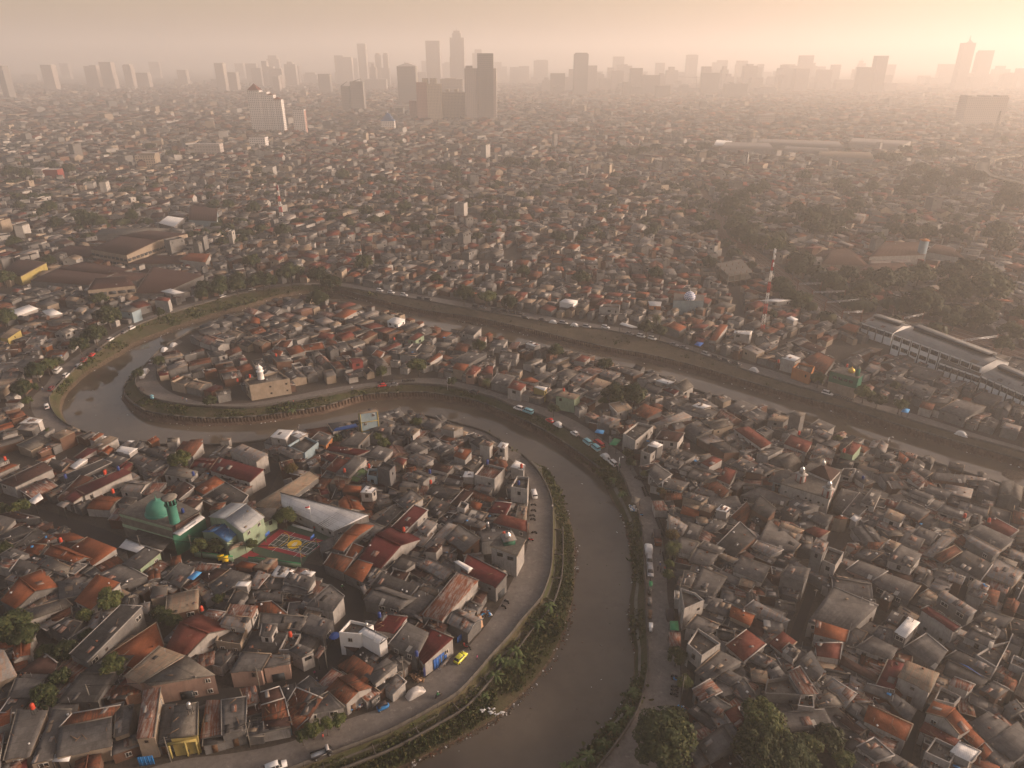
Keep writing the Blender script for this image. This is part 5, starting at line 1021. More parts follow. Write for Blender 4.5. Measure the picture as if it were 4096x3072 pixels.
# ---- houses seen one by one: type, four roof corners (low edge, high edge), low and high roof height, roof, wall
HOUSES = {
'R7': '''s 595 675 715 720 905 535 785 490 6.2 7 M w
g 290 975 500 1045 675 845 445 745 5 8 M w
s 1200 1090 1510 1210 1605 1100 1265 925 6.5 7.5 M g
s 870 1450 1040 1500 1350 1160 1170 1085 5.5 7.5 U w
f 1140 985 1270 1075 1310 1045 1180 975 8 8 W w
s 1490 640 1785 720 1785 628 1560 565 5.5 6.5 R g
p 1645 320 1790 345 1805 235 1700 225 11 11 C w
f 1640 150 1760 180 1772 130 1690 90 9 9 W w
p 1320 215 1500 255 1595 155 1410 110 8.5 8.5 U w
f 1218 235 1318 240 1320 190 1240 185 7 7 W w
f 310 375 420 378 460 335 365 312 9 9 W w
s 155 370 310 375 320 320 180 305 6 6.6 O b
p 460 140 570 185 620 130 500 95 12 12 C d
s 640 460 720 520 868 428 765 350 6.5 7.2 G w
s 430 640 520 690 690 520 600 490 4.5 5.5 D g
s 250 700 390 790 520 680 370 620 4.5 5.5 G g
s 820 690 905 740 990 650 895 612 6.5 7 L w
s 720 800 870 850 960 740 850 700 4 5 L w
s 1060 780 1235 895 1365 780 1180 660 5.5 7 G b
s 885 850 985 900 1165 670 1085 645 4.5 5.5 L g
s 1130 630 1375 692 1425 648 1200 560 5 5.8 G b
s 1445 545 1600 570 1650 470 1510 455 5.2 6 M w
s 1685 600 1775 615 1787 500 1715 493 4.5 5 T w
s 1280 420 1475 462 1510 430 1285 340 4 5 K b
s 1280 515 1365 530 1390 475 1290 450 4 5 O b
s 1110 475 1200 490 1305 378 1225 350 4.5 5.3 B g
s 1225 580 1390 620 1440 560 1280 520 4.5 5 G g
p 1170 500 1235 520 1270 470 1205 445 7 7 C w
s 880 520 1010 590 1110 480 960 420 4 5 D g
s 900 380 1070 430 1200 360 960 310 4.5 5.5 D g
g 725 235 870 280 925 240 780 190 6 6.8 G w
s 655 320 820 330 830 300 690 275 6 6.3 G c
s 600 95 680 125 715 95 650 60 6 6.5 R c
s 750 60 870 130 960 80 820 30 6 7 L w
s 940 165 1080 200 1140 145 975 115 6 6.8 B w
s 1050 280 1205 310 1225 270 1080 245 4.5 5 G g
s 1140 50 1240 85 1300 10 1180 -20 7 8 O w
s 95 205 215 230 365 75 260 50 6 7 G w
s 20 170 130 190 260 90 190 60 4.5 5.5 R g
s 180 260 290 275 380 190 330 160 4 4.8 N g
p 370 220 460 235 470 160 385 160 7 7 C u
g 60 870 160 895 300 755 165 735 6 7 O g
s 175 945 250 965 340 860 245 825 5 5.7 O w
s -10 1010 165 1080 250 960 60 910 4 5.5 K g
s 170 1090 330 1165 420 1010 290 970 4 5 O g
s 320 1140 400 1170 530 1040 440 1000 3.5 4.5 G g
s 590 1030 720 1060 800 1000 660 945 5.5 6 D w
s 410 1200 730 1310 820 1200 500 1085 4 5.5 D g
g 340 1320 660 1410 740 1325 420 1225 5 6.5 G g
s 670 1430 800 1470 970 1300 830 1240 4 5 G g
s 830 1230 975 1290 1010 1240 880 1200 4.5 5 T b
s 810 1010 1050 1150 1130 1060 920 960 4.5 5.5 L g
s 885 895 985 905 1040 835 970 830 8 8.5 B w''',
'R6': '''s 500 205 900 330 1040 200 590 80 6 8 M w
s 705 10 990 115 1090 70 850 -20 6.5 7.5 G w
s 330 400 430 455 640 330 545 265 5 6 O d
s 435 455 780 600 880 470 640 330 4 5.2 D g
s 100 440 170 510 325 385 235 330 5 6 B g
f 10 250 300 295 370 220 80 150 6 6.3 C w
s 960 570 1190 605 1610 285 1520 225 4.5 6 T g
s 20 1330 190 1420 330 1220 180 1170 4 4.8 G w
s 320 1240 540 1250 600 1190 370 1170 4 4.5 U g
s 480 1400 560 1510 910 1300 700 1240 4 5.2 G w
s 395 1320 480 1375 710 1250 550 1230 4.5 5 B w
s 750 1205 920 1230 990 1180 830 1150 5.5 6 O b
s 945 1215 1080 1235 1195 1130 1080 1115 6 6.5 T b
s 1130 1300 1270 1320 1370 1240 1200 1195 5 5.6 W b
s 1430 1280 1540 1310 1585 1265 1480 1245 5 5.4 W g
s 890 1410 990 1430 1110 1290 990 1250 5 5.6 L w
s 1000 1440 1240 1440 1260 1330 1080 1320 4.5 5.2 D g
s 1255 1360 1520 1440 1585 1330 1320 1265 6 7 G w
s 1230 1450 1500 1490 1560 1450 1260 1400 4.5 5 G w
s 970 1540 1240 1570 1240 1500 1010 1470 4 4.6 G g
s 680 1580 810 1610 890 1490 760 1440 5 5.6 D g
f 745 1410 880 1415 925 1360 785 1357 7 7 W w''',
'F': '''s 1134 2030 1332 2121 1467 2058 1128 1974 3.8 8.2 W w''',
'R5': '''s 0 330 155 380 540 200 440 125 5.5 7 B w
s 480 170 640 215 720 140 540 90 5 5.8 D b
s 720 170 780 190 910 100 830 90 5 5.3 W w
s 770 75 840 95 1000 0 900 -20 5 6 M w
s 620 280 700 350 1150 130 1060 100 4 5 D g
s 1040 130 1200 170 1340 90 1150 40 4.5 5.3 G g
s 1340 110 1590 215 1700 150 1420 40 5 6 G w
s 1430 10 1780 110 1810 20 1500 -30 4.5 5.5 D g
s 780 395 880 470 1355 240 1270 195 6.5 7.5 M w
s 655 500 760 540 880 460 790 415 5.5 6.2 M w
s 600 500 680 520 970 290 830 265 4.5 5.5 K b
s 0 670 170 720 400 700 150 640 5.5 6.5 B g
s -60 880 10 880 160 720 -60 660 3.5 5.5 G w
s 150 1000 330 970 510 880 380 810 4 4.8 D g
s -40 900 0 940 370 830 200 790 4 5 D g
s 370 960 480 960 590 910 500 870 4 5 K w
s 250 1030 400 1090 480 985 340 970 4 5 O w
s 560 870 690 950 870 910 760 860 4.5 5.5 O w
g 450 1080 770 1170 880 1110 520 990 4.5 6 O w
s 750 1010 960 1190 1200 1020 910 905 5 6.5 O w
s 0 1090 160 1130 300 1080 120 1010 4.5 5.5 G w
s 100 1260 330 1310 390 1200 200 1130 4 5 D g
f 410 1210 700 1290 730 1210 500 1110 5 5.2 C w
g 0 1560 170 1650 370 1465 200 1322 4.5 7 O g
s 780 1560 950 1650 1240 1380 1000 1295 6 8 O w
s 1270 1180 1450 1230 1660 1060 1500 1010 6 6.6 G n
s 960 1310 1230 1420 1520 1310 1270 1180 4.5 5.5 G g''',
'R10': '''s 40 1570 290 1530 460 1100 170 1090 5 6 G c
s 310 1610 520 1560 700 1090 520 1090 4.5 5.5 G c
s 600 1250 1095 1150 1180 1040 720 1120 6.5 7.2 K c
s 560 1550 1090 1440 1095 1160 600 1260 5 6.3 G c
s 1130 1350 1270 1300 1320 1035 1150 1070 5.5 6.3 G c
s 1350 1360 1520 1340 1580 870 1415 900 8 9 U c
s 1560 1400 1690 1380 1740 1030 1600 1040 4.5 5 G g
f 1675 1370 1950 1330 1955 1010 1720 1050 7 7 C y
s 1235 750 1385 815 1810 550 1570 460 7.5 7.9 T p
f 1395 800 1490 850 2130 740 1830 540 7.3 7.3 C p
s 1040 560 1310 660 1610 450 1540 230 4 5 O w
s 700 520 870 600 1390 70 1180 60 7 8 D g
g 560 1010 960 1000 1140 720 790 730 4.5 6 D g
s 80 965 350 955 430 790 160 770 4 5 G g
s 170 720 520 725 560 620 440 530 4 5 B g
s -80 830 160 730 40 500 -80 480 5 6 L c
s 480 270 680 390 800 220 640 180 4 5 D g
f 270 210 720 50 640 -20 200 110 4.5 4.5 C w
s 1110 910 1380 840 1390 800 1240 770 3.5 4 R w
s -40 480 140 460 150 380 40 340 4 5 O w''',
'R11': '''g -90 640 105 690 295 500 40 405 5.5 8.5 R w
s 435 345 660 365 710 265 480 250 9 9.5 U w
s 385 425 600 445 650 365 430 345 8 8.8 L w
p 345 560 560 590 620 450 385 440 6.5 6.5 C c
s 720 350 960 330 830 225 690 240 4.5 6 K b
s 720 460 1070 470 1130 360 740 330 5 6 G g
s 1060 460 1270 530 1360 395 1145 330 5 6 G g
s 730 520 830 525 880 425 750 420 8 8.4 G w
s 585 650 880 660 960 500 700 480 4.5 5.2 D g
p 890 640 1010 640 1080 500 960 500 5.5 5.5 C w
s 985 640 1090 705 1190 640 1060 590 6 6.6 G w
s 475 835 740 815 820 680 580 665 6 6.5 G p
s 760 800 985 760 985 685 820 685 6 6.4 G p
s 1130 260 1355 305 1450 180 1330 85 6 7.5 G w
s 610 1115 725 1080 690 950 560 980 5 6 U w
s 740 1110 935 1060 895 960 735 1010 5.5 6.3 B w
s 755 1250 975 1210 940 1060 745 1120 4.5 5.5 K u
s 770 1320 1000 1290 980 1210 760 1250 3.5 4.2 B u
s 405 1370 600 1320 610 1050 400 1080 5.5 6.5 G g
s 220 1390 400 1350 395 1080 270 1080 4.5 5.3 U g
s 965 1100 1150 1240 1260 1060 1045 970 4 6 K w
s 1080 1200 1450 1135 1310 1005 1140 1100 4.5 6 G w
g 1280 1000 1470 1110 1580 1000 1400 880 4.5 6 K w
s 1400 780 1640 940 1700 800 1540 690 4.5 6 K b''',
'R12': '''s 85 320 290 430 365 370 150 265 9 10 W W
p -110 310 100 330 230 240 0 190 9.5 9.5 C W
s 215 290 435 325 560 165 320 140 7 8 M w
s 385 430 650 540 770 325 555 220 6.5 7.5 G g
s 655 520 735 620 1010 375 795 285 5 6.5 M w
s 150 730 250 820 465 640 355 570 5.5 6.3 G w
s 330 860 415 925 550 805 460 730 3 4 L w''',
'R8': '''s 870 200 960 300 1075 215 930 120 5 6 G w
s 960 310 1160 360 1230 290 1010 240 4.5 5.3 G u
s 1335 110 1410 148 1525 85 1440 50 7 7.3 R w
s 1105 60 1200 95 1290 40 1180 0 6 6.8 D w
s 1010 110 1140 150 1190 100 1060 50 5 5.6 G w
s 1145 170 1210 190 1270 150 1200 130 6 6.4 G w
g 1210 230 1370 270 1480 225 1260 155 5 6.2 G g
s 1475 250 1590 300 1650 190 1550 150 5.5 7 R w
s 1345 320 1530 420 1590 360 1480 275 5 7 K c
s 1600 130 1720 190 1830 130 1700 70 5 6.2 G g
f 1730 190 1880 215 1890 175 1780 150 7.5 8 G b
g 1810 140 1900 210 1990 170 1870 110 6 7 G w
s 1935 270 2100 300 2130 190 1990 165 4.5 5.5 G u
s 1280 370 1460 420 1480 380 1320 330 4.5 5 G g
s 1175 410 1340 460 1400 420 1230 370 6 6.8 G c
s 1155 560 1310 600 1320 540 1180 490 4.5 5.2 O g
s 1325 520 1420 550 1470 500 1370 475 7 7.4 T b
f 1465 530 1570 550 1605 515 1520 480 8 8 W w
s 1600 590 1720 650 1780 530 1740 460 4 5 K b
s 1690 400 2070 490 2120 430 1860 330 4 5 G g
s 1780 520 1930 600 2000 520 1860 400 6.5 7.5 D b
s 2040 540 2160 590 2212 540 2080 500 5 6 D g
s 930 530 1045 535 1000 450 905 450 3.2 3.5 U w
s 1060 700 1170 750 1215 670 1050 570 5 6 L w
s 1190 760 1300 800 1350 680 1230 640 4.5 5 G w
s 1480 840 1630 940 1820 770 1680 640 4.5 6.5 D b
s 1350 700 1470 720 1560 640 1440 620 4.5 5 G w
s 1140 900 1240 920 1320 820 1150 770 5.5 6.3 G w
g 1225 980 1410 1030 1490 920 1300 860 4.5 5.8 G g
s 1470 930 1620 1000 1670 965 1530 915 4.5 5 T g
s 1620 1070 1870 1170 1940 1030 1690 940 6 7 G w
s 1430 1100 1660 1200 1700 1140 1480 1050 4 4.7 G w
s 1165 1180 1250 1195 1290 1100 1190 1070 5 5.7 G w
s 1250 1260 1440 1310 1560 1130 1350 1040 3.8 4.6 G g
s 1670 1190 1790 1220 1815 1165 1700 1130 5 5.3 T b
p 1190 1400 1365 1325 1290 1260 1155 1215 9.5 9.5 C w
s 1375 1400 1570 1465 1620 1370 1440 1330 4.5 5.2 G g
s 1590 1470 1770 1550 1810 1460 1610 1375 5.5 6.2 O c
s 1735 1390 2040 1530 2115 1500 1810 1330 5 6.5 L w
s 1790 860 1960 930 2060 880 1840 800 4.5 5 L w
s 1830 830 2150 900 2212 830 1940 620 4 5 G g''',
'R13': '''p 1215 490 1345 600 1510 490 1310 355 9 9 C w
s 1290 740 1400 820 1690 660 1500 560 5 6 G g
s 1560 510 1720 650 1905 500 1740 375 5.5 6.5 R w
s 1600 860 1750 1035 1850 985 1710 800 4 5.5 G w
s 1465 790 1600 865 1710 800 1570 720 4.5 5.5 G w
s 1700 610 1900 700 1990 640 1820 560 5 5.8 G g
s 1900 700 1960 810 2090 780 1980 640 4.5 5.5 G g
s 1265 900 1340 1010 1520 920 1420 810 4.5 5.2 U g
s 1300 1030 1460 1150 1600 1050 1450 960 4 5 G g
s 1545 1100 1665 1270 1740 1200 1650 1045 6 7 R w
g 1310 1380 1420 1540 1640 1370 1530 1220 4.5 6.5 G g
s 1200 350 1420 400 1500 330 1300 240 5 5.6 G w
s 1945 490 2060 580 2180 480 2060 390 5 6.5 R w
s 2055 550 2160 620 2212 560 2120 490 7 7.5 G w''',
'R14': '''s 310 300 680 380 910 160 530 0 6 8.5 G w
s 360 410 635 480 660 380 380 290 7.5 8.3 O w
s 385 600 580 630 600 490 370 490 6 7.2 R w
s 180 680 370 830 440 740 330 560 4 6 G w
s 240 940 385 930 230 700 130 750 8 8.8 U w
p -80 930 240 945 140 780 -60 810 8 8 C g
p 215 1040 360 1060 350 950 240 930 7 7 C w
s 470 860 630 1060 730 940 510 800 4.5 5.5 L w
s 1070 390 1170 440 1290 310 1190 260 9.5 10 W d
s 1305 195 1590 385 1650 345 1370 165 9 9.3 M w
s 1450 70 1730 250 1790 200 1510 25 7.5 8.2 L g
s 1100 790 1375 920 1460 760 1180 650 8 9.5 T w
s 730 530 1030 640 1090 540 880 430 5.5 6.5 G w
s 860 420 1040 520 1060 380 930 340 5 5.8 G w
s 640 500 740 520 825 400 700 350 5 5.8 G w
s 900 870 1050 920 1150 680 1010 640 5 6 M w
s 590 680 930 850 960 800 600 600 4 4.8 B g
s 1155 530 1420 720 1530 560 1350 410 5 6.5 G g
s 1520 620 1900 810 1950 710 1620 560 5 6.2 D g
s 1500 760 1780 890 1900 810 1540 640 4 5 D g
g 1680 430 1930 540 1960 460 1740 360 7 8 G w
p 1790 590 1970 700 2090 470 1940 500 7 7 C w
s 1545 850 1720 920 1780 860 1600 790 6.5 7.2 U w
p 1420 980 1600 1030 1660 960 1480 870 5.5 5.5 D w
g 1340 1105 1410 1000 1600 1065 1510 1150 7 9 O w
s 1620 1270 1790 1420 1860 1360 1720 1220 4.5 5.2 O w
s 1790 1430 1860 1530 1930 1450 1860 1370 4 4.6 O w
s 1290 1270 1600 1400 1640 1350 1340 1190 4.5 5.3 R w
p 1340 1450 1560 1550 1640 1420 1430 1320 6.5 6.5 C w
s 1560 1450 1740 1535 1825 1450 1640 1370 7 7.3 W w
s 800 1180 1160 1350 1220 1210 845 1040 5.5 7 O w
s 790 910 1040 1000 1060 910 830 850 4.5 5 G b
s 1010 1000 1200 1190 1260 1080 1060 930 4 5 G b
s 640 1080 820 1210 860 1100 700 1000 4 4.8 G g
s 740 1410 910 1530 1060 1480 890 1330 5.5 6.2 G w
s 950 1560 1180 1660 1280 1600 1070 1470 3.5 4.5 G g
s 70 1290 510 1210 440 1080 0 1110 4 4.8 G g
s 400 1050 615 1040 560 960 450 900 5 5.2 C w
s 1730 1200 1890 1350 2085 1225 1900 1100 4.5 5.5 G g
s 1900 1360 2120 1530 2300 1400 2160 1190 4.5 6 G g
s 1820 900 1970 980 2080 900 1940 830 5.5 6.2 G b
s 2040 1050 2100 1130 2212 1080 2140 990 5 6 G g
s 1770 280 2040 350 2110 270 1880 200 4 5 G g''',
'R9': '''s 90 165 285 238 335 150 150 85 5.5 7 R w
s 330 235 470 270 545 240 440 180 5 6 L w
s 340 60 480 115 515 90 400 35 5 5.8 L g
s 595 235 700 265 775 175 700 145 7.5 8.5 R n
f 935 350 1070 390 1115 350 1010 310 6.5 6.8 D g
s 1095 310 1150 350 1195 300 1110 235 4.5 5.5 O g
s 1130 370 1330 470 1400 420 1200 320 5 6 D g
s 1180 460 1290 545 1345 490 1225 395 5.5 7 U w
s 1405 480 1690 510 1700 445 1420 420 5 6 G b
s 1690 480 1860 490 1880 470 1700 445 5 5.4 L g
s 720 470 800 520 825 450 720 385 6 7.5 G w
s 585 430 700 460 725 390 620 385 6 7.5 G w
s 970 810 1120 865 1160 800 1020 740 6 6.8 T w
s 675 825 730 855 770 820 715 790 4.5 4.8 W w
s 525 815 590 835 660 825 590 795 6 6.5 O c
s 770 680 890 720 950 590 870 560 6.5 7.3 G w
s 1190 590 1370 660 1420 630 1240 565 6 6.7 G w
s 1340 590 1530 640 1565 590 1370 530 5 6 G g
s 980 700 1090 740 1120 690 1000 655 5 5.6 R b
s 1080 740 1280 840 1380 760 1130 670 5 6 G b
s 1450 760 1680 830 1750 790 1500 700 5.5 6.3 G w
s 1690 950 1990 1110 2120 1010 1830 880 5.5 7 G w
s 1700 1010 1940 1160 2010 1110 1740 970 6.5 7 L g
s 1860 880 2080 990 2160 930 1960 820 5 6.5 R w
s 1400 1160 1500 1220 1660 1120 1600 1065 4.5 6 K g
s 800 1095 920 1100 980 1040 840 1035 5 6.5 K w
s 980 1050 1060 1100 1125 1050 1030 1015 5.5 6 T w
s 705 1150 860 1200 960 1130 800 1100 5 6 G g
s 1010 1190 1220 1260 1305 1145 1120 1060 7 8 G w
s 645 1280 870 1370 1000 1290 750 1200 5 6 G p
s 870 1395 1190 1550 1290 1420 960 1300 4.5 5.5 G g
s 265 930 400 1000 490 940 360 900 5 6 R g
s 330 1100 430 1145 480 1040 380 1000 13 13.4 L g
p 430 1190 545 1240 620 1120 480 1070 9 9 C w
s 180 1240 460 1395 480 1360 200 1210 3.5 3.8 L g
s 60 1325 270 1390 320 1270 130 1240 9 9.5 G g
s 50 900 200 960 265 930 75 860 5.5 6 T b
s 10 980 180 1060 250 970 60 910 4.5 5.3 G b
s 1100 1040 1270 1110 1330 1010 1170 950 5 6 G w
s 1220 970 1380 1060 1450 960 1290 900 4.5 5.3 G g
s 1320 1140 1400 1170 1600 1000 1490 980 4.5 5.3 L g
s 1565 1225 1830 1365 1930 1230 1700 1110 5 6 D w
s 1855 1320 2110 1420 2212 1300 1970 1180 5 6.5 L c
s 1720 1420 1880 1480 1910 1420 1790 1370 6.5 7 L w
s 1715 1490 1860 1550 1890 1500 1760 1430 5.5 6 G w
s 1530 1360 1660 1410 1690 1340 1570 1300 5.5 6 L b
s 525 690 640 760 750 600 600 560 4 4.8 G g
s 610 780 730 820 870 690 760 600 4 4.8 G g
s 290 810 460 900 520 800 370 770 5 6 G g
s 130 680 270 760 400 720 200 640 5 6 G w''',
'Z3': '''s 270 900 360 930 380 905 300 890 7 7.3 W y
s 60 905 165 930 210 880 110 840 6.5 7.3 R w
s 150 845 280 870 315 855 250 820 5.5 6.5 O w
s 450 970 600 1000 645 965 500 935 8 8.4 T n
s 1060 1110 1180 1150 1300 1090 1160 1035 5.5 7.5 K d
s 780 1170 880 1205 965 1160 830 1125 5.5 6.5 L g
s 1240 1190 1270 1210 1540 1140 1470 1100 4 5.5 L w
p 990 1270 1090 1330 1235 1210 1110 1180 9 9 C w
p 1135 1410 1210 1440 1310 1365 1230 1330 9 9 C w
s 1185 1370 1265 1390 1310 1365 1240 1335 10.5 10.8 W g
s 1250 1320 1430 1340 1480 1270 1300 1250 8 8.5 B w
s 1540 1050 1640 1075 1700 1055 1600 1025 6.5 6.8 W w
f 1420 1070 1700 1140 1760 1100 1510 1025 5.5 5.8 G w
s 1890 1240 2100 1390 2180 1350 2000 1220 6 7 R w
s 595 685 680 700 727 660 660 640 6 6.3 R w
s 205 550 280 575 325 560 250 530 6.5 6.8 W w
s 1285 910 1400 960 1440 930 1340 895 5 6 M w
s 1250 850 1360 880 1410 860 1310 830 5 5.5 W w
s 480 215 590 235 625 205 525 190 7 7.5 W W
p 800 250 960 270 965 235 830 230 9 9 C w
s 1205 245 1290 250 1300 215 1195 210 6.5 6.8 W o
s 1685 520 1740 525 1830 405 1770 395 5 6 O w
s 1885 465 2010 480 2030 450 1890 445 10 10 W w
s 680 960 760 990 840 930 760 905 5.5 6.5 G w
s 800 800 900 830 970 790 850 760 5 5.8 L g''',
'Z2': '''f 1100 370 1190 400 1250 355 1160 335 6 6 W W
s 670 330 760 345 860 290 770 270 5.5 7 O w
s 0 385 80 390 75 350 20 330 5 6 O w
s 290 590 330 645 440 610 400 560 5 6.5 O w
s 410 610 600 590 580 540 440 560 5 6 O w
s 170 610 240 650 265 610 210 595 5 6 O w
s 205 570 300 580 340 520 250 530 4.5 5.5 K w
s 540 500 650 520 680 480 570 460 5.5 7 R g
s 590 560 700 570 690 530 620 510 4 6 K g
s 820 710 910 690 880 665 790 670 8 8.3 M r
s 1270 515 1330 525 1400 480 1350 460 7 8 R n
s 1050 600 1100 610 1220 560 1180 540 4.5 5.5 R g
s 980 640 1050 660 1080 620 1020 600 4.5 5.5 O w
s 1420 690 1450 705 1550 640 1520 625 5.5 6.5 O w
s 1630 750 1720 770 1760 720 1660 705 6 7 O c
s 1735 795 1800 800 1860 745 1790 720 6 7 R p
s 1860 780 1950 790 1955 735 1910 725 5.5 6 R p
s 1620 690 1750 720 1900 640 1760 620 5 6 G g
s 1640 600 1740 615 1770 560 1670 545 5 6 K g
s 1940 860 2070 890 2130 820 1990 790 4.5 5.5 G g
s 165 1300 290 1320 350 1250 230 1240 8 8.3 W w
s 310 1280 400 1310 465 1275 385 1250 8 8.3 W w
p 300 1370 440 1430 550 1340 430 1290 7.5 7.5 C u
s 225 1400 350 1450 420 1430 260 1370 6 7 L w
s 725 1360 870 1370 960 1280 850 1260 6 7 G g
s 960 1240 1130 1270 1160 1180 1040 1150 5 6.5 G g
s 1160 1260 1290 1290 1330 1220 1180 1210 4.5 5.5 G g
s 1535 1230 1640 1255 1715 1225 1580 1195 7 7.5 T w
s 1280 1260 1310 1290 1370 1240 1330 1230 7 7.3 T w
s 1380 1200 1470 1240 1540 1180 1450 1160 5.5 6.5 G g
s 610 1405 860 1450 960 1410 680 1370 5 6.2 M w
s 565 1450 680 1510 750 1460 620 1425 5 6 M g
s 610 1560 700 1590 820 1500 700 1470 5 6 R g
s 480 1330 610 1370 665 1300 560 1260 6 7 G o
s 1640 1460 1740 1480 1780 1400 1680 1390 5.5 6.5 O g
f 1840 1360 1930 1380 1960 1350 1880 1330 10 10 T w
s 1990 1380 2050 1395 2080 1355 2020 1340 8 8.3 W w
s 930 1450 1080 1480 1150 1410 1020 1370 5 6.5 G w
s 1260 1400 1350 1430 1430 1390 1310 1330 5.5 6.5 G w
s 1440 1360 1540 1440 1640 1380 1500 1330 5 6 G g
s 1270 1490 1410 1530 1450 1490 1330 1440 5.5 6.3 L w
s 1160 1490 1230 1530 1260 1480 1190 1460 6.5 7 R c
s 1470 1560 1590 1580 1640 1540 1490 1510 5.5 6 B w''',
'Z1': '''s 20 310 110 340 300 270 230 240 5 6 W w
s 390 330 500 310 420 270 340 290 5 5.5 W w
s 1855 1410 2060 1500 2150 1440 1950 1360 8 9 L w
s 935 1415 1040 1440 1105 1395 970 1375 6 6.3 W w
s 400 1290 480 1320 600 1260 530 1235 6.5 7 T b
s 160 1190 310 1190 340 1160 240 1140 5 5.5 W w
s 320 570 370 580 420 560 370 550 7 7.3 T o
s 0 500 60 510 165 440 90 425 6.5 7 T y
s 960 290 1060 300 1130 270 1020 255 8 8.3 C u
s 1240 200 1350 210 1370 185 1280 175 9 9.3 R w
s 1295 130 1400 155 1480 140 1370 110 6 6.6 W w''',
'Z4': '''s 300 345 360 370 395 355 340 330 7 7.3 W w
s 75 205 230 215 340 200 220 190 7 7.2 W w
s 405 570 560 625 620 590 470 535 5 6.5 B w
s 440 680 600 800 690 680 560 620 4.5 6.5 K g
s 260 665 370 695 420 665 330 635 8 8.4 W w
s 735 420 850 460 890 410 800 390 6 6.6 O b
s 930 760 1000 790 1060 740 980 715 5 6 L g
s 1200 730 1290 760 1360 720 1290 690 5 5.5 G g
s 1090 850 1250 900 1330 850 1180 810 5 6 G g
s 1280 790 1480 850 1560 780 1350 730 5 6 G g
s 1260 910 1440 990 1500 910 1340 870 5 6 G g
s 1540 1080 1740 1150 1900 1060 1680 1000 5 6 G g
s 1810 990 1950 1050 2040 980 1890 940 5 6 G g
p 350 740 500 790 530 730 400 700 7 7 C o
f 320 1115 420 1137 460 1110 365 1090 13 13 C g
s 150 1165 280 1180 325 1145 200 1110 6.5 7 T g''',
}
# ---------------------------------------------------------------- all houses: traced ones, then the packed rest
def parea(pts):
    q = [proj(p) for p in pts]
    if all(x < 0 or x > 4096 or y < 0 or y > 3072 for x, y in q): return 0
    return abs(sum(q[i][0] * q[(i + 1) % len(q)][1] - q[(i + 1) % len(q)][0] * q[i][1] for i in range(len(q)))) / 2
SPECS = []
BASE_OCC = occ.copy()
for r in HOUSES:
    for ln_ in HOUSES[r].strip().split('\n'):
        sp = spec(r, ln_, .7); 
        if sp['t'] != 'p':
            c_ = sum(sp['p'], Vector()) / 4
            if sp['t'] == 's': sp['p'] = [c_ + (q - c_) * 1.05 for q in sp['p']]
        fp = [(q.x, q.y) for q in geom(sp)]; ov = frac_occ(fp)
        sp['hand'] = True; sp['a'] = parea(sp['p']) * 1.0; SPECS.append(sp); mark(fp)

# ---------------------------------------------------------------- trees and plants
vr = random.Random(5)
def crown_mesh(seed, leafs, mat, clumps=34, leaf=.09, flat=.85, droop=0.0, spread=1.0):
    r_ = np.random.RandomState(seed); cs = []
    for i in range(clumps):
        d_ = r_.normal(size=3); d_ /= np.linalg.norm(d_); d_[2] = abs(d_[2]) * 1.0 - .25 * r_.rand(); rr_ = (.45 + .5 * r_.rand() ** .6) * spread; cs.append((d_ * rr_ * np.array([1, 1, flat]), .20 + .20 * r_.rand()))
    per = leafs // clumps; V = []; F = []; UV = []
    for c_, rad in cs:
        q = r_.normal(size=(per, 3)); q /= np.linalg.norm(q, axis=1)[:, None]; q *= (rad * (.55 + .45 * r_.rand(per) ** .5))[:, None]; p = c_ + q
        n_ = q / rad + r_.normal(size=(per, 3)) * .55 + c_ * .6 + np.array([0, 0, .5]); n_ /= np.linalg.norm(n_, axis=1)[:, None]
        a = np.cross(n_, r_.normal(size=(per, 3))); a /= np.linalg.norm(a, axis=1)[:, None] + 1e-9; b_ = np.cross(n_, a); s_ = (leaf * (.6 + .8 * r_.rand(per)))[:, None]
        V.append(np.stack([p - a * s_ - b_ * s_ * .6, p + a * s_ - b_ * s_ * .6, p + a * s_ + b_ * s_ * .6, p - a * s_ + b_ * s_ * .6], axis=1).reshape(-1, 3))
    V = np.concatenate(V); n = len(V) // 4; me = bpy.data.meshes.new('crown'); me.vertices.add(len(V)); me.vertices.foreach_set('co', V.astype(np.float32).ravel())
    me.loops.add(n * 4); me.loops.foreach_set('vertex_index', np.arange(n * 4, dtype=np.int32)); me.polygons.add(n); me.polygons.foreach_set('loop_start', np.arange(0, n * 4, 4, dtype=np.int32)); me.polygons.foreach_set('loop_total', np.full(n, 4, dtype=np.int32))
    me.materials.append(M[mat]); me.update(calc_edges=True); return me
def trunk_mesh(seed):
    r_ = random.Random(seed); mb = MB(); mb.tube([(0, 0, -1.15), (.03, .02, -.7), (0, .03, -.35), (.02, 0, .1)], [.075, .055, .045, .02], 'bark', 7)
    for k in range(6):
        q = r_.random() * 6.28; mb.tube([(0, .02, -.45 + .06 * k), (.25 * math.cos(q), .25 * math.sin(q), -.15 + .05 * k), (.55 * math.cos(q), .55 * math.sin(q), .15 + .05 * k)], [.035, .024, .01], 'bark', 5)
    o = mb.build('trunk'); me = o.data; bpy.data.objects.remove(o); return me
CROWN_HI = [crown_mesh(1, 9000, 'leaf_dark', 60, .042), crown_mesh(2, 8000, 'leaf_olive', 54, .045)]
CROWN = {'dark': [crown_mesh(3, 2600, 'leaf_dark', 34, .075), crown_mesh(4, 2600, 'leaf_dark', 26, .08, .75)], 'olive': [crown_mesh(5, 2600, 'leaf_olive', 30, .075), crown_mesh(6, 2200, 'leaf_olive', 22, .08, .8)], 'autumn': [crown_mesh(7, 3600, 'leaf_autumn', 34, .06, .95)]}
TRUNK = [trunk_mesh(1), trunk_mesh(2)]
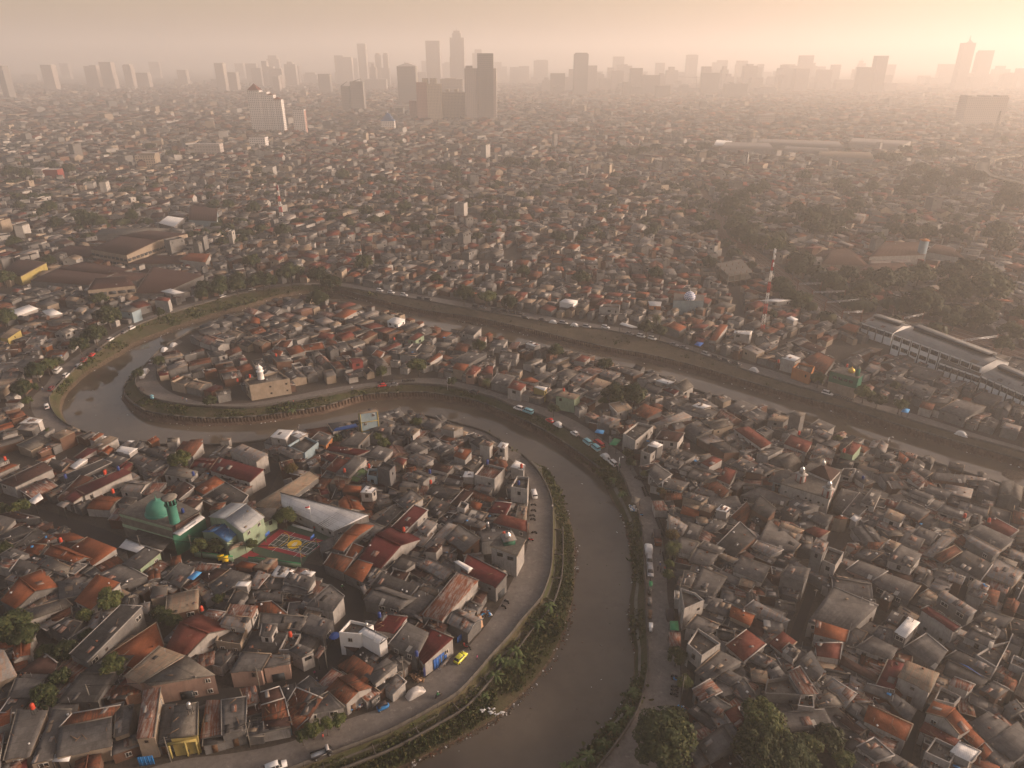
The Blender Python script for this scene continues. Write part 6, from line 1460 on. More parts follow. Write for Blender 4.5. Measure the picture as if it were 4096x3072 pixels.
CROWN_LO = [crown_mesh(11, 700, 'leaf_dark', 16, .13, .7), crown_mesh(12, 700, 'leaf_dark', 12, .14, .6)]
def tree(pos, r_, kind='dark', hi=False, name='tree', label=None, far=False):
    zc = r_ * .95 + 1.5; o = empty(name, (pos[0], pos[1], 0)); k = vr.randrange(2)
    me = (CROWN_HI[0 if kind == 'dark' else 1] if hi else CROWN_LO[k] if far else CROWN[kind][k % len(CROWN[kind])])
    c_ = bpy.data.objects.new('crown', me); sc.collection.objects.link(c_); c_.parent = o; c_.location = (0, 0, zc); c_.rotation_euler = (0, 0, vr.random() * 6.28); c_.scale = (r_ * vr.uniform(.92, 1.1), r_ * vr.uniform(.92, 1.1), r_ * vr.uniform(.85, 1.1))
    if not far:
        t_ = bpy.data.objects.new('trunk', TRUNK[k]); sc.collection.objects.link(t_); t_.parent = o; t_.location = (0, 0, zc); t_.rotation_euler = (0, 0, vr.random() * 6.28); t_.scale = (r_ * .9, r_ * .9, zc / 1.12)
    if label: tag(o, label, 'tree')
    else: later(o, {'dark': 'dark green', 'olive': 'olive green', 'autumn': 'reddish-green'}[kind] + (' small' if r_ < 2.6 else ' broad' if r_ > 7 else ' round-crowned'), 'tree', 'tree', 'trees among the roofs')
    rr_ = r_ * .55; mark([(pos[0] + rr_ * math.cos(q), pos[1] + rr_ * math.sin(q)) for q in (0, 1.05, 2.1, 3.14, 4.2, 5.25)]); return o
def T(r, x, y, rad, kind='dark', hi=False, label=None, far=False):
    p = P(r, x, y, rad * .95 + 1.5); return tree((p.x, p.y), rad, kind, hi, label=label, far=far)
T('R13', 1010, 1350, 5.3, 'dark', True, 'big round mango tree with golden-tipped leaves at the foot of the straight road')
T('R13', 1135, 1155, 2.2, 'dark', False, 'small dark tree behind the big round mango tree'); T('R13', 1880, 1180, 4.6, 'olive', True, 'tall feathery bamboo-like tree beside the grey house wall'); T('R13', 1850, 1420, 4.6, 'dark', True, 'large bushy dark tree below the feathery one at the frame bottom')
T('R13', 2080, 1460, 4.2, 'dark', True, 'dark bushy tree at the end of the garden row'); T('R14', 40, 1420, 3.6, 'olive', True, 'olive bushy tree in front of the collapsed grey roof'); T('R13', 1120, 600, 2.0, 'dark', False, 'small tree between the straight road and the round terrace'); T('R13', 1190, 830, 1.8, 'olive', False, 'slender tree by the parked motorcycles on the straight road')
T('R6', 1265, 690, 2.9, 'autumn', True, 'dense reddish-green clipped tree at the corner of the sports court')
TREES = '''R14 300 1420 3 olive|R14 480 1330 2.6 dark|R14 600 1500 2.2 olive|R14 230 1530 3 dark|R6 385 1000 2.5 olive|R6 545 990 2.2 dark|R6 205 100 3 olive|R6 925 970 1.7 olive|R5 190 600 2.9 olive|R5 40 1015 2 dark|R5 1140 1545 3.2 olive|R5 -40 620 2.5 dark
R10 110 260 3.6 dark|R10 220 340 3 dark|R10 20 300 3.2 dark|R10 445 520 2 dark|R10 1120 645 2.8 olive|R10 430 935 2.4 dark|R10 850 150 2 olive|R10 860 360 1.8 dark|R10 1560 130 1.7 dark|R10 1640 165 1.6 dark|R10 1720 200 1.7 dark|R10 640 500 2.4 dark|R10 600 760 2.2 dark|R10 480 1030 1.6 dark|R10 1050 30 2.2 olive
R8 1085 750 1.9 autumn|R8 840 210 1.4 olive|R8 985 370 1.4 autumn|R8 715 110 1.6 dark|R8 700 30 1.8 dark|R8 1050 1100 1.6 olive|R8 1060 1010 1.3 olive|R11 1180 1320 1.8 olive|R11 1300 1290 1.7 olive|R11 1400 1240 1.6 olive|R11 1090 1380 1.4 dark|R11 380 200 1.6 olive
Z3 930 960 4.8 dark|Z3 1085 960 4.8 dark|Z3 450 605 3.2 dark|Z3 850 715 3 dark|Z3 1180 420 4 dark|Z3 1290 450 3.2 dark|Z3 430 1075 2.2 dark|Z3 830 1015 2 olive|Z3 1020 1430 1.5 olive|Z2 1060 785 3 olive|Z2 1350 725 4 olive|Z2 1840 570 3 dark|Z2 1620 855 2 dark|Z2 540 185 5.2 dark|Z2 1720 150 5.5 dark
Z2 1900 175 5 olive|Z2 2080 220 4 dark|Z2 690 1320 2 dark|Z2 1025 1300 1.8 olive|Z2 1080 1350 2.2 olive|Z2 1340 1180 2.2 olive|Z2 330 1560 2 autumn|Z2 650 60 5 dark|Z1 865 330 6 dark|Z1 760 470 5 dark|Z1 635 560 4 dark|Z1 700 510 3.4 dark|Z1 285 770 4 dark|Z1 375 720 4 olive|Z1 445 705 3 dark|Z1 195 910 4 dark
Z1 1110 790 2 dark|Z1 1270 690 2.6 dark|Z1 1450 1490 3.4 olive|Z1 30 345 5 dark|Z1 1690 1010 2.6 dark|Z1 1620 150 4.2 dark|Z1 1750 115 5 dark|Z1 1900 85 5 dark|Z1 2050 55 5 dark|Z1 2160 45 5 dark|Z1 800 190 4.2 dark|Z1 390 1255 1.3 olive|Z1 220 1010 2 olive|Z1 1280 300 2.6 dark|Z1 655 745 1.6 olive|Z1 560 855 1.4 olive
Z4 1400 220 9.5 dark|Z4 1650 365 6.5 dark|Z4 1850 335 9 dark|Z4 2120 455 8 dark|Z4 2010 110 8 dark|Z4 1200 60 7 dark|Z4 1650 130 7.5 dark|Z4 1950 245 6.5 dark|Z4 2190 310 7 dark|Z4 560 835 3 olive|Z4 930 945 3.6 olive|Z4 1035 1005 3 dark|Z4 1215 1040 3 olive|Z4 1180 890 2 dark|Z4 185 315 3 dark|Z4 250 60 5 olive|Z4 450 185 5 olive|Z4 390 235 4 dark|Z4 880 90 5 dark|Z4 1000 20 5 dark|Z4 2050 560 5 dark|Z4 710 1310 1.6 olive
A4 310 440 7.5 dark|A4 540 515 9 dark|A4 630 535 7 dark|A4 120 430 6 dark|A4 70 220 11 dark|A4 160 230 9 dark|A4 90 665 6 dark|A4 350 540 6.5 dark|A4 1600 445 7.5 dark|A4 1440 425 6.5 dark|A4 830 495 6.5 dark|A4 1790 590 7 dark|A4 1590 780 6 dark|A4 1830 850 8.5 dark|A4 2010 870 7 dark|A4 1660 900 6 dark|A4 300 780 5.5 dark|A4 25 885 6.5 dark|A4 430 200 9 dark|A4 330 180 9 dark
A4 960 60 10 dark|A4 1090 100 9 dark|A4 620 975 4.5 dark|A4 1500 890 5 dark|A4 1390 910 5 dark|A4 1280 935 4.5 dark|A5 110 235 8.5 dark|A5 770 190 8 dark|A5 830 215 7 dark|A5 500 435 6.5 dark|A5 1240 370 6.5 dark|A5 1330 355 6 dark|A5 1900 280 8 dark|A5 1950 285 7 dark|A5 1490 635 5 dark|A5 240 790 6.5 dark|A5 1255 845 5 dark|A5 1620 885 5.5 dark|A5 2090 855 5 dark
A5 575 575 5 dark|A5 960 625 5 dark|A5 790 605 5 dark|A5 2060 600 6 dark|A5 1160 150 9 dark|A5 1230 155 8 dark|A5 1330 160 9 dark|A5 1430 170 8 dark|A5 1510 180 7 dark|A5 1850 70 11 dark|A5 1930 95 10 dark|A5 2010 85 11 dark|A5 2090 65 10 dark|A5 270 470 6 dark|A5 700 890 4.5 dark|A5 390 520 6 dark
A6 200 60 13 dark|A6 80 90 11 dark|A6 240 110 9 dark|A6 1450 80 12 dark|A6 1320 130 12 dark|A6 1390 135 11 dark|A6 1600 100 12 dark|A6 1700 95 11 dark|A6 1550 205 12 dark|A6 1650 250 12 dark|A6 1500 285 10 dark|A6 1750 290 10 dark|A6 1850 230 12 dark|A6 1925 265 11 dark|A6 1060 300 9 dark|A6 1250 310 8 dark|A6 820 240 8 dark|A6 560 310 8 dark|A6 500 335 9 dark
A6 425 370 9 dark|A6 360 420 9 dark|A6 330 475 8 dark|A6 400 525 9 dark|A6 440 600 9 dark|A6 370 565 7 dark|A6 470 645 7 dark|A6 640 690 9 olive|A6 780 455 9 dark|A6 850 505 10 dark|A6 930 480 10 dark|A6 1000 540 10 dark|A6 1080 500 9 dark|A6 1150 420 9 dark|A6 870 560 8 dark|A6 950 575 8 dark|A6 1380 580 8 dark|A6 1500 595 8 dark|A6 1600 590 8 dark|A6 1750 600 9 dark
A6 2050 600 11 dark|A6 2080 680 9 dark|A6 2130 330 11 dark|A6 2100 400 12 dark|A6 2190 420 11 dark|A6 820 775 8 dark|A6 760 830 7 dark|A6 1000 905 8 dark|A6 1100 860 7 dark|A6 1330 900 9 dark|A6 1440 885 8 dark|A6 1550 865 9 dark|A6 1750 850 10 dark|A6 1860 840 10 dark|A6 1950 850 9 dark|A6 1200 960 8 dark|A6 1580 1040 10 dark|A6 1780 960 10 dark|A6 2000 950 12 dark|A6 690 950 7 dark|A6 740 1000 6 dark|A6 1280 640 7 dark|A6 220 790 6 dark|A6 240 560 7 dark|A6 2080 20 9 dark|A6 1240 870 6 dark|A6 560 660 6 dark|A6 1450 330 9 dark|A6 1600 330 9 dark'''
for it in TREES.replace('\n', '|').split('|'):
    r, x, y, rad, kd = it.split(); x, y, rad = float(x), float(y), float(rad); p = P(r, x, y, rad); T(r, x, y, rad * (.7 if r == 'Z4' and rad > 6.4 else .84 if r in ('A6', 'A5', 'Z4', 'A4') and p.y > 300 else 1), kd, far=p.y > 900)
# scattered far trees: one mass
fr_ = np.random.RandomState(8); FV = []; BELT = []
for i in range(1, len(rp_) - 1):
    t_ = (rp_[i + 1] - rp_[i - 1]).normalized(); n_ = Vector((-t_.y, t_.x, 0)); n_ = n_ if n_.x > 0 else -n_
    if rp_[i].y > 330:
        for _ in range(2): q = rp_[i] + n_ * fr_.uniform(15, 27 if rp_[i].y > 450 else 18); BELT.append((q.x, q.y))
        if fr_.rand() < .25: q = rp_[i] - n_ * 14; BELT.append((q.x, q.y))
for _ in range(620 + len(BELT)):
    y_ = 520 * (7.0 ** fr_.rand()); x_ = (fr_.rand() * 2 - 1) * .70 * y_
    if _ < len(BELT): x_, y_ = BELT[_]
    if occ[int(min(GH - 1, max(0, y_ - GY0))), int(min(GW - 1, max(0, x_ - GX0)))] and y_ < 1500 and _ >= len(BELT): continue
    for _c in range(1 + int(fr_.rand() * 4) if _ >= len(BELT) else 1):
        r0_ = 3.5 + 4 * fr_.rand(); cx_ = x_ + fr_.normal() * (10 if _ >= len(BELT) else 2); cy_ = y_ + fr_.normal() * (10 if _ >= len(BELT) else 2); n_ = 110; q = fr_.normal(size=(n_, 3)); q /= np.linalg.norm(q, axis=1)[:, None]; q[:, 2] = np.abs(q[:, 2]) * .8; p = q * r0_ * (.7 + .35 * fr_.rand(n_))[:, None] + np.array([cx_, cy_, 2.5]); a = np.cross(q, fr_.normal(size=(n_, 3))); a /= np.linalg.norm(a, axis=1)[:, None] + 1e-9; b_ = np.cross(q, a); s_ = (.5 + .8 * fr_.rand(n_))[:, None]; FV.append(np.stack([p - a * s_ - b_ * s_, p + a * s_ - b_ * s_, p + a * s_ + b_ * s_, p - a * s_ + b_ * s_], axis=1).reshape(-1, 3))
FV = np.concatenate(FV); n = len(FV) // 4; me = bpy.data.meshes.new('distant_foliage'); me.vertices.add(len(FV)); me.vertices.foreach_set('co', FV.astype(np.float32).ravel()); me.loops.add(n * 4); me.loops.foreach_set('vertex_index', np.arange(n * 4, dtype=np.int32)); me.polygons.add(n); me.polygons.foreach_set('loop_start', np.arange(0, n * 4, 4, dtype=np.int32)); me.polygons.foreach_set('loop_total', np.full(n, 4, dtype=np.int32)); me.materials.append(M['leaf_dark']); me.update(calc_edges=True)
o = bpy.data.objects.new('distant_foliage', me); sc.collection.objects.link(o); tag(o, 'small far trees scattered among the hazy roofs', kind='stuff')
# date palm and coconut palms
def frond(mb, base, q, L, rise, m, wd=.28, n=7, seg=6):
    pts = []
    for k in range(seg + 1):
        t = k / seg; pts.append(Vector((base[0] + math.cos(q) * L * t, base[1] + math.sin(q) * L * t, base[2] + rise * L * (t * 1.3 - t * t * 1.9))))
    side_ = Vector((-math.sin(q), math.cos(q), 0))
    for k in range(seg):
        a, b_ = pts[k], pts[k + 1]; w0, w1 = wd * math.sin(math.pi * (k / seg * .85 + .12)), wd * math.sin(math.pi * ((k + 1) / seg * .85 + .12)); dn = Vector((0, 0, -.35))
        mb.face([a, b_, b_ + side_ * w1 + dn * w1, a + side_ * w0 + dn * w0], m); mb.face([b_, a, a - side_ * w0 + dn * w0, b_ - side_ * w1 + dn * w1], m)
def palm(r, x, y, h, L, label, m='leaf_olive', n=34):
    b0 = P(r, x, y, h); o = empty('palm_tree', (b0.x, b0.y, 0)); mb = MB(); mb.tube([(b0.x, b0.y, 0), (b0.x + .1, b0.y, h * .5), (b0.x, b0.y, h)], [.3, .24, .2], 'bark', 8); mb.build('trunk', o); mb = MB(); pr = random.Random(int(x))
    for k in range(n):
        q = 2.399 * k; f = k / n
        # leaflets along each arching rib
        rise = .95 - 1.25 * f; Lk = L * (.8 + .3 * pr.random()); seg = 9; pts = [Vector((b0.x + math.cos(q) * Lk * t * (1 - .15 * t), b0.y + math.sin(q) * Lk * t * (1 - .15 * t), h + Lk * (rise * t - .75 * t * t))) for t in [i / seg for i in range(seg + 1)]]
        sd_ = Vector((-math.sin(q), math.cos(q), 0))
        for i in range(1, seg):
            d_ = (pts[i + 1] - pts[i]); wl = L * .26 * math.sin(math.pi * (i / seg * .8 + .15))
            for s_ in (-1, 1):
                for e in (0, .5):
                    a = pts[i] + d_ * e; tip = a + sd_ * s_ * wl + d_ * .7 + Vector((0, 0, -.25 * wl)); mb.face([a, a + d_ * .28, tip], m)
    mb.build('crown', o); tag(o, label, 'palm tree'); return o
palm('R8', 1095, 850, 4.6, 2.9, 'tall date palm with spiky grey-green fronds leaning over the straight road', n=46)
palm('Z3', 1262, 335, 9, 3.6, 'coconut palm rising over the trees by the far embankment road'); palm('Z2', 1900, 850, 4, 2.6, 'short palm beside the curved market road'); palm('R10', 245, 380, 3.4, 2.2, 'small palm beneath the dark trees at the frame edge')
palm('R14', 20, 1560, 3, 2.4, 'small palm at the bottom edge below the garden trees')
# banana plants
def banana_mesh(seed):
    r_ = random.Random(seed); mb = MB(); mb.tube([(0, 0, 0), (.05, 0, 1.0), (0, .05, 1.9)], [.14, .11, .07], 'leaf_banana', 6)
    for k in range(11):
        q = k * 2.4 + r_.random(); L = r_.uniform(1.6, 2.5); rise = r_.uniform(.15, .95); frond(mb, (0, 0, 1.8), q, L, rise, 'leaf_banana', .34)
    o = mb.build('banana_leaves'); me = o.data; bpy.data.objects.remove(o); return me
BAN = [banana_mesh(k) for k in range(3)]
BZ = [('R12', 1620, 480, 'topmost banana plant below the parapet with the yellow cloth'), ('R12', 1545, 590, 'big banana plant in the middle of the peninsula clump'), ('R12', 1640, 590, 'banana plant on the water side of the peninsula clump'), ('R12', 1430, 720, 'lowest banana plant of the peninsula clump beside the parapet'), ('R12', 1470, 560, 'banana plant pressed against the peninsula parapet'),
      ('R12', 1860, 220, 'banana plant where the peninsula bank widens'), ('R12', 1960, 40, 'banana plant farther up the peninsula bank by itself'), ('R12', 1330, 900, 'tiny banana shoot by the bank kerb'), ('R13', 745, 905, 'large banana plant at the water where the straight road starts to curve'), ('R13', 705, 1075, 'banana plant second down the curving river parapet'),
      ('R13', 660, 1135, 'small banana plant third down the curving river parapet'), ('R13', 590, 1225, 'wide banana plant above the litter heap at the water'), ('R13', 490, 1370, 'banana plant just below the litter heap at the water'), ('R13', 350, 1460, 'tall banana plant of the bottom riverbank trio, next to the parapet'), ('R13', 230, 1545, 'middle banana plant of the bottom riverbank trio'), ('R13', 130, 1590, 'banana plant of the bottom riverbank trio nearest the water'.replace('nearest', 'next to')),
      ('R8', 560, 250, 'banana plant on the weedy bank under the scooter rider'), ('R8', 640, 370, 'banana plant on the bank beside the road circle marking'), ('Z2', 330, 1080, 'leafy banana plant on the inner bend bank')]
for i, (r, x, y, lb) in enumerate(BZ):
    p = P(r, x, y, .6); o = bpy.data.objects.new('banana_plant', BAN[i % 3]); sc.collection.objects.link(o); o.location = (p.x, p.y, -1.6); o.rotation_euler = (0, 0, i * 1.3); o.scale = (.95 * (.6 if 'tiny' in lb or 'small' in lb else 1),) * 3; tag(o, lb, 'banana plant', 'banana plants along the riverbank')
# bank undergrowth: one mass
gr = np.random.RandomState(3); GV = []; GM = []
def tufts(top, wat, fr, lo, hi, a, b_, dens, size, zf, mats_, thr=-.35):
    for i in range(len(top) - 1):
        if not lo <= fr[i] <= hi: continue
        t0, t1 = top[i], top[i + 1]; w0, w1 = wat[i], wat[i + 1]; wd = (Vector((w0.x, w0.y)) - Vector((t0.x, t0.y))).length
        n = int((t1 - t0).length * wd * (b_ - a) * dens)
        for _ in range(n):
            u = gr.rand(); k = a + (b_ - a) * gr.rand(); p0 = t0.lerp(t1, u); p1 = w0.lerp(w1, u); x = p0.x + (p1.x - p0.x) * k; y = p0.y + (p1.y - p0.y) * k; z = zf(k); s_ = size * (.5 + gr.rand())
            dens_n = math.sin(x * .31 + 1.7) * math.sin(y * .27) + math.sin(x * .11 - y * .13) * .6
            if dens_n < thr: continue
            s_ *= 1 + max(0, dens_n) * .8
            for _k in range(7):
                q = gr.rand() * 6.28; c_ = np.array([x + gr.normal() * s_ * .5, y + gr.normal() * s_ * .5, z + s_ * .5 * gr.rand()]); d_ = np.array([math.cos(q), math.sin(q), .4 + gr.rand()]); d_ /= np.linalg.norm(d_); e = np.cross(d_, gr.normal(size=3)); e /= np.linalg.norm(e); L_ = s_ * .55; w_ = s_ * .28
                GV.append([c_ - e * w_, c_ + d_ * L_ - e * w_ * .4, c_ + d_ * L_ + e * w_ * .4, c_ + e * w_]); GM.append(0 if gr.rand() < mats_ else 1)
zl = lambda k: -.1 - 4.2 * k
tufts(Btop, Bwat, Bf, 0, 17, .14, .42, 1.2, .4, zl, .8); tufts(Btop, Bwat, Bf, 0, 17, .40, .88, 3.2, .6, zl, .6, -.9)
tufts(Atop, Awat, Af, 0, 16, .1, .9, 1.6, .7, zl, .6); tufts(Atop, Awat, Af, 15, 36, .06, .68, .9, .65, lambda k: -.1 - 2.3 * k, .5)
tufts(Btop, Bwat, Bf, 36, 48, .05, .8, .5, .8, zl, .5); tufts(Btop, Bwat, Bf, 47, 70, .05, .6, .12, .5, lambda k: -.1 - 2.6 * k, .9); tufts(Btop, Bwat, Bf, 17, 25, .1, 1.3, 1.2, .6, zl, .7)
GV = np.array(GV).reshape(-1, 3); n = len(GV) // 4; me = bpy.data.meshes.new('bank_vegetation'); me.vertices.add(len(GV)); me.vertices.foreach_set('co', GV.astype(np.float32).ravel()); me.loops.add(n * 4); me.loops.foreach_set('vertex_index', np.arange(n * 4, dtype=np.int32))
me.polygons.add(n); me.polygons.foreach_set('loop_start', np.arange(0, n * 4, 4, dtype=np.int32)); me.polygons.foreach_set('loop_total', np.full(n, 4, dtype=np.int32)); me.materials.append(M['grass_blades']); me.materials.append(M['leaf_olive']); me.polygons.foreach_set('material_index', np.array(GM, dtype=np.int32)); me.update(calc_edges=True)
o = bpy.data.objects.new('undergrowth', me); sc.collection.objects.link(o); tag(o, 'weeds and low scrub covering the river banks', kind='stuff')
# litter and rubble along the waterline: one mass
mb = MB(); lr = random.Random(9)
def heap(top, wat, fr, lo, hi, k0, k1, dens, s_):
    for i in range(len(top) - 1):
        if not lo <= fr[i] <= hi: continue
        for _ in range(int((top[i + 1] - top[i]).length * dens + lr.random())):
            u = lr.random(); k = k0 + (k1 - k0) * lr.random(); p0 = top[i].lerp(top[i + 1], u); p1 = wat[i].lerp(wat[i + 1], u); x = p0.x + (p1.x - p0.x) * k; y = p0.y + (p1.y - p0.y) * k
            if math.sin(x * .2) + math.sin(y * .23 + 2) < -.6: continue
            z = -4.55 + max(0, 1 - k) * 4; a_ = s_ * (.3 + lr.random()); mb.box((x, y, z), (a_, a_ * .6, a_ * .35), lr.choice(('mud', 'mud', 'mud', 'concrete', 'litter_white', 'wood', 'rust', 'mud')), lr.random() * 3, .7)
heap(Btop, Bwat, Bf, 0, 17, .88, 1.12, 6, .5); heap(Atop, Awat, Af, 5, 12, .88, 1.15, 6, .5); heap(Atop, Awat, Af, 0, 5, .9, 1.1, 3, .5); heap(Btop, Bwat, Bf, 38, 48, .9, 1.1, 2, .6); heap(Atop, Awat, Af, 28, 36, .95, 1.05, 2, .5); heap(Btop, Bwat, Bf, 47, 66, .97, 1.12, 1.5, .6)
o = mb.build('rubble'); tag(o, 'rubble and litter strewn along the waterline', kind='stuff')
mb = MB()
for _ in range(420):
    L_, W_l = (Btop, Bwat) if lr.random() < .5 else (Atop, Awat); i = int(lr.random() * (len(L_) - 2)); a = W_l[i]; o_ = min(Awat if L_ is Btop else Bwat, key=lambda q: (q.x - a.x) ** 2 + (q.y - a.y) ** 2); t = .05 + .9 * lr.random() ** 1.6; x, y = a.x + (o_.x - a.x) * t, a.y + (o_.y - a.y) * t; s_ = .08 + .22 * lr.random() ** 2
    mb.box((x, y, WZ + .02), (s_ * 2, s_, .06), lr.choice(('litter_white', 'mud', 'wood', 'leaf_olive', 'leaf_olive')), lr.random() * 3)
o = mb.build('floating_litter'); tag(o, 'bits of litter and weed floating on the river', kind='stuff')
# sandbars
def bar(r, pts, z, label):
    p = [P(r, x, y, WZ) for x, y in pts]; c_ = sum(p, Vector()) / len(p); mb = MB(); n = len(p); out = [Vector((q.x, q.y, WZ - .15)) for q in p]; inn = [Vector((c_.x + (q.x - c_.x) * .8, c_.y + (q.y - c_.y) * .8, WZ + z * (.6 + .8 * lr.random()))) for q in p]
    mb.poly(out + inn + [Vector((c_.x, c_.y, WZ + z * 1.2))], [(i, (i + 1) % n, n + (i + 1) % n, n + i) for i in range(n)] + [(n + i, n + (i + 1) % n, 2 * n) for i in range(n)], 'mud'); o = mb.build('sandbar'); tag(o, kind='structure')
bar('Z3', [(320, 520), (420, 530), (560, 560), (680, 600), (780, 615), (900, 625), (1080, 655), (1200, 672), (1100, 680), (960, 665), (820, 660), (700, 630), (600, 600), (450, 565)], .35, '')
bar('Z3', [(1600, 790), (1680, 785), (1760, 810), (1780, 835), (1700, 838), (1630, 820)], .3, ''); bar('Z4', [(640, 1120), (760, 1130), (900, 1170), (1010, 1200), (960, 1225), (820, 1190), (700, 1155)], .3, ''); bar('Z4', [(2050, 1560), (2212, 1580), (2300, 1640), (2100, 1650), (2020, 1610)], .3, '')
bar('Z2', [(1500, 350), (1560, 350), (1590, 370), (1540, 380), (1500, 370)], .3, ''); bar('Z2', [(820, 230), (980, 250), (1180, 290), (1100, 295), (900, 270)], .3, '')
# packed neighbourhoods: patches with their own street direction, filled row by row
def zone_dir(x, y):
    return None
def mix_for(x, y):
    px, py = proj((x, y, 3))
    if y > 1200: return 'GGGGDDLKKRRBBOTC', 'wggggbbc'
    if py < 1300 and px > 1100: return 'GGGGGGDDKKRRBBOTLCC', 'wwggggbbcc'
    if py < 1300: return 'GGGGGDDDKRBBTTLCC', 'wwggggbbc'
    if px < 1400 and py > 1500: return 'GGGGDDKKOBUTLMC', 'wwggbbc'
    return 'GGGGGGGDDDKUTLC', 'wwwggggbbc'
banks = [(p.x, p.y) for p in Btop + Atop]; bk = np.array(banks); tb = []
for L_ in (Btop, Atop):
    for i, p in enumerate(L_):
        t_ = L_[min(i + 1, len(L_) - 1)] - L_[max(i - 1, 0)]; tb.append(math.atan2(t_.y, t_.x))
FILL = []
frng = random.Random(11)
def try_rect(cx, cy, ca, sa, w_, d_, h, x_scale):
    co = [(-w_ / 2, -d_ / 2), (w_ / 2, -d_ / 2), (w_ / 2, d_ / 2), (-w_ / 2, d_ / 2)]; return [(cx + a * ca - b_ * sa, cy + a * sa + b_ * ca) for a, b_ in co]
def occ_at(x, y):
    i = int(y - GY0); j = int(x - GX0); return 0 <= i < GH and 0 <= j < GW and occ[i, j]
def stamp(cx, cy, ca, sa, w_, d_):
    u = -w_ / 2 + .3
    while u < w_ / 2:
        v = -d_ / 2 + .3
        while v < d_ / 2:
            i = int(cy + u * sa + v * ca - GY0); j = int(cx + u * ca - v * sa - GX0)
            if 0 <= i < GH and 0 <= j < GW: occ[i, j] = True
            v += .7
        u += .7
Y = 60.0
while Y < 4200:
    sc_ = 1.0 + max(0, Y - 350) / 900; sc_ = min(sc_, 3.2); S = 52 * sc_; half = Y * .70 + 125; X = -half
    row = []
    while X < half:
        x, y = X + frng.random() * S * .5, Y + frng.random() * S * .5; X += S
        i = int(np.argmin((bk[:, 0] - x) ** 2 + (bk[:, 1] - y) ** 2)); dist_ = math.hypot(bk[i, 0] - x, bk[i, 1] - y)
        ang = tb[i] + (frng.random() - .5) * .25 if dist_ < 80 else frng.choice((0, .3, -.35, .6)) + (frng.random() - .5) * .5 + (.15 if x > 0 else -.2)
        row.append((x, y, ang))
    for x, y, ang in row:
        ca, sa = math.cos(ang), math.sin(ang); v = -S * .62; mr_, mw_ = mix_for(x, y)
        while v < S * .62:
            dp = frng.uniform(6.0, 10.0) * min(sc_, 2.6); u = -S * .62; alley = frng.random() < .3
            while u < S * .62:
                w_ = frng.uniform(4.2, 8.5) * min(sc_, 2.6); cu_, cv = u + w_ / 2, v + dp / 2; cx, cy = x + cu_ * ca - cv * sa, y + cu_ * sa + cv * ca
                u += w_ + (frng.random() * .25 if frng.random() < .88 else 1.6 * sc_)
                if abs(cx) > .728 * (cy * .909 + 52) + 45 or cy < 72: continue
                if max(abs(cx - x), abs(cy - y)) > S * .56: continue
                if cy < 1560:
                    bad = False; hit = 0
                    for a in (-.47, -.2, .2, .47):
                        for b_ in (-.47, -.2, .2, .47):
                            if occ_at(cx + a * w_ * ca - b_ * dp * sa, cy + a * w_ * sa + b_ * dp * ca): hit += 1
                    if hit > 1:
                        w2, d2 = w_ * .55, dp * .55
                        if hit > 9 or w2 < 2.0: continue
                        ok = False
                        for qa, qb in ((-.22, -.22), (.22, -.22), (-.22, .22), (.22, .22)):
                            ex, ey = cx + qa * w_ * ca - qb * dp * sa, cy + qa * w_ * sa + qb * dp * ca
                            if not any(occ_at(ex + a * w2 * ca - b_ * d2 * sa, ey + a * w2 * sa + b_ * d2 * ca) for a in (-.45, 0, .45) for b_ in (-.45, 0, .45)): ok = True; break
                        if not ok: continue
                        cx, cy = ex, ey; ww, dd_ = w2, d2
                    else: ww, dd_ = w_, dp
                    stamp(cx, cy, ca, sa, ww, dd_)
                else:
                    ww, dd_ = w_, dp
                if frng.random() < (.02 if cy < 500 else .03): continue
                h = frng.choice((2.9, 3.0, 3.2, 3.4, 3.6, 4.0, 4.6, 5.4, 6.2) if cy > 420 else (2.6, 2.7, 2.8, 2.9, 3.0, 3.1, 3.3, 3.6, 4.2)) * (1 if cy < 900 else frng.choice((1, 1.2, 1.5)))
                tall = frng.random() < .03 and cy > 450; h = h * frng.choice((1.6, 2.0, 2.4)) if tall else h
                FILL.append((cx, cy, ca, sa, ww - .1, dd_ - .1, h, 'C' if tall else frng.choice(mr_), frng.choice('ggwc' if tall else mw_), frng.random(), frng.random()))
            v += dp + (1.3 if alley else .1)
    Y += S
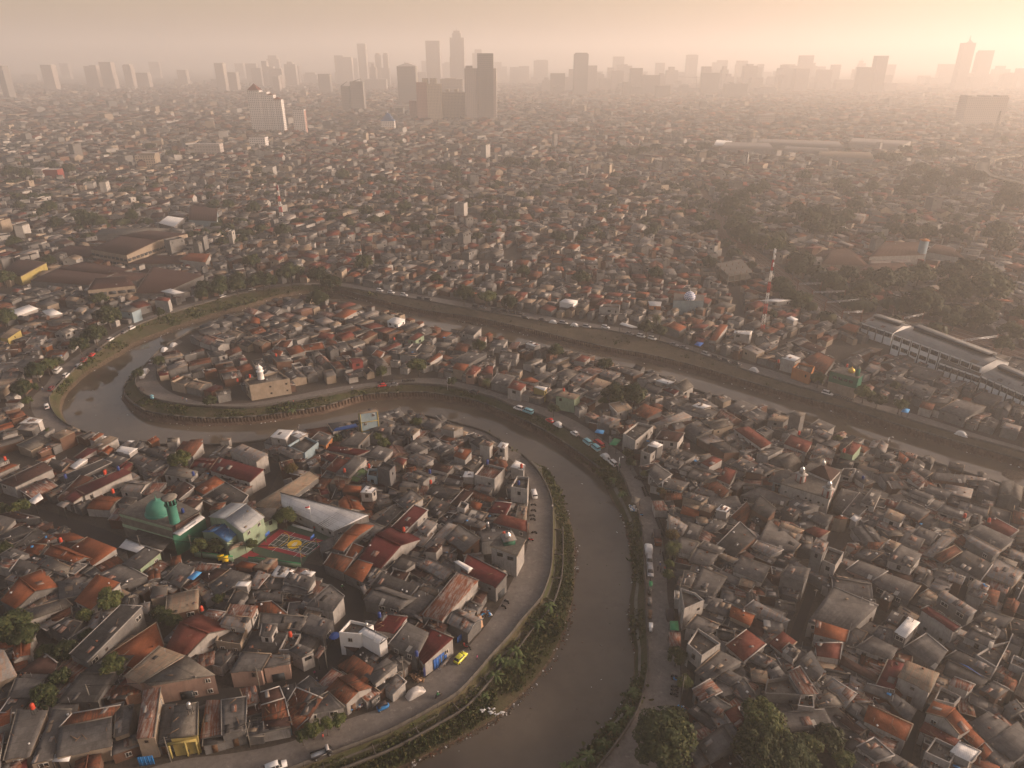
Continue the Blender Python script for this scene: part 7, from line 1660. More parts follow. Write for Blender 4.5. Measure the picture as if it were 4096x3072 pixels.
# low lean-to roofs between the traced houses
HOUSE_OCC = occ.copy(); hand = [sp for sp in SPECS]
def base_at(x, y):
    i = int(y - GY0); j = int(x - GX0); return 0 <= i < GH and 0 <= j < GW and BASE_OCC[i, j]
HOCC0 = None
for sp0 in hand:
    g_ = geom(sp0); c_ = sum(g_, Vector()) / len(g_); e = (sp0['p'][1] - sp0['p'][0]); ang = math.atan2(e.y, e.x); ca, sa = math.cos(ang), math.sin(ang)
    us = [(q.x - c_.x) * ca + (q.y - c_.y) * sa for q in g_]; vs = [-(q.x - c_.x) * sa + (q.y - c_.y) * ca for q in g_]
    for side_ in range(4):
        w_ = frng.uniform(3.5, 6.5); d_ = frng.uniform(2.5, 4.5); n_ = max(1, int(((max(us) - min(us)) if side_ < 2 else (max(vs) - min(vs))) / w_))
        for k in range(n_):
            f_ = (k + .5) / n_
            if side_ == 0: u, v = min(us) + (max(us) - min(us)) * f_, min(vs) - d_ * .35
            elif side_ == 1: u, v = min(us) + (max(us) - min(us)) * f_, max(vs) + d_ * .35
            elif side_ == 2: u, v = min(us) - d_ * .35, min(vs) + (max(vs) - min(vs)) * f_
            else: u, v = max(us) + d_ * .35, min(vs) + (max(vs) - min(vs)) * f_
            ww, dd_ = (w_ + .4, d_) if side_ < 2 else (d_, w_ + .4); cx, cy = c_.x + u * ca - v * sa, c_.y + u * sa + v * ca
            if abs(cx) > .728 * (cy * .909 + 52) + 14 or cy > 620: continue
            if any(base_at(cx + a * ww * ca - b_ * dd_ * sa, cy + a * ww * sa + b_ * dd_ * ca) for a in (-.45, 0, .45) for b_ in (-.45, 0, .45)): continue
            if frng.random() < .18: continue
            FILL.append((cx, cy, ca, sa, ww, dd_, frng.uniform(2.2, 3.1), frng.choice('GGGGDDDUTLKB'), frng.choice('ggbw'), .43 + .45 * frng.random(), frng.random() * .6))
def fill_spec(f):
    cx, cy, ca, sa, w_, d_, h, r_, wl, t1, t2 = f
    P_ = lambda a, b_, z: Vector((cx + a * w_ * ca - b_ * d_ * sa, cy + a * w_ * sa + b_ * d_ * ca, z))
    rise = min(w_, d_) * (.10 + .22 * t2)
    if t1 < .42:
        if w_ > d_: return dict(t='g', p=[P_(-.5, -.5, h), P_(.5, -.5, h), P_(.5, 0, h + rise), P_(-.5, 0, h + rise)], he=h, hr=h + rise, r=r_, w=wl)
        return dict(t='g', p=[P_(-.5, .5, h), P_(-.5, -.5, h), P_(0, -.5, h + rise), P_(0, .5, h + rise)], he=h, hr=h + rise, r=r_, w=wl)
    if t1 < .9 and r_ != 'C' or h < 3.3:
        k = int(t1 * 97) % 4; z = [h + (rise * .7 if i in (k, (k + 1) % 4) else 0) for i in range(4)]; c_ = [(-.5, -.5), (.5, -.5), (.5, .5), (-.5, .5)]
        ro = (k + 2) % 4; idx = [(ro + i) % 4 for i in range(4)]
        return dict(t='s', p=[P_(c_[i][0], c_[i][1], z[i]) for i in idx], he=h, hr=h + rise * .7, r=r_, w=wl)
    return dict(t='p' if h > 4 and cy < 900 else 'f', p=[P_(-.5, -.5, h), P_(.5, -.5, h), P_(.5, .5, h), P_(-.5, .5, h)], he=h, hr=h, r='C' if r_ in 'GDC' else r_, w=wl)
for f in FILL:
    if f[1] < 260:
        sp = fill_spec(f); sp['a'] = parea(sp['p']) * .7; SPECS.append(sp)
    else:
        sp = fill_spec(f); sp['a'] = 0; SPECS.append(sp)
SPECS.sort(key=lambda s_: -s_['a'])
NIND = 300
for sp in SPECS[:NIND]: make_house(sp)
mass = MB(); wins = 0
for k, sp in enumerate(SPECS[NIND:]):
    c_ = sp['p'][0]; near = c_.y < 330
    rr = random.Random(k); house_meshes(sp, mass, mass, rr, near)
    if c_.y < 1000 and sp['he'] > 4:
        rg, zt = sp['ring'], sp['zt']; n = len(rg); area = sum(rg[i][0] * rg[(i + 1) % n][1] - rg[(i + 1) % n][0] * rg[i][1] for i in range(n)); sg = 1 if area > 0 else -1
        for i in range(n):
            a, b_ = Vector(rg[i]), Vector(rg[(i + 1) % n]); L_ = (b_ - a).length
            if L_ < 2.4: continue
            e = (b_ - a) / L_; nn = Vector((e.y, -e.x)) * sg; mid = (a + b_) / 2
            if nn.dot(-mid) / mid.length < .3: continue
            top = min(zt[i], zt[(i + 1) % n]); z = top - (1.9 if sp['t'] == 'p' else 1.2); nw = max(1, int(L_ / 3.2))
            for q_ in range(nw):
                if rr.random() < .62: continue
                q = a + e * (L_ * (q_ + .5) / nw) + nn * .03; hw = rr.choice((.35, .5, .8)); hh = rr.choice((.45, .6)); mass.face([(q.x - e.x * hw, q.y - e.y * hw, z - hh), (q.x + e.x * hw, q.y + e.y * hw, z - hh), (q.x + e.x * hw, q.y + e.y * hw, z + hh), (q.x - e.x * hw, q.y - e.y * hw, z + hh)][::(1 if sg > 0 else -1)], 'glass')
o = mass.build('distant_houses'); tag(o, 'endless hazy spread of small houses beyond the riverside blocks', kind='stuff')
# ---------------------------------------------------------------- vehicles (x forward)
def loft(mb, secs, m):
    """secs: list of (x, halfwidth bottom, halfwidth top, z0, zmid, z1): body slices joined front to back"""
    V = []; k = 6
    for x, wb, wt, z0, zm, z1 in secs: V += [(x, -wb * .9, z0), (x, -wb, zm), (x, -wt, z1), (x, wt, z1), (x, wb, zm), (x, wb * .9, z0)]
    F = [];
    for i in range(len(secs) - 1):
        for j in range(k): F.append((i * k + j, (i + 1) * k + j, (i + 1) * k + (j + 1) % k, i * k + (j + 1) % k))
    F.append(tuple(range(k))); F.append(tuple((len(secs) - 1) * k + j for j in range(k))[::-1]); mb.poly(V, F, m)
def wheels(root, xs, y, r_, wd=.2):
    for x in xs:
        for s_ in (-1, 1):
            m_ = MB(); m_.tube([(x, s_ * y - wd / 2, r_), (x, s_ * y + wd / 2, r_)], r_, 'rubber', 14); w_ = m_.build('wheel', root, (0, 0, 0)); m_ = MB(); m_.tube([(x, s_ * (y + wd / 2 + .01) - .01, r_), (x, s_ * (y + wd / 2 + .01) + .01, r_)], r_ * .6, 'steel', 10); rm = m_.build('rim', root, (0, 0, 0)); rm.parent = w_
def proto(name): o = empty(name, (0, 0, 0)); return o
def car(kind, color):
    o = proto('car'); b_ = MB(); g_ = MB(); L, W_, H = {'hatch': (3.7, 1.65, 1.48), 'van': (4.4, 1.7, 1.72), 'sedan': (4.4, 1.72, 1.45)}[kind]; h = L / 2; w_ = W_ / 2
    loft(b_, [(h, w_ * .75, w_ * .7, .35, .5, .62), (h * .92, w_ * .95, w_ * .85, .25, .55, .78), (h * .55, w_, w_ * .9, .22, .6, .95), (0, w_, w_ * .93, .22, .6, .98), (-h * .6, w_, w_ * .93, .22, .6, 1.0), (-h * .93, w_ * .97, w_ * .9, .25, .6, .98), (-h, w_ * .85, w_ * .8, .35, .55, .8)], color)
    f = {'hatch': (.5, .22, -.75, -.93), 'van': (.55, .32, -.85, -.96), 'sedan': (.42, .18, -.45, -.72)}[kind]
    loft(g_, [(h * f[0], w_ * .88, w_ * .84, .9, .92, .96), (h * f[1], w_ * .86, w_ * .72, .9, 1.1, H - .06), (h * f[2], w_ * .86, w_ * .72, .9, 1.1, H - .06), (h * f[3], w_ * .86, w_ * .8, .9, .95, 1.0)], 'glass')
    loft(b_, [(h * f[1] - .06, w_ * .74, w_ * .7, H - .07, H - .03, H), (0, w_ * .76, w_ * .72, H - .05, H, H + .03), (h * f[2] + .08, w_ * .74, w_ * .7, H - .07, H - .03, H)], color)
    for s_ in (-1, 1):
        for x0, x1 in ((f[1], f[1]), (0.0, .0), (f[2], f[2])): b_.tube([(h * x0, s_ * w_ * .87, .95), (h * x1, s_ * w_ * .73, H - .05)], .045, color, 4)
    b_.build('body', o); g_.build('window', o); wheels(o, (h * .62, -h * .62), w_ - .1, .3)
    for s_ in (-1, 1):
        m_ = MB(); m_.box((h * .96, s_ * w_ * .68, .66), (.14, .34, .16), 'paint_white'); m_.build('headlight', o); m_ = MB(); m_.box((-h * .975, s_ * w_ * .74, .82), (.1, .22, .24), 'paint_red'); m_.build('tail_light', o)
    return o
def minibus(color, L=4.1, stripe=None, name='minibus'):
    o = proto(name); b_ = MB(); h = L / 2; w_ = .82; loft(b_, [(h, w_ * .9, w_ * .85, .35, .6, .95), (h * .93, w_, w_ * .93, .28, .7, 1.15), (h * .72, w_, w_ * .93, .25, .7, 1.2), (-h * .95, w_, w_ * .95, .25, .7, 1.2), (-h, w_ * .95, w_ * .92, .35, .7, 1.15)], color)
    loft(b_, [(h * .62, w_ * .88, w_ * .85, 1.78, 1.82, 1.86), (0, w_ * .92, w_ * .88, 1.76, 1.84, 1.9), (-h * .97, w_ * .9, w_ * .86, 1.76, 1.82, 1.87)], color)
    for s_ in (-1, 1):
        for x in (.68, .3, -.05, -.4, -.72, -.96): b_.box((h * x, s_ * w_ * .93, 1.45), (.09, .06, .72), color)
    if stripe: loft(b_, [(h * 1.005, w_ * 1.01, w_ * 1.01, .4, .5, .58), (-h * 1.003, w_ * 1.01, w_ * 1.01, .4, .5, .58)], stripe)
    b_.build('body', o); g_ = MB(); loft(g_, [(h * .88, w_ * .9, w_ * .9, 1.1, 1.15, 1.2), (h * .64, w_ * .9, w_ * .84, 1.1, 1.4, 1.78), (-h * .95, w_ * .92, w_ * .87, 1.1, 1.4, 1.78)], 'glass'); g_.build('window', o); wheels(o, (h * .66, -h * .6), w_ - .1, .29); return o
def covered(m, L=4.3, seed=1):
    r_ = random.Random(seed); o = proto('covered_car'); b_ = MB(); V = []; F = []; nx, ny = 22, 15; h = L / 2
    for i in range(nx):
        t = i / (nx - 1) * 2 - 1; top = (.62 + .95 * max(0, 1 - abs(t * 1.25 + .12) ** 3.2)) * (1 - .18 * t * t) * max(.35, (1 - abs(t) ** 9)); wd = .92 * (1 - .22 * t ** 4)
        for j in range(ny):
            a = math.pi * j / (ny - 1); c_ = math.cos(a); z = top * math.sin(a) ** .42; y = wd * (abs(c_) ** .5) * (1 if c_ > 0 else -1) * (1 + .12 * (1 - math.sin(a))); V.append((h * t + r_.gauss(0, .03), y + r_.gauss(0, .025), max(.03, z + r_.gauss(0, .03))))
    for i in range(nx - 1):
        for j in range(ny - 1): F.append((i * ny + j, (i + 1) * ny + j, (i + 1) * ny + j + 1, i * ny + j + 1))
    F.append(tuple(range(ny))); F.append(tuple((nx - 1) * ny + j for j in range(ny))[::-1]); b_.poly(V, F, m); b_.build('car_cover', o); g_ = MB(); 
    wheels(o, (h * .6, -h * .6), .74, .28, .16); return o
def pickup():
    o = proto('pickup_truck'); b_ = MB(); loft(b_, [(2.1, .7, .65, .35, .55, .8), (1.9, .8, .75, .28, .6, 1.0), (.85, .82, .76, .28, .6, 1.05)], 'car_black'); loft(b_, [(1.45, .72, .68, 1.75, 1.8, 1.84), (.85, .74, .7, 1.74, 1.8, 1.84)], 'tarp_silver'); b_.build('cab', o)
    g_ = MB(); loft(g_, [(1.85, .76, .74, .95, 1.0, 1.05), (1.5, .76, .68, .95, 1.3, 1.76), (.88, .78, .72, .95, 1.3, 1.76)], 'glass'); g_.build('window', o)
    m_ = MB(); m_.box((-.7, 0, .62), (2.9, 1.6, .12), 'paint_white'); m_.build('bed_floor', o); m_ = MB(); m_.box((-.7, .8, .85), (2.9, .06, .5), 'car_black'); m_.box((-.7, -.8, .85), (2.9, .06, .5), 'car_black'); m_.box((-2.15, 0, .85), (.06, 1.6, .5), 'car_black'); m_.box((.76, 0, .9), (.06, 1.6, .6), 'car_black'); m_.box((-.7, 0, .45), (2.8, 1.3, .2), 'dark_metal'); m_.build('bed_side', o); wheels(o, (1.35, -1.3), .68, .3); return o
def truck():
    o = proto('lorry'); b_ = MB(); loft(b_, [(2.7, .9, .85, .4, .9, 1.3), (2.55, .95, .88, .35, 1.0, 2.0), (1.3, .95, .9, .35, 1.0, 2.05)], 'rust'); b_.build('cab', o); g_ = MB(); loft(g_, [(2.66, .8, .76, 1.25, 1.5, 1.85), (1.6, .97, .9, 1.25, 1.5, 1.85)], 'glass'); g_.build('window', o)
    m_ = MB(); m_.box((-.85, 0, 1.45), (4.1, 1.9, 1.3), 'wood'); m_.box((-.85, 0, 2.13), (4.2, 2.0, .1), 'tarp_dark'); m_.build('cargo_body', o); m_ = MB(); m_.box((0, 0, .6), (5, .8, .3), 'dark_metal'); m_.build('chassis', o); wheels(o, (1.8, -1.6), .8, .42, .26); return o
def bajaj():
    o = proto('three_wheeler'); b_ = MB(); loft(b_, [(1.3, .25, .2, .35, .6, .9), (.9, .55, .5, .3, .6, 1.0), (.2, .62, .58, .3, .6, .8), (-1.2, .64, .6, .3, .6, 1.0), (-1.3, .55, .5, .35, .6, .9)], 'car_blue'); b_.build('body', o); b_ = MB(); loft(b_, [(.85, .5, .46, 1.5, 1.56, 1.6), (0, .56, .5, 1.56, 1.62, 1.66), (-1.2, .54, .5, 1.5, 1.56, 1.6)], 'tarp_dark'); b_.build('canopy', o)
    g_ = MB(); loft(g_, [(.95, .48, .44, .98, 1.2, 1.5), (.88, .5, .46, .98, 1.2, 1.52)], 'glass'); loft(g_, [(-.6, .6, .55, .9, 1.2, 1.52), (-1.15, .58, .52, .9, 1.2, 1.52)], 'ribbed_dark'); g_.build('window', o); wheels(o, (-.85,), .55, .22, .12); m_ = MB(); m_.tube([(1.1, -.06, .22), (1.1, .06, .22)], .22, 'rubber', 12); m_.build('wheel', o); return o
def moto(color='car_black'):
    o = proto('motorcycle')
    for x in (.62, -.62): m_ = MB(); m_.tube([(x, -.06, .29), (x, .06, .29)], .29, 'rubber', 12); m_.build('wheel', o)
    m_ = MB(); loft(m_, [(.55, .05, .08, .5, .7, .9), (.35, .14, .18, .3, .6, .95), (.15, .12, .12, .28, .4, .5), (-.1, .14, .14, .3, .5, .72), (-.75, .1, .12, .5, .6, .75)], color); m_.build('body', o)
    m_ = MB(); m_.box((-.3, 0, .79), (.75, .26, .1), 'rubber', 0, .85); m_.build('seat', o); m_ = MB(); m_.tube([(.42, -.34, 1.0), (.5, 0, .97), (.42, .34, 1.0)], .025, 'dark_metal', 5); m_.tube([(.5, 0, .95), (.62, 0, .3)], .04, 'dark_metal', 5); m_.build('handlebar', o); return o
PR_ = {'yellow': car('hatch', 'car_yellow'), 'white': car('van', 'car_white'), 'silver': car('van', 'car_silver'), 'dark': car('van', 'car_black'), 'grey': car('sedan', 'car_grey'), 'whatch': car('hatch', 'car_white'), 'red': car('hatch', 'car_red'), 'maroon': car('van', 'car_maroon'), 'mred': minibus('car_red', 5.4, 'car_yellow'), 'mcyan': minibus('car_cyan', 3.9, 'paint_white'), 'mwhite': minibus('car_white', 4.2), 'mteal': minibus('car_cyan', 4.4),
      'csilver': covered('tarp_silver', 4.4, 3), 'cwhite': covered('cloth_white', 4.4, 4), 'cdark': covered('tarp_dark', 4.6, 5), 'cblue': covered('tarp_bright', 3.4, 6), 'pickup': pickup(), 'truck': truck(), 'bajaj': bajaj(), 'moto': moto(), 'motor': moto('car_red'), 'motob': moto('tarp_bright')}
USED = set()
tangents = [(p, a) for p, a in zip(Btop + Atop, tb_)] if 'tb_' in globals() else None
def road_dir(p):
    best = None; bd = 1e9
    for L_ in (Btop, Atop):
        for i in range(0, len(L_), 1):
            d_ = (L_[i].x - p.x) ** 2 + (L_[i].y - p.y) ** 2
            if d_ < bd: bd = d_; t_ = L_[min(i + 1, len(L_) - 1)] - L_[max(i - 1, 0)]; best = math.atan2(t_.y, t_.x)
    return best
def veh(k, r, x, y, label=None, rz=None, flip=False, group=None, desc=None, z=.02, cat=None, s_=1.0):
    p = P(r, x, y, .7); a = road_dir(p) if rz is None else rz
    if flip: a += math.pi
    o = dup(PR_[k], (p.x, p.y, z), a, scale=s_)
    cat = cat or {'pickup': 'pickup truck', 'truck': 'lorry', 'bajaj': 'three-wheeler', 'moto': 'motorcycle', 'motor': 'motorcycle', 'motob': 'motorcycle'}.get(k, 'minibus' if k[0] == 'm' and k != 'maroon' else 'car'); o['category'] = cat
    if label: o['label'] = label; o['group'] = group or 'vehicles parked along the river roads'
    else: later(o, desc, {'motorcycle': 'motorcycle', 'minibus': 'minibus'}.get(cat, 'car'), cat, group or 'vehicles parked along the river roads')
    if group is None and label: del o['group']
    return o
veh('yellow', 'R12', 1087, 562, 'bright yellow hatchback parked against the blue tarpaulin shopfront'); veh('csilver', 'R12', 642, 902, 'car under a crumpled silver cover beside the small shed'); veh('pickup', 'R11', 1262, 1532, 'black pickup truck with a white cargo bed next to the parapet', flip=False); veh('white', 'R11', 862, 1650, 'white car cut by the bottom edge of the frame')
veh('bajaj', 'R12', 325, 1048, 'blue three-wheeler with dark canopy parked by the rubbish heap'); veh('mwhite', 'R7', 1850, 392, 'white van parked at the house side of the peninsula bend')
veh('white', 'R8', 555, 112, 'white people carrier parked ahead of a covered car at the curve'); veh('cwhite', 'R8', 490, 52, 'car under a whitish cover at the curve of the market road'); veh('truck', 'R8', 950, 792, 'brown lorry facing down the straight road', flip=True); veh('cwhite', 'R8', 872, 868, 'van under a pale pink-white cover against the parapet', s_=1.12); veh('silver', 'R8', 880, 972, 'silver car parked between the pale cover and another silver car', flip=True); veh('silver', 'R8', 888, 1068, 'silver car lowest in the line of three at the parapet', flip=True)
veh('cdark', 'R13', 1066, 228, 'vehicle under a dark brown cover beside the white wedge terrace'); veh('mcyan', 'Z3', 702, 1345, 'pale blue minibus, upper of the two beside the red one'); veh('mcyan', 'Z3', 770, 1390, 'pale blue minibus, lower of the two beside the red one'); veh('mred', 'Z3', 795, 1358, 'bright red minibus on the curved market road'); veh('white', 'Z3', 150, 1070, 'white car parked at the start of the curved market road'); veh('mteal', 'Z3', 226, 1098, 'greenish-white minivan just below the first white car on the curve')
veh('red', 'Z3', 400, 1168, 'red car parked beside a white covered car'); veh('cwhite', 'Z3', 467, 1197, 'long white covered car next to the red car'); veh('whatch', 'Z3', 600, 1272, 'white hatchback standing alone above the blue minibuses')
for k, x, y, lb in (('dark', 203, 342, 'dark'), ('dark', 343, 362, 'dark'), ('cwhite', 428, 375, 'white covered'), ('silver', 510, 384, 'beige silver'), ('cwhite', 600, 400, 'white covered'), ('silver', 697, 413, 'beige silver'), ('white', 848, 418, 'white'), ('grey', 1040, 471, 'grey'), ('white', 1135, 489, 'white'), ('white', 1225, 508, 'white'), ('grey', 1400, 558, 'grey'), ('grey', 1480, 582, 'grey'), ('silver', 1655, 634, 'beige silver'), ('dark', 1740, 663, 'dark'), ('dark', 1820, 691, 'dark'), ('dark', 1905, 713, 'dark'), ('cwhite', 2045, 759, 'white covered')):
    veh(k, 'Z3', x, y, desc=f'{lb} embankment')
for k, x, y, lb in (('white', 630, 950, 'white'), ('cwhite', 1710, 1275, 'white covered'), ('white', 790, 1330, 'white'), ('mteal', 880, 1378, 'teal')): veh(k, 'Z4', x, y, desc=f'{lb} waterside')
for k, x, y, lb in (('white', 1043, 122, 'white'), ('white', 1135, 138, 'white'), ('white', 1240, 158, 'white'), ('dark', 1370, 186, 'dark'), ('dark', 1430, 198, 'dark'), ('dark', 1820, 251, 'dark'), ('grey', 1870, 260, 'grey'), ('dark', 1970, 280, 'dark'), ('dark', 2045, 290, 'dark'), ('dark', 2110, 299, 'dark'), ('dark', 2170, 309, 'dark')): veh(k, 'Z2', x, y, desc=f'{lb} roadside')
veh('red', 'Z2', 1060, 886, 'red car at the edge of the scooter rows on the market road'); veh('grey', 'Z2', 1150, 880, 'greyish car just past the red one on the market road'); veh('dark', 'Z2', 1800, 938, 'dark car parked below the short palm on the market road')
for k, x, y, lb in (('white', 1060, 424, 'white'), ('grey', 1000, 456, 'grey'), ('white', 888, 517, 'white'), ('red', 740, 640, 'red'), ('dark', 790, 600, 'dark'), ('maroon', 675, 682, 'maroon'), ('silver', 630, 732, 'silver'), ('white', 530, 806, 'white'), ('maroon', 415, 912, 'maroon'), ('white', 375, 1056, 'white'), ('white', 720, 1290, 'white'), ('white', 840, 1322, 'white'), ('white', 1040, 1358, 'white'), ('white', 1790, 173, 'white'), ('white', 2030, 119, 'white')): veh(k, 'Z1', x, y, desc=f'{lb} bend-road')
veh('mwhite', 'Z1', 465, 772, 'grey-white box van by the trees on the outer bend', s_=1.2); veh('cwhite', 'Z1', 1320, 595, 'white covered car, lower of the two at the inner bend tip'); veh('cwhite', 'Z1', 1395, 557, 'white covered car, upper of the two at the inner bend tip'); veh('white', 'Z1', 1222, 697, 'white car beside the round tree on the inner bend'); veh('cwhite', 'Z1', 1170, 772, 'bulky white covered vehicle at the inner bend parapet', s_=1.15); veh('cwhite', 'Z1', 1145, 806, 'smaller white covered vehicle at the inner bend parapet'); veh('cdark', 'Z1', 1132, 912, 'mauve-grey covered car below the pale roadside stall', s_=.9); veh('cblue', 'Z1', 920, 1341, 'turquoise covered car among white cars at the lower bend')
# motorcycles
MT = [('R7', 1845, 476, 'dark scooter just below the white van, first in the line'), ('R7', 1845, 527, 'dark scooter second below the white van'), ('R7', 1835, 572, 'dark scooter third below the white van'), ('R7', 1840, 606, 'dark scooter beside the potted greenery at the bend'), ('R7', 1852, 722, 'dark scooter in front of the pink-roofed house'), ('R7', 1820, 786, 'yellowish scooter beside the prayer house gate'), ('R7', 1608, 1332, 'dark scooter by the blue-shuttered shop, upper one'), ('R7', 1582, 1378, 'dark scooter by the blue-shuttered shop, lower one'),
      ('R13', 1105, 782, 'dark scooter, topmost by the slender roadside tree'), ('R13', 1112, 806, 'pale blue scooter by the slender roadside tree'), ('R13', 1105, 872, 'dark scooter first of the lower pair on the straight road'), ('R13', 1105, 905, 'dark scooter second of the lower pair on the straight road'), ('R13', 1098, 940, 'dark scooter lowest on the straight road'), ('R8', 800, 566, 'blue scooter parked next to the white sacks'), ('R12', 1130, 440, 'reddish scooter by the dried brushwood'), ('R12', 1165, 455, 'dark scooter by the dried brushwood')]
for r, x, y, lb in MT: veh('motob' if 'blue sc' in lb else 'motor' if ('redd' in lb or 'yell' in lb) else 'moto', r, x, y, lb, rz=(road_dir(P(r, x, y)) + 1.4))
def mrow(r, x0, y0, x1, y1, n, label, grp):
    for k in range(n):
        t = k / max(1, n - 1); x = x0 + (x1 - x0) * t; y = y0 + (y1 - y0) * t; o = veh('moto', r, x, y, label, rz=road_dir(P(r, x, y)) + 1.35 + vr.uniform(-.15, .15), group=grp)
mrow('R8', 958, 600, 1010, 738, 12, 'dark scooter in the dense row below the rusty-roofed kiosk', 'scooters in the dense row on the straight road'); mrow('R8', 835, 325, 862, 395, 6, 'dark scooter in the short row by the blue-fronted shop', 'scooters in the short row by the blue shop')
mrow('R8', 770, 232, 815, 255, 4, 'dark scooter in the cluster at the road bend marking', 'scooters in the cluster at the bend'); mrow('R8', 1020, 900, 1035, 985, 8, 'dark scooter in the row beneath the date palm', 'scooters beneath the date palm'); mrow('Z2', 1030, 855, 1150, 845, 10, 'dark scooter in the row before the walled market stalls', 'scooters before the market stalls'); mrow('Z2', 1230, 845, 1320, 842, 8, 'dark scooter in the row under the round roadside tree', 'scooters under the roadside tree'); mrow('Z4', 690, 970, 830, 1000, 8, 'dark scooter parked in front of the teal mosque', 'scooters in front of the teal mosque')
# ---------------------------------------------------------------- people: one continuous skinned body, hair on top
def person_mesh(pose, top, low):
    # joints: (x, y, z, radius)
    J = {'pel': (0, 0, .95, .14), 'chest': (.02, 0, 1.28, .165), 'neck': (.02, 0, 1.48, .065), 'head': (.04, 0, 1.63, .105), 'crown': (.03, 0, 1.72, .08)}
    if pose == 'walk': J.update(kl=(.16, .1, .52, .085), al=(.2, .1, .1, .055), fl=(.34, .1, .04, .045), kr=(.02, -.1, .5, .085), ar=(-.22, -.1, .12, .055), fr=(-.1, -.1, .03, .045), el=(-.12, .24, 1.12, .05), hl=(.02, .26, .9, .04), er=(.12, -.24, 1.12, .05), hr=(.26, -.22, .93, .04))
    elif pose == 'stand': J.update(kl=(.02, .1, .5, .085), al=(0, .11, .1, .055), fl=(.14, .12, .03, .045), kr=(.02, -.1, .5, .085), ar=(0, -.11, .1, .055), fr=(.14, -.12, .03, .045), el=(.0, .25, 1.12, .05), hl=(.08, .24, .88, .04), er=(.0, -.25, 1.12, .05), hr=(.1, -.2, .9, .04))
    else:  # riding
        J = {'pel': (-.3, 0, .92, .16), 'chest': (-.14, 0, 1.25, .17), 'neck': (-.08, 0, 1.45, .07), 'head': (-.03, 0, 1.6, .13), 'crown': (-.04, 0, 1.7, .1)}; J.update(kl=(.1, .2, .82, .09), al=(-.05, .2, .42, .06), fl=(.1, .2, .36, .05), kr=(.1, -.2, .82, .09), ar=(-.05, -.2, .42, .06), fr=(.1, -.2, .36, .05), el=(.05, .3, 1.12, .055), hl=(.36, .3, 1.02, .045), er=(.05, -.3, 1.12, .055), hr=(.36, -.3, 1.02, .045))
    J['sl'] = (J['chest'][0], .18, J['chest'][2] + .12, .07); J['sr'] = (J['chest'][0], -.18, J['chest'][2] + .12, .07); J['tl'] = (J['pel'][0], .09, J['pel'][2] - .06, .11); J['tr'] = (J['pel'][0], -.09, J['pel'][2] - .06, .11)
    for s_ in 'lr':
        hx, hy, hz, _ = J['h' + s_]
        for k in range(5):
            a = (k - 2) * .018; L_ = (.05, .085, .095, .088, .07)[k]; J['f%s%d' % (s_, k)] = (hx + .03 + L_ * .5 + (.03 if k == 0 else 0), hy + a * (1.6 if k == 0 else 1), hz - L_ * .7, .011)
    names = list(J); E = [('pel', 'chest'), ('chest', 'neck'), ('neck', 'head'), ('head', 'crown'), ('chest', 'sl'), ('chest', 'sr'), ('pel', 'tl'), ('pel', 'tr')]
    for s_ in 'lr': E += [('s' + s_, 'e' + s_), ('e' + s_, 'h' + s_), ('t' + s_, 'k' + s_), ('k' + s_, 'a' + s_), ('a' + s_, 'f' + s_)] + [('h' + s_, 'f%s%d' % (s_, k)) for k in range(5)]
    me = bpy.data.meshes.new('p'); me.from_pydata([J[n][:3] for n in names], [(names.index(a), names.index(b_)) for a, b_ in E], []); o = bpy.data.objects.new('p', me); sc.collection.objects.link(o); md = o.modifiers.new('s', 'SKIN'); o.modifiers.new('d', 'SUBSURF').levels = 1
    for i, n in enumerate(names): me.skin_vertices[0].data[i].radius = (J[n][3],) * 2; me.skin_vertices[0].data[i].use_root = (n == 'pel')
    dg = bpy.context.evaluated_depsgraph_get(); m2 = bpy.data.meshes.new_from_object(o.evaluated_get(dg)); bpy.data.objects.remove(o)
    for m in ('skin', top, low, 'rubber'): m2.materials.append(M[m])
    hx = J['head']; hands = [Vector(J['hl'][:3]), Vector(J['hr'][:3])]; zp = J['pel'][2]
    for p in m2.polygons:
        c_ = p.center
        if c_.z > J['neck'][2] - .01: p.material_index = 0
        elif min((c_ - h_).length for h_ in hands) < .2 or (abs(c_.y) > .2 and c_.z < J['el'][2] - .02 and c_.z > zp - .2 and pose != 'ride'): p.material_index = 0
        elif c_.z > zp - .02: p.material_index = 1
        elif c_.z < J['al'][2] - .03: p.material_index = 3
        else: p.material_index = 2
        p.use_smooth = True
    mb = MB(); mb.lathe([(.118, -.02), (.122, .05), (.1, .11), (.05, .145), (0, .15)], (hx[0] - .02, 0, hx[2]), 'hair' if pose != 'ride' else 'paint_white', 12); h_ = mb.build('hair' if pose != 'ride' else 'helmet'); hm_ = h_.data; bpy.data.objects.remove(h_); return m2, hm_
PM = [person_mesh('walk', 'cloth_pink', 'cloth_dark'), person_mesh('stand', 'cloth_dark', 'cloth_dark'), person_mesh('walk', 'cloth_white', 'cloth_blue'), person_mesh('stand', 'cloth_red', 'cloth_dark'), person_mesh('ride', 'cloth_green', 'cloth_dark')]
def person(k, r, x, y, label, rz=None, z=.02, group=None):
    p = P(r, x, y, .8); o = bpy.data.objects.new('person', PM[k][0]); sc.collection.objects.link(o); o.location = (p.x, p.y, z); a = rz if rz is not None else vr.random() * 6.28; o.rotation_euler = (0, 0, a); h_ = bpy.data.objects.new('hair' if k != 4 else 'helmet', PM[k][1]); sc.collection.objects.link(h_); h_.parent = o; tag(o, label, 'person', group); return o
person(0, 'R12', 1250, 567, 'person in a pink top walking on the road by the yellow hatchback', 2.4)
rd = P('R12', 868, 930, .7)
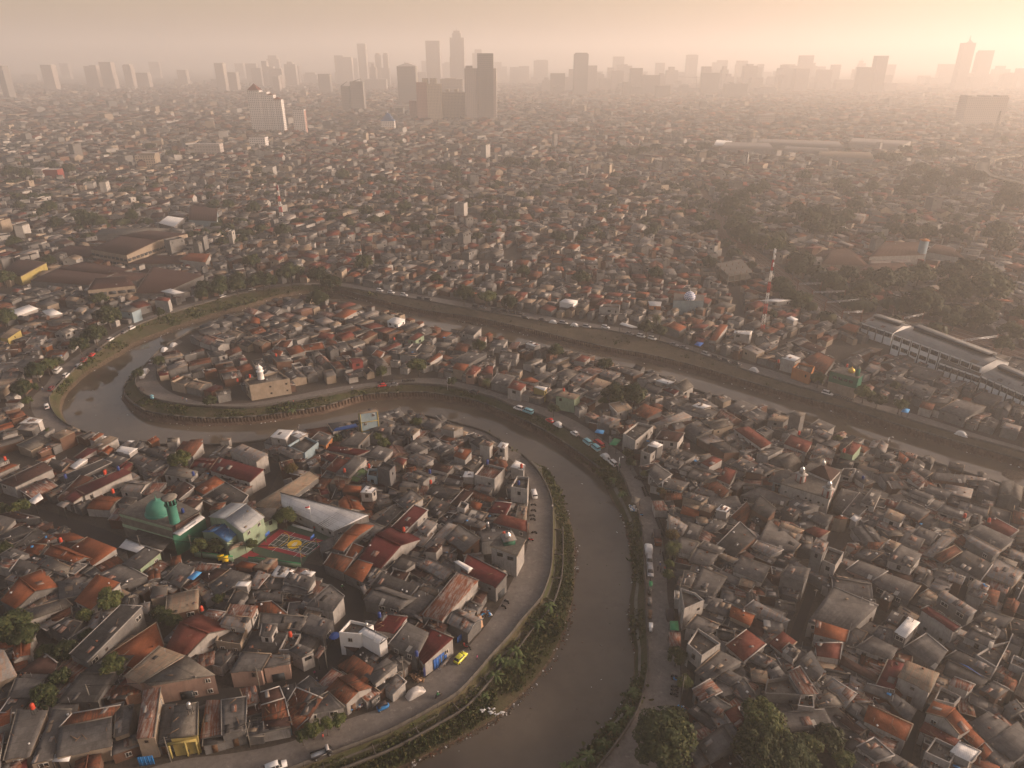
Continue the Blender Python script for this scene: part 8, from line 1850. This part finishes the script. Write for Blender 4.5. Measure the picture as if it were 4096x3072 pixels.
PRm = moto('cloth_dark'); PRm.location = (rd.x, rd.y, .02); ra = road_dir(rd) + .1; PRm.rotation_euler = (0, 0, ra); tag(PRm, 'dark motorcycle being ridden past the silver-covered car', 'motorcycle')
pr_ = person(4, 'R12', 868, 930, 'rider in green jacket and white helmet on the motorcycle', ra); pr_.location = (rd.x, rd.y, .02)
for k, r, x, y, lb in ((1, 'R8', 975, 905, 'dark-clothed person walking beside the pale covered van'), (2, 'R8', 975, 1000, 'person in white on the straight road beside the silver cars'), (1, 'R8', 955, 1050, 'dark-clothed child, first of the pair on the straight road'), (1, 'R8', 980, 1065, 'dark-clothed child, second of the pair on the straight road'), (3, 'R8', 1015, 1050, 'person in red-brown by the roadside scooters'), (2, 'R8', 1007, 1107, 'child in white shirt low on the straight road'), (1, 'R8', 903, 762, 'dark figure standing above the covered van'),
                    (1, 'R8', 886, 1160, 'person bending beside the handcarts'), (3, 'R11', 1272, 1390, 'person in orange-red walking above the black pickup'), (0, 'R11', 1200, 845, 'person in pink on the winding dark street'), (2, 'R11', 1220, 895, 'person in white on the winding dark street'), (1, 'R11', 955, 940, 'person by the blue umbrella stall'), (3, 'R6', 1575, 815, 'person in yellow-red standing on the court edge by the flagpole'), (1, 'R12', 2035, 155, 'dark figure on the bare earth of the peninsula bank'),
                    (2, 'R7', 2012, 500, 'person leaning on the parapet of the bend road'), (1, 'Z1', 820, 570, 'figure walking along the outer bend road'), (1, 'Z1', 700, 640, 'dark figure opposite the red car on the bend'), (2, 'Z1', 340, 910, 'person in white at the outer bend stall'), (3, 'Z1', 1470, 995, 'person in red at the inner bend market'), (2, 'Z1', 1500, 1005, 'person in white at the inner bend market'), (3, 'Z2', 350, 1020, 'person in red on the inner bend road'), (2, 'Z2', 820, 910, 'person in white walking by the market stalls')):
    person(k, r, x, y, lb)
veh('moto', 'R8', 615, 135, 'motorcycle with rider heading past the white people carrier'); p_ = P('R8', 615, 135, .7); o = person(4, 'R8', 615, 135, 'rider heading past the white people carrier', road_dir(p_)); veh('moto', 'R11', 1440, 105, 'motorcycle in the upper curve of the dark street', rz=-.8); person(4, 'R11', 1440, 105, 'helmeted rider in the upper curve of the dark street', -.8)
# ---------------------------------------------------------------- small street and roof things
def tank(r, x, y, z, color, label, s_=1.0):
    p = P(r, x, y, z); o = empty('water_tank', (p.x, p.y, 0)); m_ = MB(); k = s_; m_.lathe([(0, 0), (.52 * k, 0), (.55 * k, .1), (.5 * k, .3), (.55 * k, .5), (.5 * k, .7), (.55 * k, .9), (.5 * k, 1.15), (.3 * k, 1.38), (.12 * k, 1.42), (0, 1.42)], (p.x, p.y, z - .2), 'tank_' + color, 14); m_.build('tank_body', o, smooth=True); m_ = MB()
    for sx in (-.35, .35):
        for sy in (-.35, .35): m_.box((p.x + sx, p.y + sy, z - 1.0), (.09, .09, 1.7), 'dark_metal')
    m_.box((p.x, p.y, z - .24), (.95, .95, .07), 'dark_metal'); m_.build('stand', o); tag(o, label, 'water tank')
for r, x, y, z, c_, lb in (('R7', 697, 712, 5.2, 'orange', 'orange water tank on the end of the small maroon roof'), ('R7', 1583, 752, 8.3, 'orange', 'orange water tank beside the green cupola'), ('R7', 1714, 300, 7.6, 'blue', 'dark blue tank inside the open white block at the bend'), ('R7', 172, 190, 5.6, 'orange', 'orange tank at the gable end of the long grey house'), ('R7', 388, 150, 6.2, 'orange', 'orange tank on the pale blue roof block'), ('R7', 928, 200, 5.2, 'blue', 'dark blue tank between grey roofs on the peninsula'), ('R7', 1437, 118, 6.9, 'blue', 'dark blue tank on the plant-filled terrace'), ('R7', 1738, 150, 7.4, 'orange', 'orange tank on the white block near the upper bend'), ('R7', 935, 292, 5.0, 'orange', 'orange tank hanging on the side of the whitewashed gabled house'), ('R7', 1440, 668, 5.2, 'steel', 'steel tank on the brick house behind the maroon roof'),
                           ('R5', 1172, 438, 10.9, 'orange', 'orange tank on the big stained concrete roof'), ('R5', 1088, 245, 7.2, 'orange', 'orange tank behind the long maroon roof'), ('R5', 1228, 200, 6.6, 'blue', 'dark blue tank at the far end of the long maroon roof'), ('R5', 680, 285, 5.2, 'blue', 'dark blue tank on a small pale slab'), ('R5', 632, 945, 5.2, 'orange', 'orange tank amid the bright orange roofs'), ('R5', 55, 98, 6.0, 'orange', 'faded orange tank on the concrete roof at the frame edge'), ('R6', 320, 255, 6.2, 'blue', 'blue tank on the timber-strewn concrete roof'), ('R6', 212, 640, 8.9, 'blue', 'dark blue tank by the foot of the mosque minaret'),
                           ('R10', 325, 1065, 6.4, 'orange', 'bright orange tank on the grey row house at the bottom'), ('R10', 1870, 1055, 7.8, 'steel', 'grey-blue tank on the yellow-framed shophouse'), ('R11', 992, 520, 5.0, 'orange', 'bright red-orange tank on the rubble-strewn terrace'), ('R11', 230, 300, 5.6, 'orange', 'orange tank on a small shed behind the big red roof'), ('R12', 655, 540, 5.0, 'blue', 'dark blue tank at the corner of the maroon shop roof'), ('R12', 290, 158, 6.6, 'blue', 'blue tank beside the small dark maroon roof'), ('R12', 165, 265, 7.2, 'steel', 'pale tank on the white block terrace'),
                           ('R9', 618, 235, 6.8, 'orange', 'orange tank on the mint-walled house above the river'), ('R9', 220, 78, 5.2, 'orange', 'orange tank on grey roofs by the far channel'), ('R9', 1685, 812, 4.8, 'orange', 'orange tank among packed grey roofs'), ('R9', 1900, 852, 5.4, 'orange', 'orange tank at the corner of a big brown hipped roof'), ('R9', 785, 478, 5.2, 'blue', 'blue tank beside the whitewashed gabled pair'), ('Z3', 512, 930, 6.6, 'orange', 'orange tank above the green-walled house'), ('Z4', 787, 735, 10.2, 'orange', 'orange tank on the roof of the teal mosque'), ('Z4', 235, 700, 6.5, 'orange', 'orange tank on the balconied house by the embankment'), ('Z2', 1160, 520, 5.8, 'orange', 'orange tank at the end of a small orange roof'), ('Z2', 210, 650, 5.5, 'orange', 'orange tank beside a little orange roof'), ('Z2', 955, 1545, 5.0, 'orange', 'orange tank beside the charcoal tower block'), ('Z2', 760, 1580, 5.4, 'orange', 'orange tank on the long pale-patched roof'), ('Z2', 1445, 1590, 5.0, 'blue', 'blue tank low among grey roofs'), ('Z2', 1910, 1510, 6.6, 'blue', 'blue tank on the planted terrace edge'), ('Z1', 1910, 855, 6.2, 'orange', 'orange tank by the lantern minaret'), ('Z1', 2010, 820, 8, 'orange', 'orange tank on the cream mosque roof'), ('Z1', 850, 1590, 5.2, 'orange', 'bright orange tank on the riverbank houses of the near side')):
    tank(r, x, y, z - .2, c_, lb, .8)
def dish(r, x, y, z, rad, label):
    p = P(r, x, y, z); o = empty('satellite_dish', (p.x, p.y, 0)); m_ = MB(); n = 20; rings = [(0, 0), (.4, .05), (.75, .17), (1, .32)]; ti = Matrix.Rotation(-.35, 3, 'X'); V = []; F = []
    for q, h in rings:
        for k in range(n): V.append(p + ti @ Vector((rad * q * math.cos(6.283 * k / n), rad * q * math.sin(6.283 * k / n), rad * h)))
    for i in range(3):
        for k in range(n): F.append((i * n + k, i * n + (k + 1) % n, (i + 1) * n + (k + 1) % n, (i + 1) * n + k))
    m_.poly(V, F, 'roof_T'); m_.build('reflector', o); m_ = MB()
    for k in range(4): m_.tube([p + ti @ Vector((rad * .95 * math.cos(1.57 * k), rad * .95 * math.sin(1.57 * k), rad * .3)), p + ti @ Vector((0, 0, rad * .8))], .02, 'steel', 4)
    m_.tube([(p.x, p.y, z - 1.6), (p.x, p.y, z)], .05, 'steel', 5); m_.build('feed_arm', o); tag(o, label, 'satellite dish')
dish('R5', 1545, 1415, 5.2, 1.25, 'large pale mesh satellite dish, upper of the pair'); dish('R5', 1385, 1530, 5.0, 1.1, 'skeletal mesh satellite dish, lower of the pair'); dish('R13', 1640, 375, 4.8, .55, 'small white dish beside the orange tiled roof'); dish('R9', 375, 1470, 4.5, .5, 'small white dish in the narrow dark alley')
def pole(r, x, y, h, label, lamp=False):
    p = P(r, x, y, 0); o = empty('utility_pole', p); m_ = MB(); m_.tube([(p.x, p.y, 0), (p.x, p.y, h)], [.13, .09], 'concrete' if not lamp else 'steel', 7); m_.build('shaft', o); m_ = MB()
    if lamp: m_.tube([(p.x, p.y, h), (p.x + .8, p.y - .3, h + .3)], .05, 'steel', 5); m_.box((p.x + 1.0, p.y - .4, h + .3), (.6, .25, .12), 'paint_white', -.4); m_.build('lamp_head', o)
    else:
        for z in (.3, .9): m_.box((p.x, p.y, h - z), (1.3, .1, .1), 'dark_metal', .4)
        m_.build('crossarm', o)
    tag(o, label, 'utility pole' if not lamp else 'street lamp'); o.name = 'street_lamp' if lamp else 'utility_pole'; return Vector((p.x, p.y, h - .3))
pl = [pole('R12', 530, 785, 7, 'concrete pole beside the small striped-roof shed'), pole('R11', 650, 1480, 7, 'concrete pole in front of the rust-roofed row'), pole('R10', 1690, 1600, 7, 'concrete pole beside the yellow-framed shophouse')]
p2 = [pole('R10', 925, 1070, 7, 'pole in front of the dark tiled roof'), pole('R11', 735, 1000, 7, 'pole on the winding street below the pink house'), pole('R11', 1310, 810, 7, 'pole at the inside of the winding street bend')]
p3 = [pole('R6', 325, 1110, 7.5, 'dark pole on the corner of the school street'), pole('R6', 1450, 1220, 7.5, 'twin-armed pole at the court corner'), pole('R5', 1480, 1100, 7, 'pole beside the white street canopy')]
p4 = [pole('R8', 1075, 700, 7, 'pole above the dense scooter row'), pole('R8', 1135, 1330, 7, 'lattice-like pole beside the white wedge terrace'), pole('R13', 1160, 1000, 7, 'blue-footed pole by the lower scooters')]
for lamp_ in (('Z2', 1590, 925, 'white street lamp on the inner parapet of the market road'), ('R8', 985, 410, 'lamp post by the reddish tree on the straight road'), ('Z4', 1100, 1415, 'lamp post on the flood wall of the far channel'), ('R8', 605, 190, 'lamp post on the parapet above the banana plants')): pole(*lamp_[:3], 5.5, lamp_[3], True)
def cable(a, b_, label, sag=.9):
    m_ = MB()
    for k, off in enumerate((-.5, 0, .5)):
        pts = [a.lerp(b_, t / 8) + Vector((off * .7, off * .4, -sag * 4 * (t / 8) * (1 - t / 8) - .12 * k)) for t in range(9)]; m_.tube(pts, .03, 'rubber', 3)
    o = m_.build('overhead_cable'); tag(o, label, 'cable', kind='thing')
for L_, nm in ((pl, 'river road'), (p2, 'winding street'), (p3, 'school street'), (p4, 'straight road')): cable(L_[0], L_[1], f'sagging black cables of the first span over the {nm}'); cable(L_[1], L_[2], f'sagging black cables of the second span over the {nm}')
# shop tarpaulins, benches, boards, umbrella, carts, debris
def sheet_(r, xy, zs, m, label, name, cat, th=.05):
    p = [P(r, xy[2 * i], xy[2 * i + 1], zs[i]) for i in range(4)]; a, b_, c_, d_ = p; n_ = (b_ - a).cross(d_ - a).normalized() * th; mb = MB(); V = p + [q + n_ for q in p]; mb.poly(V, [(0, 1, 2, 3), (7, 6, 5, 4), (0, 4, 5, 1), (1, 5, 6, 2), (2, 6, 7, 3), (3, 7, 4, 0)], m); o = mb.build(name); tag(o, label, cat); return o
def screen(r, x0, y0, x1, y1, h, m, label, name='tarpaulin', cat='tarpaulin', z0=.1):
    a, b_ = P(r, x0, y0, z0), P(r, x1, y1, z0); ang = math.atan2(b_.y - a.y, b_.x - a.x); mb = MB(); n = 8
    for k in range(n):
        q = a.lerp(b_, (k + .5) / n); mb.box((q.x, q.y, z0 + h / 2), ((b_ - a).length / n + .02, .08 + .04 * (k % 2), h), m, ang + .1 * (-1) ** k)
    o = mb.build(name); tag(o, label, cat, kind='thing')
screen('R12', 825, 690, 985, 560, 3.0, 'tarp_blue', 'blue tarpaulin covering the shopfront beside the yellow hatchback'); screen('R12', 725, 760, 800, 690, 2.6, 'tarp_navy', 'dark navy tarpaulin hanging by the benches'); screen('R12', 1055, 425, 1200, 310, 1.8, 'tarp_blue', 'blue tarpaulin fence along the rubbish lot'); screen('R10', 1380, 1640, 1530, 1620, 2.4, 'car_blue', 'blue sheet shopfront at the bottom road')
sheet_('R12', (1240, 330, 1310, 260, 1290, 150, 1230, 230), (.2, .2, 2.0, 2.0), 'plywood', 'upright brown plywood boards leaning beside the river road', 'plywood_board', 'board')
sheet_('R6', (250, 1330, 320, 1350, 410, 1270, 350, 1255), (4.0, 4.0, 4.4, 4.4), 'tarp_bright', 'bright blue tarpaulin spread over low grey roofs', 'tarpaulin', 'tarpaulin'); sheet_('R5', (260, 1500, 290, 1500, 300, 1460, 270, 1460), (2, 2, 2, 2), 'tarp_bright', 'small blue sheet by the walled yard', 'tarpaulin', 'tarpaulin')
sheet_('R14', (1640, 665, 1760, 735, 1860, 800, 1720, 700), (5.9, 5.9, 5.9, 5.9), 'tarp_blue', 'rumpled blue tarpaulin along a grey roof ridge', 'tarpaulin', 'tarpaulin')
p = P('R12', 925, 620, .8); o = empty('bench_table', (p.x, p.y, 0)); ra = road_dir(p); m_ = MB(); m_.box((p.x, p.y, .85), (3.6, .75, .07), 'roof_L', ra); m_.build('table_top', o); m_ = MB()
for sx in (-1.6, 0, 1.6):
    for sy in (-.3, .3): m_.box((p.x + sx * math.cos(ra) - sy * math.sin(ra), p.y + sx * math.sin(ra) + sy * math.cos(ra), .41), (.07, .07, .82), 'steel', ra)
m_.build('leg', o); tag(o, 'long pale metal table on the road in front of the blue tarpaulin', 'table')
p = P('R11', 1370, 530, 1.6); o = empty('parasol', (p.x, p.y, 0)); m_ = MB(); m_.tube([(p.x, p.y, 0), (p.x, p.y, 2.3)], .04, 'steel', 6); m_.build('shaft', o); m_ = MB(); m_.lathe([(1.3, 1.9), (.8, 2.2), (0, 2.45)], (p.x, p.y, 0), 'umbrella', 10); m_.build('canopy', o); tag(o, 'blue parasol over a stall on the winding street', 'parasol')
def cart(r, x, y, m, label, rz=None):
    p = P(r, x, y, .6); a = rz if rz is not None else road_dir(p); o = empty('food_cart', (p.x, p.y, 0), a); m_ = MB(); m_.box((0, 0, .85), (1.5, .75, .75), m); m_.v = m_.v; b_ = m_.build('cart_box', o, (0, 0, 0)); m_ = MB(); m_.box((0, 0, 1.95), (1.7, .95, .07), m)
    for sx in (-.7, .7):
        for sy in (-.32, .32): m_.box((sx, sy, 1.55), (.05, .05, .75), 'steel')
    m_.build('cart_roof', o, (0, 0, 0))
    for s_ in (-1, 1): m_ = MB(); m_.tube([(.2, s_ * .42 - .03, .3), (.2, s_ * .42 + .03, .3)], .3, 'rubber', 12); m_.build('wheel', o, (0, 0, 0))
    tag(o, label, 'cart')
for r, x, y, m, lb in (('R13', 890, 370, 'white_paint', 'white food cart against the parapet, lowest in the line'), ('R13', 883, 255, 'wood', 'brown handcart next to a parked scooter at the parapet'), ('R13', 880, 145, 'roof_L', 'pale food cart at the parapet by the clutter'), ('R8', 888, 1215, 'paint_green', 'green cart below the last silver car'), ('R8', 880, 1265, 'dark_metal', 'dark handcart below the green one'), ('Z1', 1225, 992, 'car_cyan', 'turquoise cart on the inner bend road'), ('R6', 610, 1135, 'paint_yellow', 'yellow cart by the school wall, first of two'), ('R6', 655, 1150, 'paint_yellow', 'yellow cart by the school wall, second of two')): cart(r, x, y, m, lb)
def heap_(r, pts, n, zmax, mats_, label, name='rubbish_heap', s0=.6):
    p = [P(r, x, y, .3) for x, y in pts]; c_ = sum(p, Vector()) / len(p); mb = MB(); hr_ = random.Random(n + int(c_.x))
    for _ in range(n):
        a, b_ = hr_.choice(p), hr_.choice(p); q = a.lerp(b_, hr_.random()).lerp(c_, hr_.random() * .5); s_ = s0 * (.3 + hr_.random()); mb.box((q.x, q.y, hr_.random() * zmax + .1), (s_ * 1.6, s_ * .7, s_ * .3), hr_.choice(mats_), hr_.random() * 3, .8)
    o = mb.build(name); tag(o, label, 'rubbish heap', kind='thing')
DB = ('wood', 'concrete', 'litter_white', 'rust', 'tarp_bright', 'wood', 'tarp_dark', 'roof_L')
heap_('R12', [(1180, 110), (1330, 100), (1390, 160), (1250, 190)], 140, 1.2, DB, 'heap of mixed scrap and rubbish in the walled lot by the river road'); heap_('R12', [(30, 960), (200, 880), (260, 1000), (90, 1060)], 130, 1.2, DB + ('paint_red',), 'heap of junk with red and blue scraps at the corner of tiled roofs'); heap_('R12', [(600, 740), (700, 700), (640, 800), (720, 790)], 50, .6, ('wood', 'plywood', 'wood'), 'stack of old planks between the shed and the road')
heap_('R8', [(700, 500), (750, 500), (770, 540), (720, 540)], 40, .8, ('litter_white', 'tarp_bright', 'litter_white'), 'pile of white and blue sacks against the parapet'); heap_('R12', [(1270, 1080), (1370, 1040), (1440, 1120), (1560, 1110)], 22, .1, ('litter_white',), 'scattered white plastic bags on the grass at the water', s0=.45); heap_('R11', [(1440, 1080), (1640, 1000), (1700, 1040), (1500, 1180)], 110, 1.0, DB, 'planks and scrap piled beside the tiled roof at the road')
heap_('R14', [(540, 1330), (700, 1280), (830, 1380), (640, 1420)], 120, 1.0, DB + ('roof_O', 'roof_K'), 'heap of broken tiles and timber behind the garden trees'); heap_('R13', [(1150, 1060), (1250, 1080), (1240, 1180), (1170, 1130)], 60, .7, DB, 'litter and pink sheets in the ditch beside the straight road'); heap_('R9', [(780, 850), (930, 820), (920, 930), (830, 940)], 90, .8, DB, 'rubble of a demolished house between grey roofs')
for o in list(PR_.values()):
    for ch in list(o.children):
        for g_ in list(ch.children): bpy.data.objects.remove(g_)
        bpy.data.objects.remove(ch)
    bpy.data.objects.remove(o)
# ---------------------------------------------------------------- the air: one closed box of even haze
hm = MB(); hm.box((0, 6900, 164), (29000, 16000, 340), 'haze_air')
hz = hm.build('haze'); tag(hz, kind='stuff')
finish_labels()
